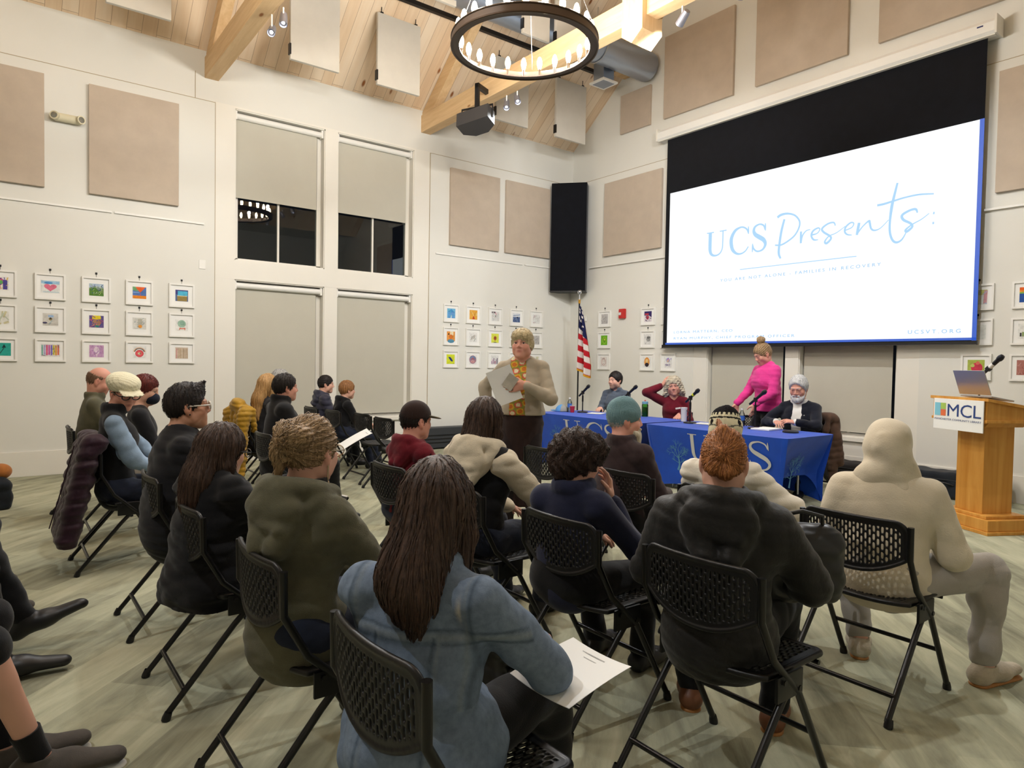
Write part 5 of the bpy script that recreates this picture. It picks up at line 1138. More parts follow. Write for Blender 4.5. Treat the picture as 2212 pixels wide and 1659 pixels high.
# ---- hair styles: each fills a volume in head space
def hairvol(rg, P, h=.005):
    st = P['hair']; s = rg.hs; e = lambda c, r: ell(rg.H(*c), np.array(r)*s, rg.R); c_ = lambda a, b, ra, rb=None, ff=1.0, fl=(0, 1, 0): cap(rg.H(*a), rg.H(*b), ra*s, (ra if rb is None else rb)*s, rg.R @ np.array(fl) if ff != 1 else None, ff)
    W = lambda a, b, ra, rb=None, ff=1.0: cap(a, b, ra, rb, (0, 1, 0) if ff != 1 else None, ff)
    lo = rg.HC-vec(.17, .2, .2)*s; hi = rg.HC+vec(.17, .16, .19)*s; Ln = P.get('hlen', .3)
    if st in ('long', 'longside', 'curly'): lo = np.minimum(lo, rg.HC-vec(.2, .26, Ln+.06)); hi = hi+vec(.03, .03, 0)
    if st in ('bun', 'bun2', 'topknot'): hi = hi+vec(0, 0, .1); lo = lo-vec(0, .06, 0)
    v = Vol(lo, hi, h); R = rg.R; HC = rg.HC
    def loc(X, Y, Z):
        x, y, z = X-HC[0], Y-HC[1], Z-HC[2]
        return ((R[0][0]*x+R[1][0]*y+R[2][0]*z)/s, (R[0][1]*x+R[1][1]*y+R[2][1]*z)/s, (R[0][2]*x+R[1][2]*y+R[2][2]*z)/s)
    t = P.get('hvol', .008)
    def hairline(X, Y, Z, fr=.036, nape=.026):
        x, y, z = loc(X, Y, Z); a = .853*y-.52*z-fr-.10*np.abs(x)*(np.abs(x) < .06); b = .486*y-.874*z-nape
        return np.maximum(a, b)*s
    v.add(e((0, -.012, .022), (.073+t, .094+t, .096+t)), 0)
    if st == 'short': v.keep(lambda X, Y, Z: hairline(X, Y, Z, P.get('fr', .036), P.get('nape', .028)), .012)
    elif st == 'fringe':   # short with a swept fringe over the forehead
        v.add(e((0, .03, .06), (.07+t, .06+t, .045+t)), .02); v.add(e((.0, .07, .055), (.058, .03, .032)), .02)
        for q in (-1, 1): v.add(e((q*.07, -.005, -.0), (.018, .04, .05)), .02)
        v.keep(lambda X, Y, Z: hairline(X, Y, Z, .062, .05), .01)
    elif st == 'spiky':
        v.add(e((0, .01, .085), (.05, .075, .035)), .02); v.add(c_((0, .05, .09), (.0, .085, .13), .03, .006), .02)
        v.keep(lambda X, Y, Z: hairline(X, Y, Z, .040, .022), .012)
    elif st == 'bald':
        v.keep(lambda X, Y, Z: np.maximum(hairline(X, Y, Z, .0, .03), (loc(X, Y, Z)[2]-.045)*s), .01)
    elif st == 'bushy':
        for c, r in (((0, -.02, .05), (.098, .115, .088)), ((.05, .04, .05), (.065, .07, .06)), ((-.05, .03, .06), (.065, .07, .06)), ((0, -.075, -.01), (.085, .06, .085)), ((.06, -.02, .0), (.045, .06, .06)), ((-.06, -.02, .0), (.045, .06, .06)), ((0, .06, .075), (.06, .05, .045))): v.add(e(c, r), .025)
        v.keep(lambda X, Y, Z: hairline(X, Y, Z, .07, .062), .015)
        v.warp(lambda X, Y, Z: .006*np.sin(61*X+23*Z+2*np.sin(40*Y))*np.sin(57*Y+31*X)+.004*np.sin(110*X+47*Y+3*np.sin(50*Z)))
    elif st in ('long', 'longside'):
        n = rg.neck; b = HC[2]-Ln; yb = n[1]-.085+P.get('hback', 0)
        v.keep(lambda X, Y, Z: (lambda q: (.853*q[1]-.52*q[2]-.05)*s)(loc(X, Y, Z)), .012)
        v.add(W(rg.H(0, -.055, .0), vec(n[0], yb+.01, n[2]-.02), .086*s, .082, 1.25), .03); v.add(W(vec(n[0], yb+.01, n[2]-.02), vec(n[0]+P.get('hdx', 0), yb-.02, b+.08), .082, P.get('htip', .06), 1.5), .03)
        v.add(W(vec(n[0]+P.get('hdx', 0), yb-.02, b+.1), vec(n[0]+P.get('hdx', 0)*1.6, yb-.025, b), P.get('htip', .06)*.8, .012, 1.3), .03)
        for q in (-1, 1):
            v.add(W(rg.H(q*.062, -.0, .03), rg.H(q*.074, -.012, -.07), .03*s, .032*s), .025); z2 = max(b+.04, n[2]-.16)
            fwd = .035 if st == 'long' else .09
            v.add(W(rg.H(q*.074, -.012, -.07), vec(n[0]+q*.088, n[1]-.03+fwd*.3, z2), .032*s, .02), .02); v.add(W(vec(n[0]+q*.088, n[1]-.03+fwd*.3, z2), vec(n[0]+q*.095, n[1]-.045+fwd, z2-.07), .02, .006), .01)
    elif st == 'curly':
        n = rg.neck; v.keep(lambda X, Y, Z: (lambda q: (.853*q[1]-.52*q[2]-.052)*s)(loc(X, Y, Z)), .012)
        v.add(e((0, -.03, .045), (.098, .1, .085)), .02)
        for q in (-1, 1):
            v.add(W(rg.H(q*.075, -.01, .04), rg.H(q*.1, -.015, -.09), .032, .038), .02); v.add(W(rg.H(q*.1, -.015, -.09), vec(n[0]+q*.11, n[1]-.02, n[2]-.07), .038, .02), .02)
        v.add(W(rg.H(0, -.07, .0), vec(n[0], n[1]-.08, n[2]-.06), .085, .06, 1.2), .02)
        v.keep(lambda X, Y, Z: (lambda q: np.maximum(.853*q[1]-.52*q[2]-.058, -1)*s)(loc(X, Y, Z)), .01)
        v.warp(lambda X, Y, Z: .008*np.sin(85*Z+30*X)*np.sin(60*X+50*Y+20*Z)+.003*np.sin(210*Z))
    elif st in ('bun', 'bun2', 'topknot', 'claw'):
        v.keep(lambda X, Y, Z: np.maximum(hairline(X, Y, Z, .042, .036), -1), .012)
        if st == 'bun':      # loose knot high on the back of the head
            for c, r in (((-.0, -.105, .03), (.055, .05, .055)), ((-.03, -.115, .0), (.04, .04, .05)), ((.035, -.1, .05), (.045, .045, .04)), ((-.03, -.09, .07), (.05, .045, .035)), ((0, -.12, .045), (.035, .035, .035))): v.add(e(c, r), .018)
            v.add(c_((-.02, -.12, -.02), (-.035, -.125, -.1), .025, .006), .015)
        elif st == 'topknot':
            v.add(e((0, -.055, .145), (.046, .046, .038)), .006); v.add(e((.018, -.06, .165), (.03, .03, .024)), .01)
        elif st == 'claw':   # twisted up with a fold down the middle
            v.add(e((.015, -.075, .03), (.06, .045, .085)), .02); v.add(c_((.01, -.095, -.04), (-.005, -.085, .11), .028, .018), .015); v.add(c_((-.005, -.075, .1), (-.02, -.05, .15), .018, .004), .01)
            v.add(c_((-.035, -.095, -.03), (-.01, -.11, .03), .025, .02), .015); v.cut(c_((-.03, -.125, .0), (.035, -.12, -.02), .006, .006), .008)
    g = P.get('strand', .0022)
    if g and st != 'bushy':
        def fl(X, Y, Z):
            x, y, z = loc(X, Y, Z); a = np.arctan2(x, -y+.001)
            if st in ('bun', 'bun2', 'topknot', 'claw', 'fringe'): a = np.arctan2(x, z-.04)+1.5*y/.1*.2
            return g*(np.sin(23*a+9*z)+.7*np.sin(47*a-14*z+1))
        v.warp(fl)
    return v
def grow(v, V, n, steps, stepf, flow, rng, width=.0016, lift=.0015, spread=.35):
    '''locks of hair that follow the surface of the hair volume: thin tapered ribbons'''
    g = np.gradient(v.D, v.h); idx = rng.integers(0, len(V), n); p = V[idx].copy(); L = rng.uniform(.55, 1.0, n)
    def samp(A, p):
        i = np.clip(np.round((p-v.lo)/v.h).astype(int), 0, v.n-1); return A[i[:, 0], i[:, 1], i[:, 2]]
    rows = []; wob = rng.normal(0, spread, (n, 3))
    for k in range(steps):
        N = np.stack([samp(a, p) for a in g], 1); N /= np.linalg.norm(N, axis=1, keepdims=True)+1e-6
        d = samp(v.D, p); p = p-N*np.clip(d-lift*(.4+k/steps), -.004, .004)[:, None]
        t = flow(p, k)+wob; t = t-N*(t*N).sum(1, keepdims=True); t /= np.linalg.norm(t, axis=1, keepdims=True)+1e-6
        S = np.cross(t, N); w = width*(1-(k/(steps-1))**2*.85)
        rows.append((p-S*w, p+N*w*.9, p+S*w)); p = p+t*(stepf*L)[:, None]
    A = np.stack([np.stack(r, 1) for r in rows], 1).reshape(-1, 3); Q = []; b = np.arange(n)*steps*3
    for k in range(steps-1):
        for j in (0, 1): Q.append(np.stack([b+3*k+j, b+3*k+j+1, b+3*k+3+j+1, b+3*k+3+j], 1))
    c = np.repeat(rng.uniform(.62, 1.25, n), steps*3); return A, np.concatenate(Q), c
def glasses(rg, r, mat, lens=None, rw=.024, rh=.019, th=.0025):
    m = MB(); l = MB()
    for q in (-1, 1):
        pts = [tuple(rg.H(q*.034+rw*math.cos(a), .099-.1*abs(.034+q*0), .004+rh*math.sin(a))+rg.R @ vec(0, .0105, 0)*rg.hs) for a in [2*PI*i/20 for i in range(20)]]
        m.tube(pts, th, 6, closed=True)
        if lens is not None:
            l.put(pts, [tuple(range(20))])
        m.tube([tuple(rg.H(q*.058, .103, .008)), tuple(rg.H(q*.074, .09, .008)), tuple(rg.H(q*.081, .0, .006)), tuple(rg.H(q*.08, -.015, -.012))], th, 6)
    m.tube([tuple(rg.H(-.011, .108, .008)), tuple(rg.H(0, .113, .011)), tuple(rg.H(.011, .108, .008))], th, 6)
    o = m.build('glasses', mat, r)
    if lens is not None: l.build('lens', lens, o)
def person(P):
    rg = Rig(P); r = thing('person', P['label'], 'person', (P['x'], P['y'], 0), math.radians(P.get('yaw', 0)), P.get('group')); h = P.get('h', .0065)
    # --- the body: one continuous surface
    v = Vol(rg.lo-.02, rg.hi+.02, h); rg.torso(v, 0, P.get('wide', 1)*.96); rg.arms(v); rg.legs(v)
    for sd in (-1, 1): rg.foot(v, sd)
    rg.head(v)
    for sd in (-1, 1):
        key = 'rhs' if sd > 0 else 'lhs'; dflt = ((0, .9, -.35) if rg.sit else (0, .15, -1), (0, -.3, -1) if rg.sit else (-sd, .2, 0), .5)
        rg.hand(v, sd, P.get(key, dflt))
    V, Q = v.mesh(1); obj('body', mesh_np('person_body', V, Q, M['skin'], True, skincol(rg, V, P)), r)
    if P.get('face', 1): eyes(rg, r, P.get('iris', (70, 52, 40)))
    # --- clothing
    for G in P['wear']:
        hh = G.get('h', P.get('ch', .0085)); kind = G['kind']
        if kind == 'top':
            t = G.get('t', .014); hem = G.get('hem')
            lo = np.min([rg.hip-vec(.3, .27, .16)]+[p-.13 for p in list(rg.el.values())+list(rg.wr.values())], 0); hi = np.max([rg.neck+vec(.3, .25, .2)]+[p+.13 for p in list(rg.el.values())+list(rg.wr.values())], 0)
            if hem: lo[2] = min(lo[2], hem-.03)
            lo[2] = max(lo[2], .0)
            v = Vol(lo, hi, hh)
            if G.get('pep'): v.add(ell(rg.hip+vec(0, .02, -.035), (.195*G['pep'], .18*G['pep'], .19)), .0)
            if G.get('tail'): v.add(rbox(rg.hip+vec(0, -.06, -.2), (.19, .10, .2), .09), .05)
            if G.get('torso', 1): rg.torso(v, t, G.get('wide', P.get('wide', 1)), belly=P.get('belly', 0))
            if hem and not rg.sit: v.add(cap(rg.hip, (rg.hip[0], rg.hip[1], hem), .16*rg.k+t, .17*rg.k+t, (0, 1, 0), 1.3), .03)
            if G.get('sleeves', 1):
                rg.arms(v, G.get('ts', t), G.get('tc', t*.7), end=G.get('cuff', .97), which=G.get('which', (-1, 1)))
                if G.get('bunch'):
                    for sd in (-1, 1): v.add(ell(rg.el[sd], (.055+t, .055+t, .055+t)), .03)
            if G.get('yokepuff'):
                for sd in (-1, 1): v.add(ell(rg.sh[sd], (.075+t, .07+t, .06+t)), .03)
            n = rg.neck
            if G.get('drape'): v.add(ell(n+vec(0, -.035, -.135), (rg.sw+.03, .085+t*.5, .125)), .06); v.add(ell(n+vec(0, .0, -.06), (rg.sw*.62, .075, .06)), .05)
            if G.get('hood'):    # hood lying down the back of the neck
                a = G['hood']; pts = [n+vec(.088*math.sin(q)*a, -.018-.078*math.cos(q)*a, .0+.026*math.cos(q)) for q in np.linspace(-2.3, 2.3, 17)]
                for p, q_ in zip(pts[:-1], pts[1:]): v.add(cap(p, q_, .029*a), .012)
                for q in (-1, 1): v.add(cap(n+vec(q*.10*a, -.055, -.02), n+vec(q*.03*a, -.125*a, -.13*a), .03*a, .034*a), .014)
                v.add(ell(n+vec(0, -.105*a, -.055), (.098*a, .034*a, .075*a)), .016); v.add(cap(n+vec(-.05*a, -.118*a, -.075), n+vec(.045*a, -.128*a, -.10), .02*a), .008)
                v.cut(ell(n+vec(0, -.045, .05), (.062*a, .05*a, .055)), .012)
            if G.get('collar'):
                cz = G['collar']; pts = [n+vec(.074*math.sin(q), -.004-.066*math.cos(q), .0) for q in np.linspace(-2.7, 2.7, 17)]
                for p, q_ in zip(pts[:-1], pts[1:]): v.add(cap(p, q_, .019), .01); v.add(cap(p+vec(0, 0, cz*.5), q_+vec(0, 0, cz*.5), .018), .01); v.add(cap(p*1+vec(0, 0, cz), q_+vec(0, 0, cz), .016), .01)
            if G.get('vneck'):
                d = G['vneck']; v.cut(cap(n+vec(0, .09, .03), n+vec(0, .16, -d), .062, .006), .012)
            v.cut(cap(n+vec(0, -.005, .0), n+vec(0, .01, .2), G.get('neckr', .058), .1), .012)
            if G.get('open'):    # cardigan worn open: take out a strip in front
                a, b = G['open']; f0 = rg.hip[1]+.02
                v.cut(rbox((G.get('ox', 0), f0+.2, (rg.hip[2]+n[2])/2), (a, .19, .6), .02, None), .015)
            if G.get('puff'):
                c = G['puff']; am = G.get('pa', .011); v.warp(lambda X, Y, Z: -am*(np.abs(np.sin(PI*(Z+.12*np.abs(X)+.04*np.sin(9*X))/c))**.7-.55)+0*Y)
            v.warp(fold(G.get('fold', .0035), G.get('seed', len(P['label'])), G.get('ff', 1)))
            if G.get('ridge'): v.warp(G['ridge'](rg))
            if hem: v.keep(lambda X, Y, Z: hem-Z+0*X+0*Y, .01)
            V, Q = v.mesh(1); col = G['colf'](rg, V) if G.get('colf') else None
            obj(G.get('name', 'jacket'), mesh_np('garment', V, Q, G['mat'], True, col), r)
        elif kind == 'pants':
            t = G.get('t', .012); lo = np.min([rg.hip-.25]+[p-.13 for p in list(rg.kn.values())+list(rg.an.values())], 0); hi = np.max([rg.hip+vec(.25, .2, .16)]+[p+.13 for p in list(rg.kn.values())+list(rg.an.values())], 0); lo[2] = max(0, lo[2])
            v = Vol(lo, hi, hh); v.add(cap(rg.hip+vec(-.05, -.01, -.0), rg.hip+vec(.05, -.01, -.0), .118*rg.k+t*.5, None, (0, 0, 1), 1.1), 0); v.add(cap(rg.hip+vec(0, -.003, 0), rg.hip*.4+rg.waist*.6, .150*P.get('wide', 1)*rg.k+(t if rg.sit else -.004), .130*P.get('wide', 1)*rg.k+(t if rg.sit else -.008), (0, 1, 0), 1.28), .02); rg.legs(v, t, G.get('tc', t*1.6), end=G.get('end', .96)); v.warp(fold(G.get('fold', .004), len(P['label'])+3))
            V, Q = v.mesh(1); obj(G.get('name', 'trousers'), mesh_np('trousers', V, Q, G['mat']), r)
        elif kind == 'skirt':
            v = Vol(rg.hip-vec(.3, .3, rg.hip[2]-.01), rg.hip+vec(.3, .3, .16), .009); z1 = G['hem']
            v.add(cap(rg.hip+vec(0, 0, .1), rg.hip, .145*rg.k, .165*rg.k, (0, 1, 0), 1.25), 0); v.add(cap(rg.hip, vec(0, .0, z1), .165*rg.k, .165*rg.k, (0, 1, 0), 1.2), .04); v.warp(lambda X, Y, Z: .005*np.sin(38*np.arctan2(X, Y)*.5+3*Z)*np.clip((rg.hip[2]-Z)/.4, 0, 1)); v.keep(lambda X, Y, Z: np.maximum(z1-Z, Z-rg.hip[2]-.13)+0*X+0*Y, .006)
            V, Q = v.mesh(1); obj('skirt', mesh_np('skirt', V, Q, G['mat']), r)
        elif kind == 'shoes':
            for sd in (-1, 1):
                a = rg.an[sd]; v = Vol(a-vec(.3, .3, .12), a+vec(.3, .34, .14), .0065); rg.foot(v, sd, G.get('t', .009), G.get('L', .2))
                if G.get('boot'): v.add(cap(a, a+(rg.kn[sd]-a)*.3, .046, .05), .03)
                else: v.cut(cap(a+vec(0, 0, .035), a+vec(0, 0, .15), .05), .01)
                V, Q = v.mesh(1); o = obj('shoe', mesh_np('shoe', V, Q, G['mat']), r)
                if G.get('sole'):
                    d = rg.toe[sd]/np.linalg.norm(rg.toe[sd]); v = Vol(a-vec(.3, .3, .14), a+vec(.3, .34, .06), .0065); hl = a+vec(0, 0, -.085)-d*.035; v.add(cap(hl, hl+d*(G.get('L', .2)+.03), .044, .040, (0, 0, 1), 2.6), 0); V, Q = v.mesh(1); obj('sole', mesh_np('sole', V, Q, G['sole']), o)
        elif kind == 'hoodup':
            v = Vol(rg.HC-vec(.22, .24, .28), rg.HC+vec(.22, .2, .2), .007); e = lambda c, q: ell(rg.H(*c), np.array(q)*rg.hs, rg.R)
            v.add(e((0, -.02, .03), (.103, .118, .118)), 0); v.add(e((0, -.075, .0), (.092, .075, .115)), .03); v.add(e((0, -.03, -.1), (.105, .10, .06)), .04); v.add(e((0, -.12, -.02), (.05, .035, .07)), .03)
            v.add(cap(rg.neck+vec(-.06, -.02, .0), rg.neck+vec(.06, -.02, .0), .078, None, (0, 1, 0), 1.0), .04)
            for z_, q_ in ((.035, .105), (-.015, .125)): v.add(cap(rg.neck+vec(-q_*.55, -.055, z_), rg.neck+vec(q_*.5, -.075, z_-.02), .04), .012)
            v.cut(e((0, .13, -.02), (.075, .09, .105)), .02)
            v.warp(lambda X, Y, Z: .007*np.sin(34*Z+16*X+2*np.sin(20*Y))*np.exp(-((Z-rg.HC[2]+.07)/.1)**2)+.004*np.sin(26*X-40*Z))
            for a, b in (((-.035, -.135, .035), (.06, -.115, .055)), ((-.05, -.13, -.02), (.03, -.14, -.005))): v.add(cap(rg.H(*a), rg.H(*b), .012, .005), .02)
            V, Q = v.mesh(1); obj('hood', mesh_np('hood', V, Q, G['mat']), r)
        elif kind in ('beanie', 'newsboy', 'ballcap'):
            e = lambda c, q: ell(rg.H(*c), np.array(q)*rg.hs, rg.R); c_ = lambda a, b, ra, rb, fl=None, ff=1: cap(rg.H(*a), rg.H(*b), ra*rg.hs, rb*rg.hs, None if fl is None else rg.R @ np.array(fl), ff)
            v = Vol(rg.HC-vec(.2, .22, .16), rg.HC+vec(.2, .24, .26), .005); R = rg.R; HC = rg.HC
            lz = lambda X, Y, Z: ((R[0][2]*(X-HC[0])+R[1][2]*(Y-HC[1])+R[2][2]*(Z-HC[2])), (R[0][1]*(X-HC[0])+R[1][1]*(Y-HC[1])+R[2][1]*(Z-HC[2])), (R[0][0]*(X-HC[0])+R[1][0]*(Y-HC[1])+R[2][0]*(Z-HC[2])))
            if kind == 'beanie':
                v.add(e((0, -.014, .04), (.09, .108, G.get('tall', .105))), 0); 
                if G.get('pom'): v.add(e((0, -.03, .135), (.06, .06, .05)), .03)
                v.keep(lambda X, Y, Z: (lambda q: -q[0]+.24*q[1]-G.get('low', .02))(lz(X, Y, Z)), .01)
                v.add(c_((0, -.1, .0), (0, .088, .03), .0, .0), 0)
                v.warp(lambda X, Y, Z: .0022*np.sin(95*np.arctan2(lz(X, Y, Z)[2], lz(X, Y, Z)[1])*.5)*(1)+.0022*np.sin(60*lz(X, Y, Z)[0]+3*np.sin(30*lz(X, Y, Z)[2])))
            elif kind == 'newsboy':
                v.add(e((0, -.025, .07), (.108, .12, .066)), 0); v.add(e((0, -.012, .035), (.088, .108, .06)), .03); v.keep(lambda X, Y, Z: (lambda q: -q[0]+.16*q[1]+.014)(lz(X, Y, Z)), .008)
                v.add(cap(rg.H(-.03, .105, .035), rg.H(.03, .105, .035), .05*rg.hs, .05*rg.hs, rg.R @ vec(0, .18, 1), 7), .004); v.warp(lambda X, Y, Z: .002*np.sin(190*X)*np.sin(190*Z+90*Y))
            else:
                v.add(e((0, -.008, .035), (.085, .106, .1)), 0); v.keep(lambda X, Y, Z: (lambda q: -q[0]+.12*q[1]+.018)(lz(X, Y, Z)), .008)
            V, Q = v.mesh(1); o = obj('hat', mesh_np('hat', V, Q, G['mat'], True, G['colf'](rg, V) if G.get('colf') else None), r)
            if kind == 'ballcap':
                v = Vol(rg.HC-vec(.26, .26, .14), rg.HC+vec(.26, .26, .2), .0045); v.add(cap(rg.H(-.03, .10, .032), rg.H(.03, .10, .032), .062*rg.hs, .062*rg.hs, rg.R @ vec(0, .15, 1), 8), 0); V, Q = v.mesh(1); obj('brim', mesh_np('brim', V, Q, G.get('brim', G['mat'])), o)
        elif kind == 'mask':
            v = Vol(rg.HC-vec(.14, .14, .16), rg.HC+vec(.14, .17, .1), .0045); e = lambda c, q: ell(rg.H(*c), np.array(q)*rg.hs, rg.R)
            v.add(e((0, .05, -.055), (.066, .072, .058)), 0); v.add(e((0, .09, -.05), (.03, .03, .035)), .02); R = rg.R; HC = rg.HC
            v.keep(lambda X, Y, Z: -(R[0][1]*(X-HC[0])+R[1][1]*(Y-HC[1])+R[2][1]*(Z-HC[2]))+.03, .006); V, Q = v.mesh(1); obj('face_mask', mesh_np('mask', V, Q, G['mat']), r)
        elif kind == 'glasses': glasses(rg, r, G['mat'], G.get('lens'), G.get('rw', .024), G.get('rh', .019), G.get('th', .0025))
        elif kind == 'beard':
            v = Vol(rg.HC-vec(.13, .1, .24), rg.HC+vec(.13, .17, .06), .0045); e = lambda c, q: ell(rg.H(*c), np.array(q)*rg.hs, rg.R)
            L_ = G.get('len', .03); v.add(e((0, .05, -.088), (.06, .055, .04+L_*.4)), 0); v.add(e((0, .07, -.1-L_*.6), (.04, .035, .02+L_*.7)), .03)
            for q in (-1, 1): v.add(cap(rg.H(q*.066, .012, -.03), rg.H(q*.05, .05, -.08), .012, .022), .02)
            v.add(cap(rg.H(-.03, .093, -.052), rg.H(.03, .093, -.052), .008, .008), .008); v.cut(e((0, .105, -.064), (.02, .02, .006)), .005)
            R = rg.R; HC = rg.HC; v.warp(lambda X, Y, Z: .002*np.sin(160*X+20*Z)+.0015*np.sin(230*X-60*Y)); v.keep(lambda X, Y, Z: (R[0][2]*(X-HC[0])+R[1][2]*(Y-HC[1])+R[2][2]*(Z-HC[2]))+.028, .01)
            V, Q = v.mesh(1); obj('beard', mesh_np('beard', V, Q, G['mat'], True, np.ones((len(V), 4))), r)
        elif kind == 'custom': G['fn'](rg, r)
    if P.get('hair'):
        v = hairvol(rg, P, P.get('hh', .005)); V, Q = v.mesh(1); st = P['hair']; rng = np.random.default_rng(len(P['label'])); sp = P.get('spread', 1); HC = rg.HC; R = rg.R
        crown = rg.H(0, -.03, .115); ax = dict(bun=rg.H(0, -.12, .02), claw=rg.H(.0, -.11, .02), topknot=rg.H(0, -.052, .115), bun2=rg.H(0, -.11, -.03))
        def flow(p, k):
            if st in ax: t = ax[st]-p
            elif st in ('long', 'longside', 'curly'): t = np.tile(vec(0, -.0, -1.), (len(p), 1)); q = p-crown; m = np.exp(-(np.linalg.norm(q, axis=1)/.06)**2)[:, None]; t = t+m*q*25
            else:
                t = p-crown; t[:, 2] -= .05; Lp = (p-HC) @ R; m = (Lp[:, 1] > .025)[:, None]
                t = np.where(m, R @ vec(.9, -.45, .1)+0*t, t)
            return t/(np.linalg.norm(t, axis=1, keepdims=True)+1e-6)
        n = P.get('locks', 900); cfg = dict(bushy=(14, .009, .8), curly=(16, .009, .55), long=(16, .014, .10), bun=(10, .009, .22), claw=(9, .009, .12), spiky=(7, .006, .2)).get(st, (5, .006, .18))
        A, Q2, c = grow(v, V, n, cfg[0], cfg[1], flow, rng, P.get('lockw', .0022), P.get('lift', .004 if st in ('bushy', 'curly') else .0022), cfg[2]*sp)
        col = np.ones((len(V)+len(A), 4)); col[len(V):, :3] = c[:, None]
        obj('hair', mesh_np('hair', np.concatenate([V, A]), np.concatenate([Q, Q2+len(V)]), P['hmat'], True, col), r)
    return rg, r
# ================================================================ the cast
F = lambda n, c, **k: fabric(n, C(*c), **k)
PUF = lambda n, c: fabric(n, C(*c), rough=.5, var=.12, scale=6, bs=60, bst=.35, fold=.7)
W = {}
W['black'] = F('black_wool', (23, 23, 26), fold=.6); W['coal'] = F('charcoal_jersey', (34, 34, 38), fold=.6); W['navy'] = F('navy_jersey', (40, 44, 70), fold=.5); W['olive'] = F('olive_cotton', (106, 103, 82), fold=.8, bst=.4)
W['puffblack'] = PUF('black_nylon', (32, 31, 30)); W['puffgrey'] = PUF('grey_nylon', (58, 58, 74)); W['puffplum'] = PUF('plum_nylon', (46, 22, 38)); W['puffgold'] = PUF('mustard_nylon', (176, 134, 36))
W['cream'] = F('cream_fleece', (226, 214, 190), var=.05, bs=160, bst=.35, fold=.5); W['maroon'] = F('maroon_fleece', (122, 30, 44), fold=.4); W['wine'] = F('wine_knit', (112, 22, 40), bs=180, bst=.4)
W['beige'] = F('beige_knit', (178, 166, 146), var=.05, bs=300); W['pinkk'] = F('pink_knit', (232, 66, 150), var=.07, bs=170, bst=.5); W['greyshirt'] = F('grey_shirt', (96, 106, 120), fold=.4); W['suit'] = F('navy_suit', (26, 29, 42), bs=400)
W['shirt'] = F('white_shirt', (232, 230, 226), var=.02); W['paleblue'] = F('pale_blue_cotton', (150, 174, 200), fold=.6); W['brownj'] = F('dark_brown_jacket', (64, 50, 52), fold=.5); W['brownskirt'] = F('brown_skirt', (50, 34, 31)); W['greypant'] = F('grey_sweatpants', (176, 170, 162), var=.05, fold=.6); W['mauve'] = F('mauve_trousers', (92, 72, 78))
W['jean'] = F('dark_jeans', (40, 46, 64)); W['blackpant'] = F('black_trousers', (20, 20, 23)); W['tan'] = flat('tan_leather', C(176, 118, 58), .5); W['shoe'] = flat('black_shoe', C(22, 22, 24), .45); W['greyshoe'] = F('grey_shoe', (92, 86, 80)); W['slipper'] = F('cream_slipper', (205, 192, 170), bs=120, bst=.5); W['brownshoe'] = flat('brown_shoe', C(120, 74, 46), .5)
W['teal'] = F('teal_knit', (112, 146, 152), var=.08, bs=110, bst=.7); W['creamknit'] = F('cream_knit', (226, 220, 190), var=.04, bs=110, bst=.7); W['camo'] = F('camouflage_brim', (122, 112, 84), var=.35, scale=40); W['darkcap'] = F('dark_cap', (52, 36, 32)); W['mask'] = F('navy_mask', (34, 40, 58))
W['coatbrown'] = F('brown_coat', (96, 72, 58), fold=.6); W['glassblk'] = flat('black_frame', C(22, 20, 22), .25); W['glasswht'] = flat('white_frame', C(232, 226, 214), .3); W['glassgold'] = flat('wire_frame', C(180, 160, 130), .25, .8); W['lensdark'] = flat('dark_lens', C(14, 14, 20), .08, 0, .6)
Hm = {}
for n, a, b in (('brown', (44, 30, 24), (84, 62, 50)), ('dark', (18, 14, 14), (44, 34, 32)), ('blonde', (120, 92, 62), (186, 156, 116)), ('gold', (150, 108, 60), (206, 166, 112)), ('red', (136, 80, 44), (204, 136, 80)), ('grey', (146, 144, 142), (196, 194, 190)), ('white', (190, 190, 192), (230, 230, 230)), ('ash', (172, 152, 112), (222, 206, 166)), ('auburn', (72, 22, 20), (128, 48, 40)), ('sand', (128, 84, 48), (178, 128, 80)), ('bushy', (36, 25, 21), (74, 54, 45)), ('pale', (186, 172, 146), (226, 216, 196))):
    Hm[n] = hairmat('hair_'+n, C(*a), C(*b))
Hm['fringe'] = hairmat('hair_stubble', C(120, 92, 74), C(150, 118, 96), .7)
SH = {'kind': 'shoes', 'mat': W['shoe']}
def top(mat, name='jacket', **k): return dict(kind='top', mat=mat, name=name, **k)
def pants(mat, **k): return dict(kind='pants', mat=mat, **k)
LAP = dict(rh=(.09, .33, .62), lh=(-.07, .34, .63))
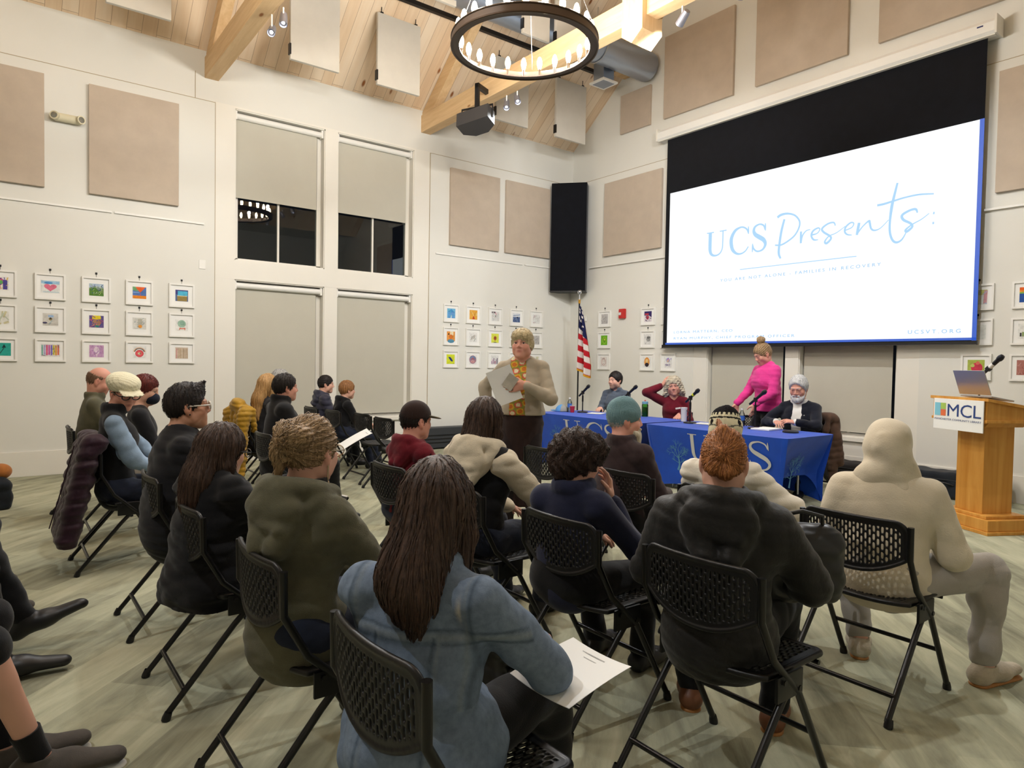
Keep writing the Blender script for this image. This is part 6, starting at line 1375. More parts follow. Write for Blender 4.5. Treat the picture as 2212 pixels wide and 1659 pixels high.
# --- denim jacket: seams, yoke and worn patches belong to the cloth
def denimcol(rg, V):
    n = rg.neck; L = V-n; b = np.tile(np.array(C(122, 138, 160)), (len(V), 1))
    w = (.5+.5*np.sin(V[:, 0]*31+V[:, 2]*23+2*np.sin(V[:, 1]*19)))[:, None]*.22; b = b*(1-w)+w*np.array(C(150, 166, 184))
    back = (L[:, 1] < .03)
    def line(d, wd, c, a, m=True):
        q = (np.exp(-(d/wd)**2)*a*m)[:, None]; b[:] = b*(1-q)+q*np.array(c)
    y0 = -.135-.12*L[:, 0]**2
    line(L[:, 2]-y0, .010, C(150, 160, 164), .55, back); line(L[:, 2]-y0-.014, .004, C(62, 78, 94), .7, back); line(L[:, 2]-y0+.014, .004, C(62, 78, 94), .7, back)
    for x in (-.075, .075): line(L[:, 0]-x*(1+.5*(y0-L[:, 2])), .0045, C(66, 82, 98), .7, back & (L[:, 2] < y0)); line(L[:, 0]-x*(1+.5*(y0-L[:, 2]))-.012, .004, C(146, 156, 160), .4, back & (L[:, 2] < y0))
    for s_ in (-1, 1): line(L[:, 0]*s_-rg.sw*.98, .006, C(68, 84, 100), .6, (L[:, 2] > -.3) & (L[:, 1] < .1)); line(L[:, 0]*s_-rg.sw*.98+.014, .005, C(146, 156, 158), .4, (L[:, 2] > -.3))
    for a, c in (((.125, -.03), (.145, -.085)),): pass
    d = np.sqrt(((L-vec(.13, -.075, -.07))/vec(.006, .05, .03))**2 @ np.ones(3)); line(d, .8, C(226, 214, 190), .8)
    return b
W['denim'] = vcol('denim', .9, .15, 380, .3, mul=55)
def denimridge(rg):
    n = rg.neck
    def f(X, Y, Z):
        y0 = n[2]-.135-.12*(X-n[0])**2; m = (Y-n[1] < .03)
        return -.0035*np.exp(-((Z-y0)/.012)**2)*m-.003*np.exp(-((np.abs(X-n[0])-rg.sw*.98)/.01)**2)*(Z > n[2]-.3)
    return f
person(dict(label='woman with long straight brown hair seen from behind in a faded blue denim jacket', x=8.432, y=-8.139, yaw=33, ht=1.212, hyaw=16, hpitch=14, nk=.255, hy=.06, lean=.02, sw=.162, hair='long', hlen=.275, hdx=.02, htip=.055, hvol=.012, hmat=Hm['brown'], hh=.0045, skin='light', face=0, h=.006, ch=.0065, strand=.0016, slouch=-.03,
    rh=(.17, .36, .66), lh=(-.02, .36, .66), rp=(1, -.5, -.6), rf=(.22, .50, .085), lf=(-.05, .50, .085),
    wear=[top(W['denim'], 'denim_jacket', t=.015, ts=.013, tc=.011, cuff=.93, colf=denimcol, collar=.02, fold=.006, ff=1.1, pep=1.08, ridge=denimridge, wide=1.04), pants(W['blackpant'], end=.8), SH]))
person(dict(label='woman with loose blonde bun and olive hooded jacket in the third row', x=7.592, y=-8.150, yaw=24, ht=1.262, hyaw=4, hpitch=6, hair='bun', hmat=Hm['blonde'], hvol=.011, strand=.003, skin='light', h=.006, ch=.007, rh=(.12, .36, .64), lh=(-.05, .36, .64), rp=(1, -.6, -.5), sw=.157,
    wear=[top(W['olive'], 'olive_jacket', t=.020, ts=.017, tc=.013, hood=1.25, drape=1, fold=.003, ff=1.2, pep=.98, wide=1.05), top(W['black'], 'hood_lining', torso=0, sleeves=0, collar=.03, fold=.001), pants(W['jean']), SH, dict(kind='glasses', mat=W['glassgold'], th=.0018), dict(kind='custom', fn=lambda rg, r: [MB().tube([tuple(rg.H(q*.079, -.0, -.045)), tuple(rg.H(q*.08, 0, -.075)), tuple(rg.H(q*.081, .002, -.1))], .0028, 6).ball(tuple(rg.H(q*.081, .002, -.104)), .006).build('earring', W['glassgold'], r) for q in (-1, 1)])]))
person(dict(label='woman with long brown hair, dark glasses and black coat in the third row', x=6.684, y=-8.220, yaw=20, ht=1.165, hyaw=-4, hpitch=12, nk=.225, hair='long', hlen=.30, hback=-.01, hmat=Hm['brown'], hvol=.012, skin='light', h=.007, rh=(.10, .40, .66), lh=(-.08, .38, .66), sw=.162,
    wear=[top(W['black'], 'black_coat', t=.026, ts=.022, fold=.006, collar=.02, wide=1.18, pep=1.05, tail=1), pants(W['blackpant']), SH, dict(kind='glasses', mat=W['glassblk'])]))
person(dict(label='person with dark spiky hair and white framed sunglasses in a charcoal top', x=5.796, y=-8.192, yaw=-2, ht=1.318, hyaw=-6, hpitch=-2, hs=1.06, nk=.255, hair='spiky', hmat=Hm['dark'], hvol=.010, strand=.0016, skin='warm', brow=C(40, 28, 24), h=.006, wide=1.34, belly=1, rh=(.10, .36, .63), lh=(-.08, .36, .64), sw=.170,
    wear=[top(W['coal'], 'charcoal_top', t=.022, ts=.022, collar=.008, fold=.006), pants(W['blackpant']), SH, dict(kind='glasses', mat=W['glasswht'], lens=W['lensdark'], th=.0034, rw=.026), dict(kind='custom', fn=lambda rg, r: MB().ball(tuple(rg.H(.086, .004, -.037)), .0045).ball(tuple(rg.H(-.086, .004, -.037)), .0045).build('ear_stud', W['glassblk'], r))]))
person(dict(label='woman in a cream newsboy cap and dark glasses with black vest over pale blue sleeves', x=4.430, y=-8.300, yaw=-8, ht=1.345, hairtop=.03, hyaw=-64, hpitch=18, hy=.05, hair='short', fr=.02, hvol=.004, hmat=Hm['brown'], skin='pink', h=.006, lean=-.01, rh=(.13, .31, .63), lh=(-.04, .33, .63), rp=(.5, -.9, -.6), sw=.157, lips=C(150, 80, 76),
    wear=[top(W['paleblue'], 'pale_blue_top', t=.011, ts=.016, tc=.011, fold=.006), top(W['black'], 'black_vest', t=.022, sleeves=0, collar=.04, fold=.004), pants(W['jean']), SH, dict(kind='newsboy', mat=W['creamknit']), dict(kind='glasses', mat=W['glassblk'], lens=None, th=.0036, rw=.027, rh=.021)]))
person(dict(label='masked person with dark red hair beyond the woman in the cream cap', x=3.661, y=-8.071, yaw=-5, ht=1.315, hyaw=-20, hpitch=14, hair='short', hvol=.012, fr=.042, hmat=Hm['auburn'], skin='light', h=.008, wear=[top(W['coal'], 'dark_jacket', t=.016), pants(W['greypant']), SH, dict(kind='mask', mat=W['mask'])], **LAP))
person(dict(label='bald man in an olive green jacket by the left wall looking at a phone', x=2.700, y=-8.290, yaw=-4, ht=1.345, hairtop=.0, hyaw=-12, hpitch=24, hs=1.05, hair='bald', hvol=.004, hmat=Hm['fringe'], skin='pink', h=.008, rh=(.10, .38, .72), lh=(-.02, .40, .74), wide=1.1, wear=[top(W['olive'], 'olive_jacket', t=.022, ts=.020, collar=.03, fold=.005), pants(W['jean']), SH]))
person(dict(label='young man with short dark hair and a high collared black coat', x=3.936, y=-6.995, yaw=-4, ht=1.333, leanx=-.06, hyaw=0, hpitch=2, hair='short', hvol=.012, fr=.038, hmat=Hm['dark'], skin='pink', brow=C(40, 28, 24), h=.0065, rh=(.14, .36, .66), lh=(-.05, .36, .66), wear=[top(W['black'], 'black_coat', t=.036, ts=.03, collar=.05, fold=.004, wide=1.15, pep=1.0), pants(W['blackpant']), SH]))
person(dict(label='person with long golden blonde hair in front of the first window', x=2.42, y=-6.68, yaw=14, ht=1.295, hyaw=20, hpitch=6, hair='long', hlen=.42, hvol=.016, htip=.07, hmat=Hm['gold'], face=0, h=.008, wear=[top(W['coal'], 'dark_top', t=.013), pants(W['jean']), SH], **LAP))
person(dict(label='grey haired person mostly hidden behind the dark haired young man', x=1.62, y=-6.28, yaw=-8, ht=1.337, hyaw=-8, hair='short', hvol=.014, fr=.042, hmat=Hm['grey'], h=.008, wear=[top(W['coal'], 'dark_jacket', t=.015), pants(W['blackpant']), SH], **LAP))
person(dict(label='dark haired woman in a grey puffer jacket under the second window', x=0.960, y=-5.440, yaw=-8, ht=1.252, hyaw=-14, hpitch=4, hair='bun2', hvol=.010, hmat=Hm['dark'], skin='light', brow=C(40, 28, 24), h=.0065, rh=(.1, .34, .62), lh=(-.08, .34, .62), wear=[top(W['puffgrey'], 'grey_puffer', t=.026, ts=.022, hood=1.0, puff=.075, pa=.010), pants(W['blackpant']), SH]))
person(dict(label='boy with sandy short hair in a black hoodie under the second window', x=1.630, y=-5.420, yaw=-2, ht=1.198, k=.9, hs=.96, hyaw=-2, hpitch=4, hair='short', hvol=.014, fr=.045, hmat=Hm['sand'], skin='light', h=.0065, rh=(.1, .34, .62), lh=(-.08, .34, .62), wear=[top(W['black'], 'black_hoodie', t=.016, hood=.9), pants(W['jean']), SH]))
person(dict(label='boy in a dark cap with camouflage brim and maroon hoodie', x=6.131, y=-6.922, yaw=10, ht=1.205, hairtop=.015, k=.9, hs=.98, hyaw=-10, hpitch=4, hair='short', hvol=.006, nape=.036, hmat=Hm['dark'], skin='pink', h=.0065, ch=.007, rh=(.1, .34, .62), lh=(-.08, .34, .62), wear=[top(W['maroon'], 'maroon_hoodie', t=.017, hood=.95, fold=.005), pants(W['jean']), SH, dict(kind='ballcap', mat=W['darkcap'], brim=W['camo'])]))
person(dict(label='person with long straight dark hair, black vest and cream hooded top', x=6.930, y=-6.940, yaw=18, ht=1.275, hyaw=10, hpitch=10, hair='long', hlen=.26, hvol=.012, htip=.07, hmat=Hm['brown'], face=0, h=.0065, ch=.007, rh=(.22, .38, .62), lh=(-.05, .36, .62), rp=(1, -.4, -.5), sw=.166,
    wear=[top(W['cream'], 'cream_hoodie', t=.011, ts=.020, tc=.015, fold=.006), top(W['black'], 'black_vest', t=.026, sleeves=0, fold=.003, neckr=.075), top(W['cream'], 'cream_hood', torso=0, sleeves=0, hood=1.22, fold=.004), pants(W['jean']), SH]))
rgb13, _ = person(dict(label='boy with bushy dark brown hair in a navy sweater, hand on his chin', x=7.725, y=-7.001, yaw=14, ht=1.19, hairtop=.04, k=.95, hyaw=-16, hpitch=8, nk=.235, hair='bushy', hmat=Hm['bushy'], hh=.0045, skin='light', h=.0055, ch=.007, rh=(.105, .165, .845), lh=(-.08, .34, .64), rp=(.7, .1, -1), rhs=((-.25, .25, .95), (-.6, -.5, .1), .75), sw=.152, brow=C(60, 42, 34),
    wear=[top(W['navy'], 'navy_sweater', t=.017, ts=.017, tc=.013, collar=.022, fold=.005, cuff=.9), pants(W['blackpant']), SH]))
person(dict(label='bearded man in a teal knitted beanie and dark brown jacket', x=6.975, y=-5.911, yaw=8, ht=1.245, hairtop=.02, hyaw=-42, hpitch=2, hair='short', hvol=.006, fr=.0, nape=.04, hmat=Hm['grey'], skin='pink', h=.006, ch=.007, rh=(.12, .36, .62), lh=(-.08, .36, .62), sw=.166, wide=1.05,
    wear=[top(W['brownj'], 'brown_jacket', t=.022, ts=.020, collar=.03, fold=.004), pants(W['blackpant']), SH, dict(kind='beanie', mat=W['teal'], tall=.112), dict(kind='beard', mat=Hm['pale'], len=.045)]))
def penguin(rg, V):
    L = (V-rg.HC) @ rg.R; z = L[:, 2]; col = np.tile(np.array(C(224, 216, 184)), (len(V), 1)); K = np.array(C(26, 24, 26))
    a = np.arctan2(L[:, 0], -L[:, 1])
    col[z > .118] = K; m = (z > .105) & (z < .12) & (np.sin(a*26) > 0); col[m] = K; col[(z > .085) & (z < .094)] = K; col[(np.abs(z-.03-.02*np.abs(np.sin(a*2))) < .004)] = C(90, 90, 84)
    for q in (-.8, .8, 2.4): col[((a-q)/.16)**2+((z-.068)/.016)**2 < 1] = K
    return col
person(dict(label='person in a black and cream knit hat and white hooded top near the table', x=7.685, y=-5.861, yaw=20, ht=1.25, hairtop=.06, hyaw=14, hpitch=12, hair='short', hvol=.006, nape=.05, hmat=Hm['brown'], skin='light', face=0, h=.0065, ch=.007, rh=(.26, .30, .60), lh=(-.08, .34, .62), rp=(1, -.3, -.3), sw=.157,
    wear=[top(F('white_fleece', (232, 226, 212), var=.03, bs=160, fold=.5), 'white_top', t=.017, ts=.018, tc=.013, fold=.006), pants(W['mauve']), dict(kind='shoes', mat=W['tan']), dict(kind='beanie', mat=vcol('pattern_knit', .95, .1, 130, .6), tall=.128, colf=penguin)]))
person(dict(label='woman with red hair twisted up in a black puffer coat', x=8.446, y=-6.932, yaw=32, ht=1.245, hairtop=.02, hyaw=2, hpitch=10, hair='claw', hvol=.006, spread=.5, lift=.0015, hmat=Hm['red'], hh=.0045, strand=.0016, skin='light', face=0, h=.006, ch=.007, rh=(.17, .30, .62), lh=(-.12, .32, .62), rp=(1, -.4, -.6), lp=(-1, -.4, -.6), sw=.170, rf=(.2, .40, .085), wide=1.08,
    wear=[top(W['puffblack'], 'black_puffer', t=.033, ts=.030, tc=.020, hood=1.3, collar=.03, drape=1, fold=.004, ff=1.5, pep=1.05), pants(W['blackpant']), dict(kind='shoes', mat=W['brownshoe'], sole=W['tan'])]))
person(dict(label='person in a cream fleece with the hood up, grey sweatpants and cream slippers', x=8.473, y=-5.716, yaw=22, ht=1.225, hairtop=.03, hyaw=6, hpitch=16, hair='short', hvol=.004, hmat=Hm['brown'], face=0, h=.0065, ch=.007, nk=.24, rh=(.20, .27, .58), lh=(-.16, .27, .58), rp=(.55, -.8, -.5), lp=(-.55, -.8, -.5), sw=.175, wide=1.12, rf=(.42, .24, .09), lf=(-.1, .28, .09), rt=(.75, 1, -.02), lt=(-.1, 1, -.02), rk=(.6, .5, .8),
    wear=[top(W['cream'], 'cream_fleece', t=.030, ts=.028, tc=.020, drape=1, fold=.0022, ff=1.0, pep=1.05), dict(kind='hoodup', mat=W['cream']), pants(W['greypant'], t=.017, tc=.020, end=.9, fold=.007), dict(kind='shoes', mat=W['slipper'], t=.011, L=.21, sole=W['tan'])]))
# standing speaker
def blouse(rg, V):
    r_ = np.random.default_rng(3); pal = [C(214, 120, 50), C(226, 180, 60), C(150, 150, 70), C(214, 90, 70), C(232, 220, 180)]; col = np.zeros((len(V), 4)); s_ = np.floor((np.sin(V[:, 0]*60+V[:, 2]*40)+np.sin(V[:, 2]*70-V[:, 0]*30)+2)*1.24).astype(int)
    for i, c in enumerate(pal): col[s_ == i] = c
    return col
person(dict(label='standing woman with short blonde hair in a beige cardigan and brown skirt holding papers', sit=False, x=5.42, y=-5.45, yaw=-134, ht=1.75, hyaw=-10, hpitch=-2, hs=1.04, nk=.245, hair='fringe', hvol=.012, strand=.0008, spread=.5, hmat=Hm['ash'], skin='pink', h=.0052, ch=.008, bust=1, rh=(.30, -.06, 1.0), rp=(1, -1, 0), lh=(-.05, .26, 1.28), lp=(-1, -.5, -.6), lhs=((1, .25, -.2), (.1, -1, .1), .35), sw=.157, wide=1.08,
    wear=[top(vcol('print_blouse', .8, .2, mul=120), 'print_blouse', t=.012, sleeves=0, vneck=.12, colf=blouse, h=.007, hem=1.02), top(W['beige'], 'beige_cardigan', t=.016, ts=.013, tc=.011, open=(.062, 0), ox=.03, vneck=.15, hem=1.02, fold=.004, cuff=.95), dict(kind='skirt', mat=W['brownskirt'], hem=.26), pants(F('tights', (44, 34, 34)), t=.002, tc=.002), SH]))
# the panel behind the table
person(dict(label='man with short dark hair in a grey shirt seated behind the table', x=2.54, y=-1.30, yaw=-162, ht=1.362, hs=1.12, hyaw=-16, hpitch=2, lids=.8, hair='short', hvol=.012, fr=.038, hmat=Hm['dark'], skin='light', stubble=C(120, 96, 84), brow=C(44, 34, 32), h=.0062, rh=(.12, .30, .80), lh=(-.10, .30, .80), sw=.175, wide=1.08, wear=[top(W['greyshirt'], 'grey_shirt', t=.012, ts=.012, collar=.02, fold=.005, vneck=.05), pants(W['blackpant']), SH]))
person(dict(label='woman with curly pale hair in a wine red top touching her hair', x=3.68, y=-1.33, yaw=-150, ht=1.312, hs=1.1, hyaw=8, hpitch=4, hroll=8, hair='curly', hvol=.012, hlen=.24, hmat=Hm['pale'], skin='pink', h=.0058, rh=(.155, .07, 1.17), rp=(1, .35, -.7), rhs=((-.45, .1, .8), (-.7, -.5, -.3), .5), lh=(-.12, .30, .78), sw=.157,
    wear=[top(W['wine'], 'wine_top', t=.011, ts=.015, tc=.020, vneck=.13, cuff=.86, fold=.004), pants(W['blackpant']), SH, dict(kind='custom', fn=lambda rg, r: MB().box((-.035, -.003, -.011), (.035, .003, .011), .002, T(*(rg.chest+vec(-.09, .155, .03))) @ RX(-.15) @ RY(.2)).build('name_badge', M['paper'], r))]))
person(dict(label='woman with a high bun in a bright pink sweater standing behind the table', sit=False, x=5.05, y=-1.18, yaw=158, ht=1.772, hs=1.12, hyaw=-4, hpitch=30, lids=1, nk=.235, hy=.06, hair='topknot', hvol=.010, hmat=Hm['blonde'], skin='pink', h=.006, ch=.008, bust=1, rh=(.22, .30, .98), lh=(-.16, .30, 1.0), sw=.162, wide=1.18, wear=[top(W['pinkk'], 'pink_sweater', t=.017, ts=.017, tc=.012, hem=.9, fold=.004), pants(W['blackpant']), SH]))
person(dict(label='white haired bearded man in a navy suit jacket seated behind the table', x=5.60, y=-1.38, yaw=-164, ht=1.372, hs=1.17, hyaw=-4, hpitch=20, lids=.6, nk=.262, hy=.06, hair='short', hvol=.016, fr=.026, nape=.05, hmat=Hm['white'], skin='pink', brow=C(190, 186, 182), h=.0058, rh=(.17, .36, .825), lh=(-.04, .36, .83), rp=(1, -.4, -.4), lp=(-1, -.4, -.4), rhs=((-.5, .8, -.1), (0, -.2, -1), .7), lhs=((.75, .5, .15), (.1, -.4, -.9), .6), sw=.180, wide=1.15,
    wear=[top(W['shirt'], 'white_shirt', t=.013, ts=.011, tc=.011, collar=.022, vneck=.04, fold=.003), top(W['suit'], 'suit_jacket', t=.020, ts=.017, tc=.012, open=(.05, 0), vneck=.2, neckr=.07, cuff=.93, fold=.005), pants(W['blackpant']), SH, dict(kind='beard', mat=Hm['white'], len=.006), dict(kind='custom', fn=lambda rg, r: MB().ball(tuple(rg.chest+vec(-.10, .172, .05)), .008).build('lapel_pin', M['steel'], r))]))
# three people of the rear row, only their feet and shins reach into the picture
person(dict(label='person with bare shins, black socks and grey sneakers at the lower left edge', x=6.98, y=-9.42, yaw=0, ht=1.28, hair='short', hmat=Hm['brown'], face=0, h=.008, ch=.011, rf=(.16, .55, .095), lf=(.03, .46, .10), rk=(.2, .5, 1), wear=[top(W['black'], 'black_top'), pants(W['blackpant'], end=.06), dict(kind='shoes', mat=W['greyshoe'], t=.011, L=.23, sole=M['white']), dict(kind='custom', fn=lambda rg, r: [MB().tube([tuple(rg.an[sd]+(rg.kn[sd]-rg.an[sd])*q) for q in (0, .12, .24)], [.043, .042, .045], 14).build('sock', W['black'], r) for sd in (-1, 1)])], rh=(.1, .3, .62), lh=(-.1, .3, .62)))
person(dict(label='person in black trousers and pointed black boots at the left edge', x=6.02, y=-9.45, yaw=0, ht=1.28, hair='short', hmat=Hm['dark'], face=0, h=.008, ch=.011, rf=(.14, .47, .10), lf=(-.2, .58, .15), lt=(.1, 1, .35), wear=[top(W['black'], 'black_top'), pants(W['blackpant']), dict(kind='shoes', mat=W['shoe'], boot=1, L=.25)], rh=(.1, .3, .62), lh=(-.1, .3, .62)))
person(dict(label='person with a dark grey shoe just reaching in at the left edge', x=5.08, y=-9.44, yaw=0, ht=1.28, hair='short', hmat=Hm['dark'], face=0, h=.009, ch=.012, rf=(.12, .40, .09), lf=(-.14, .33, .13), lt=(0, 1, .2), wear=[top(W['coal'], 'dark_top'), pants(W['coal']), dict(kind='shoes', mat=W['greyshoe'], t=.013)], rh=(.1, .3, .62), lh=(-.1, .3, .62)))

# ================================================================ coats on chairs, bags, papers in hands
def coat(name, label, loc, rz, mat, w, zt, zb, th=.07, puff=.055, back=.0, front=.25, flare=.0, sl=True, hood=False):
    """a coat hung over a chair back; local frame of the chair"""
    r = thing(name, label, 'coat', loc, rz)
    v = Vol((-w/2-.12, -.42, zb-.05), (w/2+.12, .2, zt+.16), .0085)
    n = 8
    for i in range(n):
        a, b = i/n, (i+1)/n; za, zc = zt-a*(zt-zb), zt-b*(zt-zb); ya, yc = -.055-back*a, -.055-back*b; wa, wc = w/2*(1+flare*a), w/2*(1+flare*b)
        for x in (-1, -.33, .33, 1): v.add(cap((x*(wa-th*.6), ya, za), (x*(wc-th*.6), yc, zc), th*.55, th*.6, (0, 1, 0), 1.25), .03)
    v.add(cap((-w/2+.06, -.02, zt), (w/2-.06, -.02, zt), .055, .055), .03)
    if front:
        for x in (-1, -.33, .33, 1): v.add(cap((x*(w/2-th*.6), .02, zt-.01), (x*(w/2-th*.8), .05, zt-front), th*.4, th*.35, (0, 1, 0), 1.3), .03)
    if hood: v.add(ell((0, -.06, zt+.06), (.12, .07, .07)), .03)
    if sl:
        for q in (-1, 1): v.add(cap((q*(w/2-.02), -.07-back*.1, zt-.04), (q*(w/2+.03), -.10-back*.5, zt-(zt-zb)*.72), .055, .045), .03)
    if puff: v.warp(lambda X, Y, Z: -.012*(np.abs(np.sin(PI*(Z+.02*np.sin(14*X))/puff))**.6-.6)+0*Y)
    v.warp(fold(.006, len(label))); V, Q = v.mesh(1); obj('coat_body', mesh_np(name, V, Q, mat), r)
    MB().tube([(.0, -.06-th*.62-back*.02, zt-.02), (.0, -.06-th*.66-back*.5, (zt+zb)/2), (.0, -.06-th*.7-back*.97, zb+.05)], .004, 6).build('back_seam', mat, r)
    return r
coat('puffer_coat', 'mustard yellow quilted coat hung over a chair by the long blonde hair', (2.4, -6.87, 0), 0, W['puffgold'], .56, .90, .24, .10, .052, .05, .2, .05, True, True)
coat('puffer_coat', 'long dark plum quilted coat over the chair of the woman in the cream cap', (4.45, -8.42, 0), 0, W['puffplum'], .50, .86, .24, .12, .095, .14, .0, .05, False)
coat('wool_coat', 'brown coat hung on the chair of the white haired man', (5.62, -1.2, 0), PI, W['coatbrown'], .6, .87, .16, .08, 0, .03, .15, .05)
def bag(name, label, cat, loc, rz, L, Wd, H, mat, strap=.16, flap=True, rad=.05):
    r = thing(name, label, cat, loc, rz); v = Vol((-L/2-.05, -Wd/2-.05, -.01), (L/2+.05, Wd/2+.05, H+.06), .008)
    v.add(rbox((0, 0, H*.5), (L/2, Wd/2, H*.5), rad), 0); v.add(cap((-L*.3, 0, H*.95), (L*.3, 0, H*.95), Wd*.32), .05); v.warp(fold(.006, len(label))); v.keep(lambda X, Y, Z: .001-Z+0*X+0*Y); V, Q = v.mesh(1); obj('body', mesh_np(name, V, Q, mat), r)
    MB().tube([(-L*.3, 0, H*.95), (-L*.26, -.02, H+strap*.8), (0, -.03, H+strap), (L*.26, -.02, H+strap*.8), (L*.3, 0, H*.95)], .008, 8).build('strap', mat, r)
    for q in (-1, 1): MB().tube([(q*L*.3+.016*math.cos(a), -Wd*.33, H*.86+.016*math.sin(a)) for a in [2*PI*i/14 for i in range(14)]], .003, 6, closed=True).build('ring', M['steel'], r)
    return r
leather = flat('black_leather', C(24, 24, 25), .35, 0, .5)
bag('handbag', 'black handbag with metal rings on the floor beside the bushy haired boy\'s chair', 'bag', (7.42, -7.28, 0), .6, .32, .16, .24, leather)
bag('backpack', 'dark backpack on the floor at the far left edge', 'bag', (1.92, -8.98, 0), .2, .3, .2, .26, W['casefab'] if 'casefab' in W else M['casefab'], .04)
tag(MB().ball((1.95, -8.95, .35), (.10, .09, .075), 20, 14).build('round_hat', F('orange_felt', (190, 120, 60))), 'orange brown rounded knit hat on top of the dark backpack', 'hat')
bag('handbag', 'shiny black leather bag on the lap of the red haired woman', 'bag', (8.55, -6.60, .585), .9, .30, .15, .24, leather, .10)
sheet('paper_sheet', 'white handout with small print on the knees of the woman in denim', (8.585, -7.77, .635), .2, .26, .15, (.08, .10), lines=8, curl=.008)
sheet('paper_sheet', 'white handout held by the young man in the black coat', (4.22, -6.40, .74), .216, .28, -.2, (.5, .1), lines=6, curl=.01)
sheet('paper_sheet', 'white handout on the lap of the person with black vest and cream hood', (7.05, -6.46, .66), .216, .28, .3, (.25, .0), lines=6)
sheet('paper_sheet', 'white papers lying on the empty chair seat near the standing speaker', (6.03, -5.42, .462), .216, .28, .2, lines=5)
sheet('paper_sheet', 'white paper on the lap of the boy with bushy hair', (7.98, -6.58, .67), .2, .26, .4, (.2, -.15), lines=5)
a_, c_ = math.radians(-134), (5.42, -5.45)
def loc19(x, y, z): return (c_[0]+x*math.cos(a_)-y*math.sin(a_), c_[1]+x*math.sin(a_)+y*math.cos(a_), z)
sheet('paper_sheet', 'large white papers held at the waist by the standing speaker', loc19(.12, .285, 1.27), .21, .29, a_, (PI/2-.1, .38), curl=.008)
sheet('paper_sheet', 'small folded grey note in the hand of the standing speaker', loc19(.07, .30, 1.30), .09, .12, a_, (PI/2-.1, -.6), F('note_grey', (200, 194, 180)))
r = thing('tablet', 'dark tablet with a white edge held by the woman with long brown hair', 'tablet', (6.74, -7.72, .73), .25); q = RX(.75); MB().box((-.12, -.09, -.006), (.12, .09, .006), .004, q).build('case', M['black'], r); MB().box((-.118, -.092, .006), (.118, -.084, .009), 0, q).box((-.118, .084, .006), (.118, .092, .009), 0, q).build('white_edge', M['white'], r)
r = thing('phone', 'dark phone with lit screen in the hands of the bald man', 'phone', (2.76, -7.85, .80), -.2); q = RX(.6); MB().box((-.036, -.075, -.004), (.036, .075, .004), .003, q).build('case', M['black'], r); MB().box((-.033, -.07, .0041), (.033, .07, .0046), 0, q).build('display', flat('phone_glow', C(120, 160, 200), .2, emit=.8), r)
# ================================================================ lights, world, camera
for i in range(NB):
    a = 2*PI*(i+.5)/NB
    if i % 2 == 0: pointlight((4.7+(RO-.055)*math.cos(a), -4.93+(RO-.055)*math.sin(a), 4.47+.20), CHP, (.99, .985, .97))
    if i % 3 == 0: pointlight((4.7+(RO-.055)*math.cos(a), -8.42+(RO-.055)*math.sin(a), 4.47+.20), CHP2, (.99, .985, .97))
spotlamp((2.25, -6.55, 5.06), (6.2, -8.6, .8), 'lit spotlight head under the first truss pointing at the rear chairs', 5.24, SPP*.7)
spotlamp((2.48, -6.50, 5.10), (4.4, -7.3, .8), 'lit spotlight head under the first truss pointing at the seats below', 5.24, SPP*.7)
spotlamp((2.12, -3.22, 5.10), (4.4, -5.0, .6), 'lit spotlight head under the second truss pointing at the aisle', 5.24, SPP*.6)
spotlamp((2.34, -3.20, 5.12), (5.4, -4.4, .8), 'lit spotlight head under the second truss pointing at the standing speaker', 5.24, SPP*.7)
spotlamp((3.6, -6.52, 5.08), (0, -8.1, 1.6), 'added grey spotlight head under the first truss aimed at the left pictures', 5.24, SPP*.7)  # from here on: heads added for brightness; this one lights the left pictures
spotlamp((5.6, -6.52, 5.08), (0, -4.7, 2.0), 'added grey spotlight head under the first truss aimed at the windows', 5.24, SPP*1.05)  # added lamp that brightens the window wall
spotlamp((5.2, -3.22, 5.10), (0, -1.7, 2.0), 'added grey spotlight head under the second truss aimed at the far pictures', 5.24, SPP*1.2)  # added lamp, lifts the far picture wall
spotlamp((5.9, -3.20, 5.10), (1.6, 0, 2.0), 'added grey spotlight head under the second truss aimed at the flag corner', 5.24, SPP*1.3)  # added lamp to fill the flag corner with light
spotlamp((6.3, -3.2, 5.10), (4.6, -1.8, .8), 'added grey spotlight head near the middle of the second truss aimed at the panel table', 5.24, SPP*.9)  # added lamp over the panel table
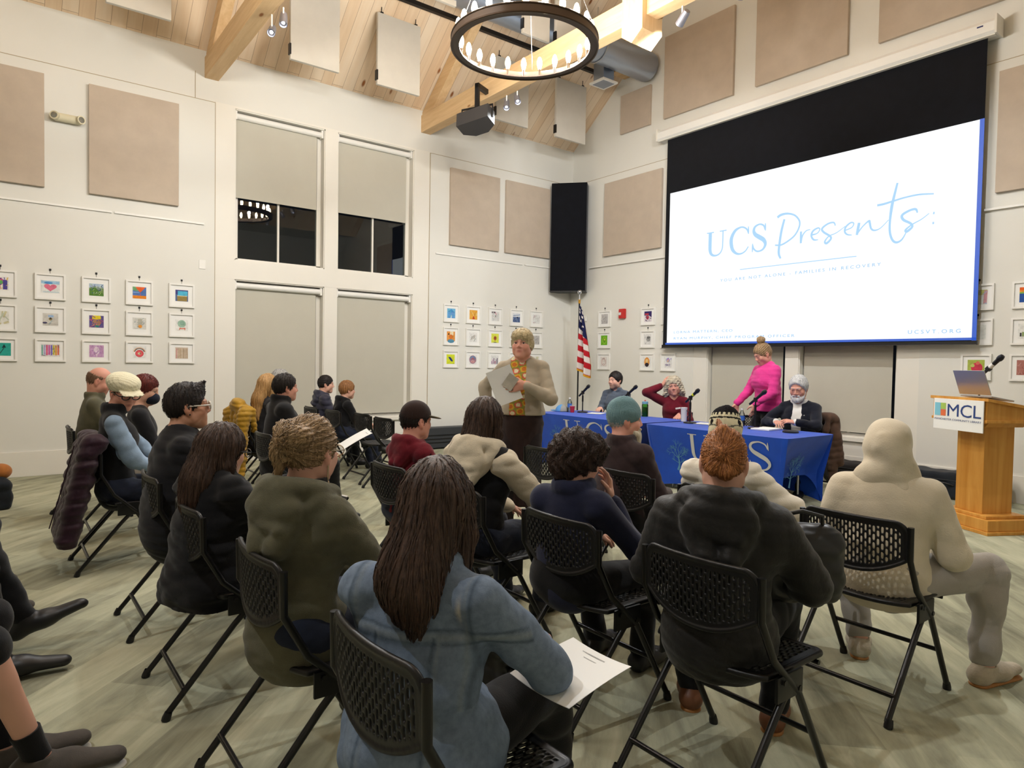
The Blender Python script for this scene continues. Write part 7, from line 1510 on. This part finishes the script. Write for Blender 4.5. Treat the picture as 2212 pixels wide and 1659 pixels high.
spotlamp((7.0, -3.2, 5.10), (7.4, 0, 1.4), 'added grey spotlight head at the far end of the second truss aimed at the lectern', 5.24, SPP*1.1)  # added lamp for the wall and lectern on the right
spotlamp((8.2, -3.2, 5.10), (8.3, -4.6, 0), 'added grey spotlight head at the end of the second truss aimed down at the floor', 5.24, SPP*1.3, 110)  # added lamp, brightens the open floor before the lectern
spotlamp((7.4, -9.86, 5.08), (7.6, -7.2, .9), 'added grey spotlight head under the rear truss aimed at the front rows', 5.24, SPP*1.1, 110)  # added lamp behind the audience, lights the backs turned to the camera
w = bpy.data.worlds.new('night'); bpy.context.scene.world = w; w.use_nodes = True
bg = next(n for n in w.node_tree.nodes if n.type == 'BACKGROUND'); bg.inputs[0].default_value = (.010, .012, .018, 1); bg.inputs[1].default_value = .4
cam = bpy.data.cameras.new('camera'); cam.sensor_width = 36; cam.lens = 36*1455/2212; cam.clip_start = .05
co = bpy.data.objects.new('camera', cam); link(co)
yaw, pit, rol = .6531, -.0306, .0172
d = Vector((-math.cos(yaw)*math.cos(pit), math.sin(yaw)*math.cos(pit), math.sin(pit))); rr = d.cross(Vector((0, 0, 1))).normalized(); uu = rr.cross(d)
r2 = rr*math.cos(rol)+uu*math.sin(rol); u2 = uu*math.cos(rol)-rr*math.sin(rol)
co.matrix_world = Matrix(((r2.x, u2.x, -d.x, 9.8766), (r2.y, u2.y, -d.y, -8.9718), (r2.z, u2.z, -d.z, 1.45), (0, 0, 0, 1)))
sc = bpy.context.scene; sc.camera = co
sc.view_settings.view_transform = 'Standard'; sc.view_settings.look = 'None'; sc.view_settings.gamma = 1; sc.view_settings.use_curve_mapping = False
sc.view_settings.exposure = EXPO
try:
    sc.cycles.use_adaptive_sampling = True; sc.cycles.adaptive_threshold = .05; sc.cycles.max_bounces = 6; sc.cycles.diffuse_bounces = 3; sc.cycles.glossy_bounces = 2; sc.cycles.transparent_max_bounces = 8; sc.cycles.sample_clamp_indirect = 6; sc.cycles.caustics_reflective = False; sc.cycles.caustics_refractive = False
    sc.cycles.use_denoising = True
except Exception: pass
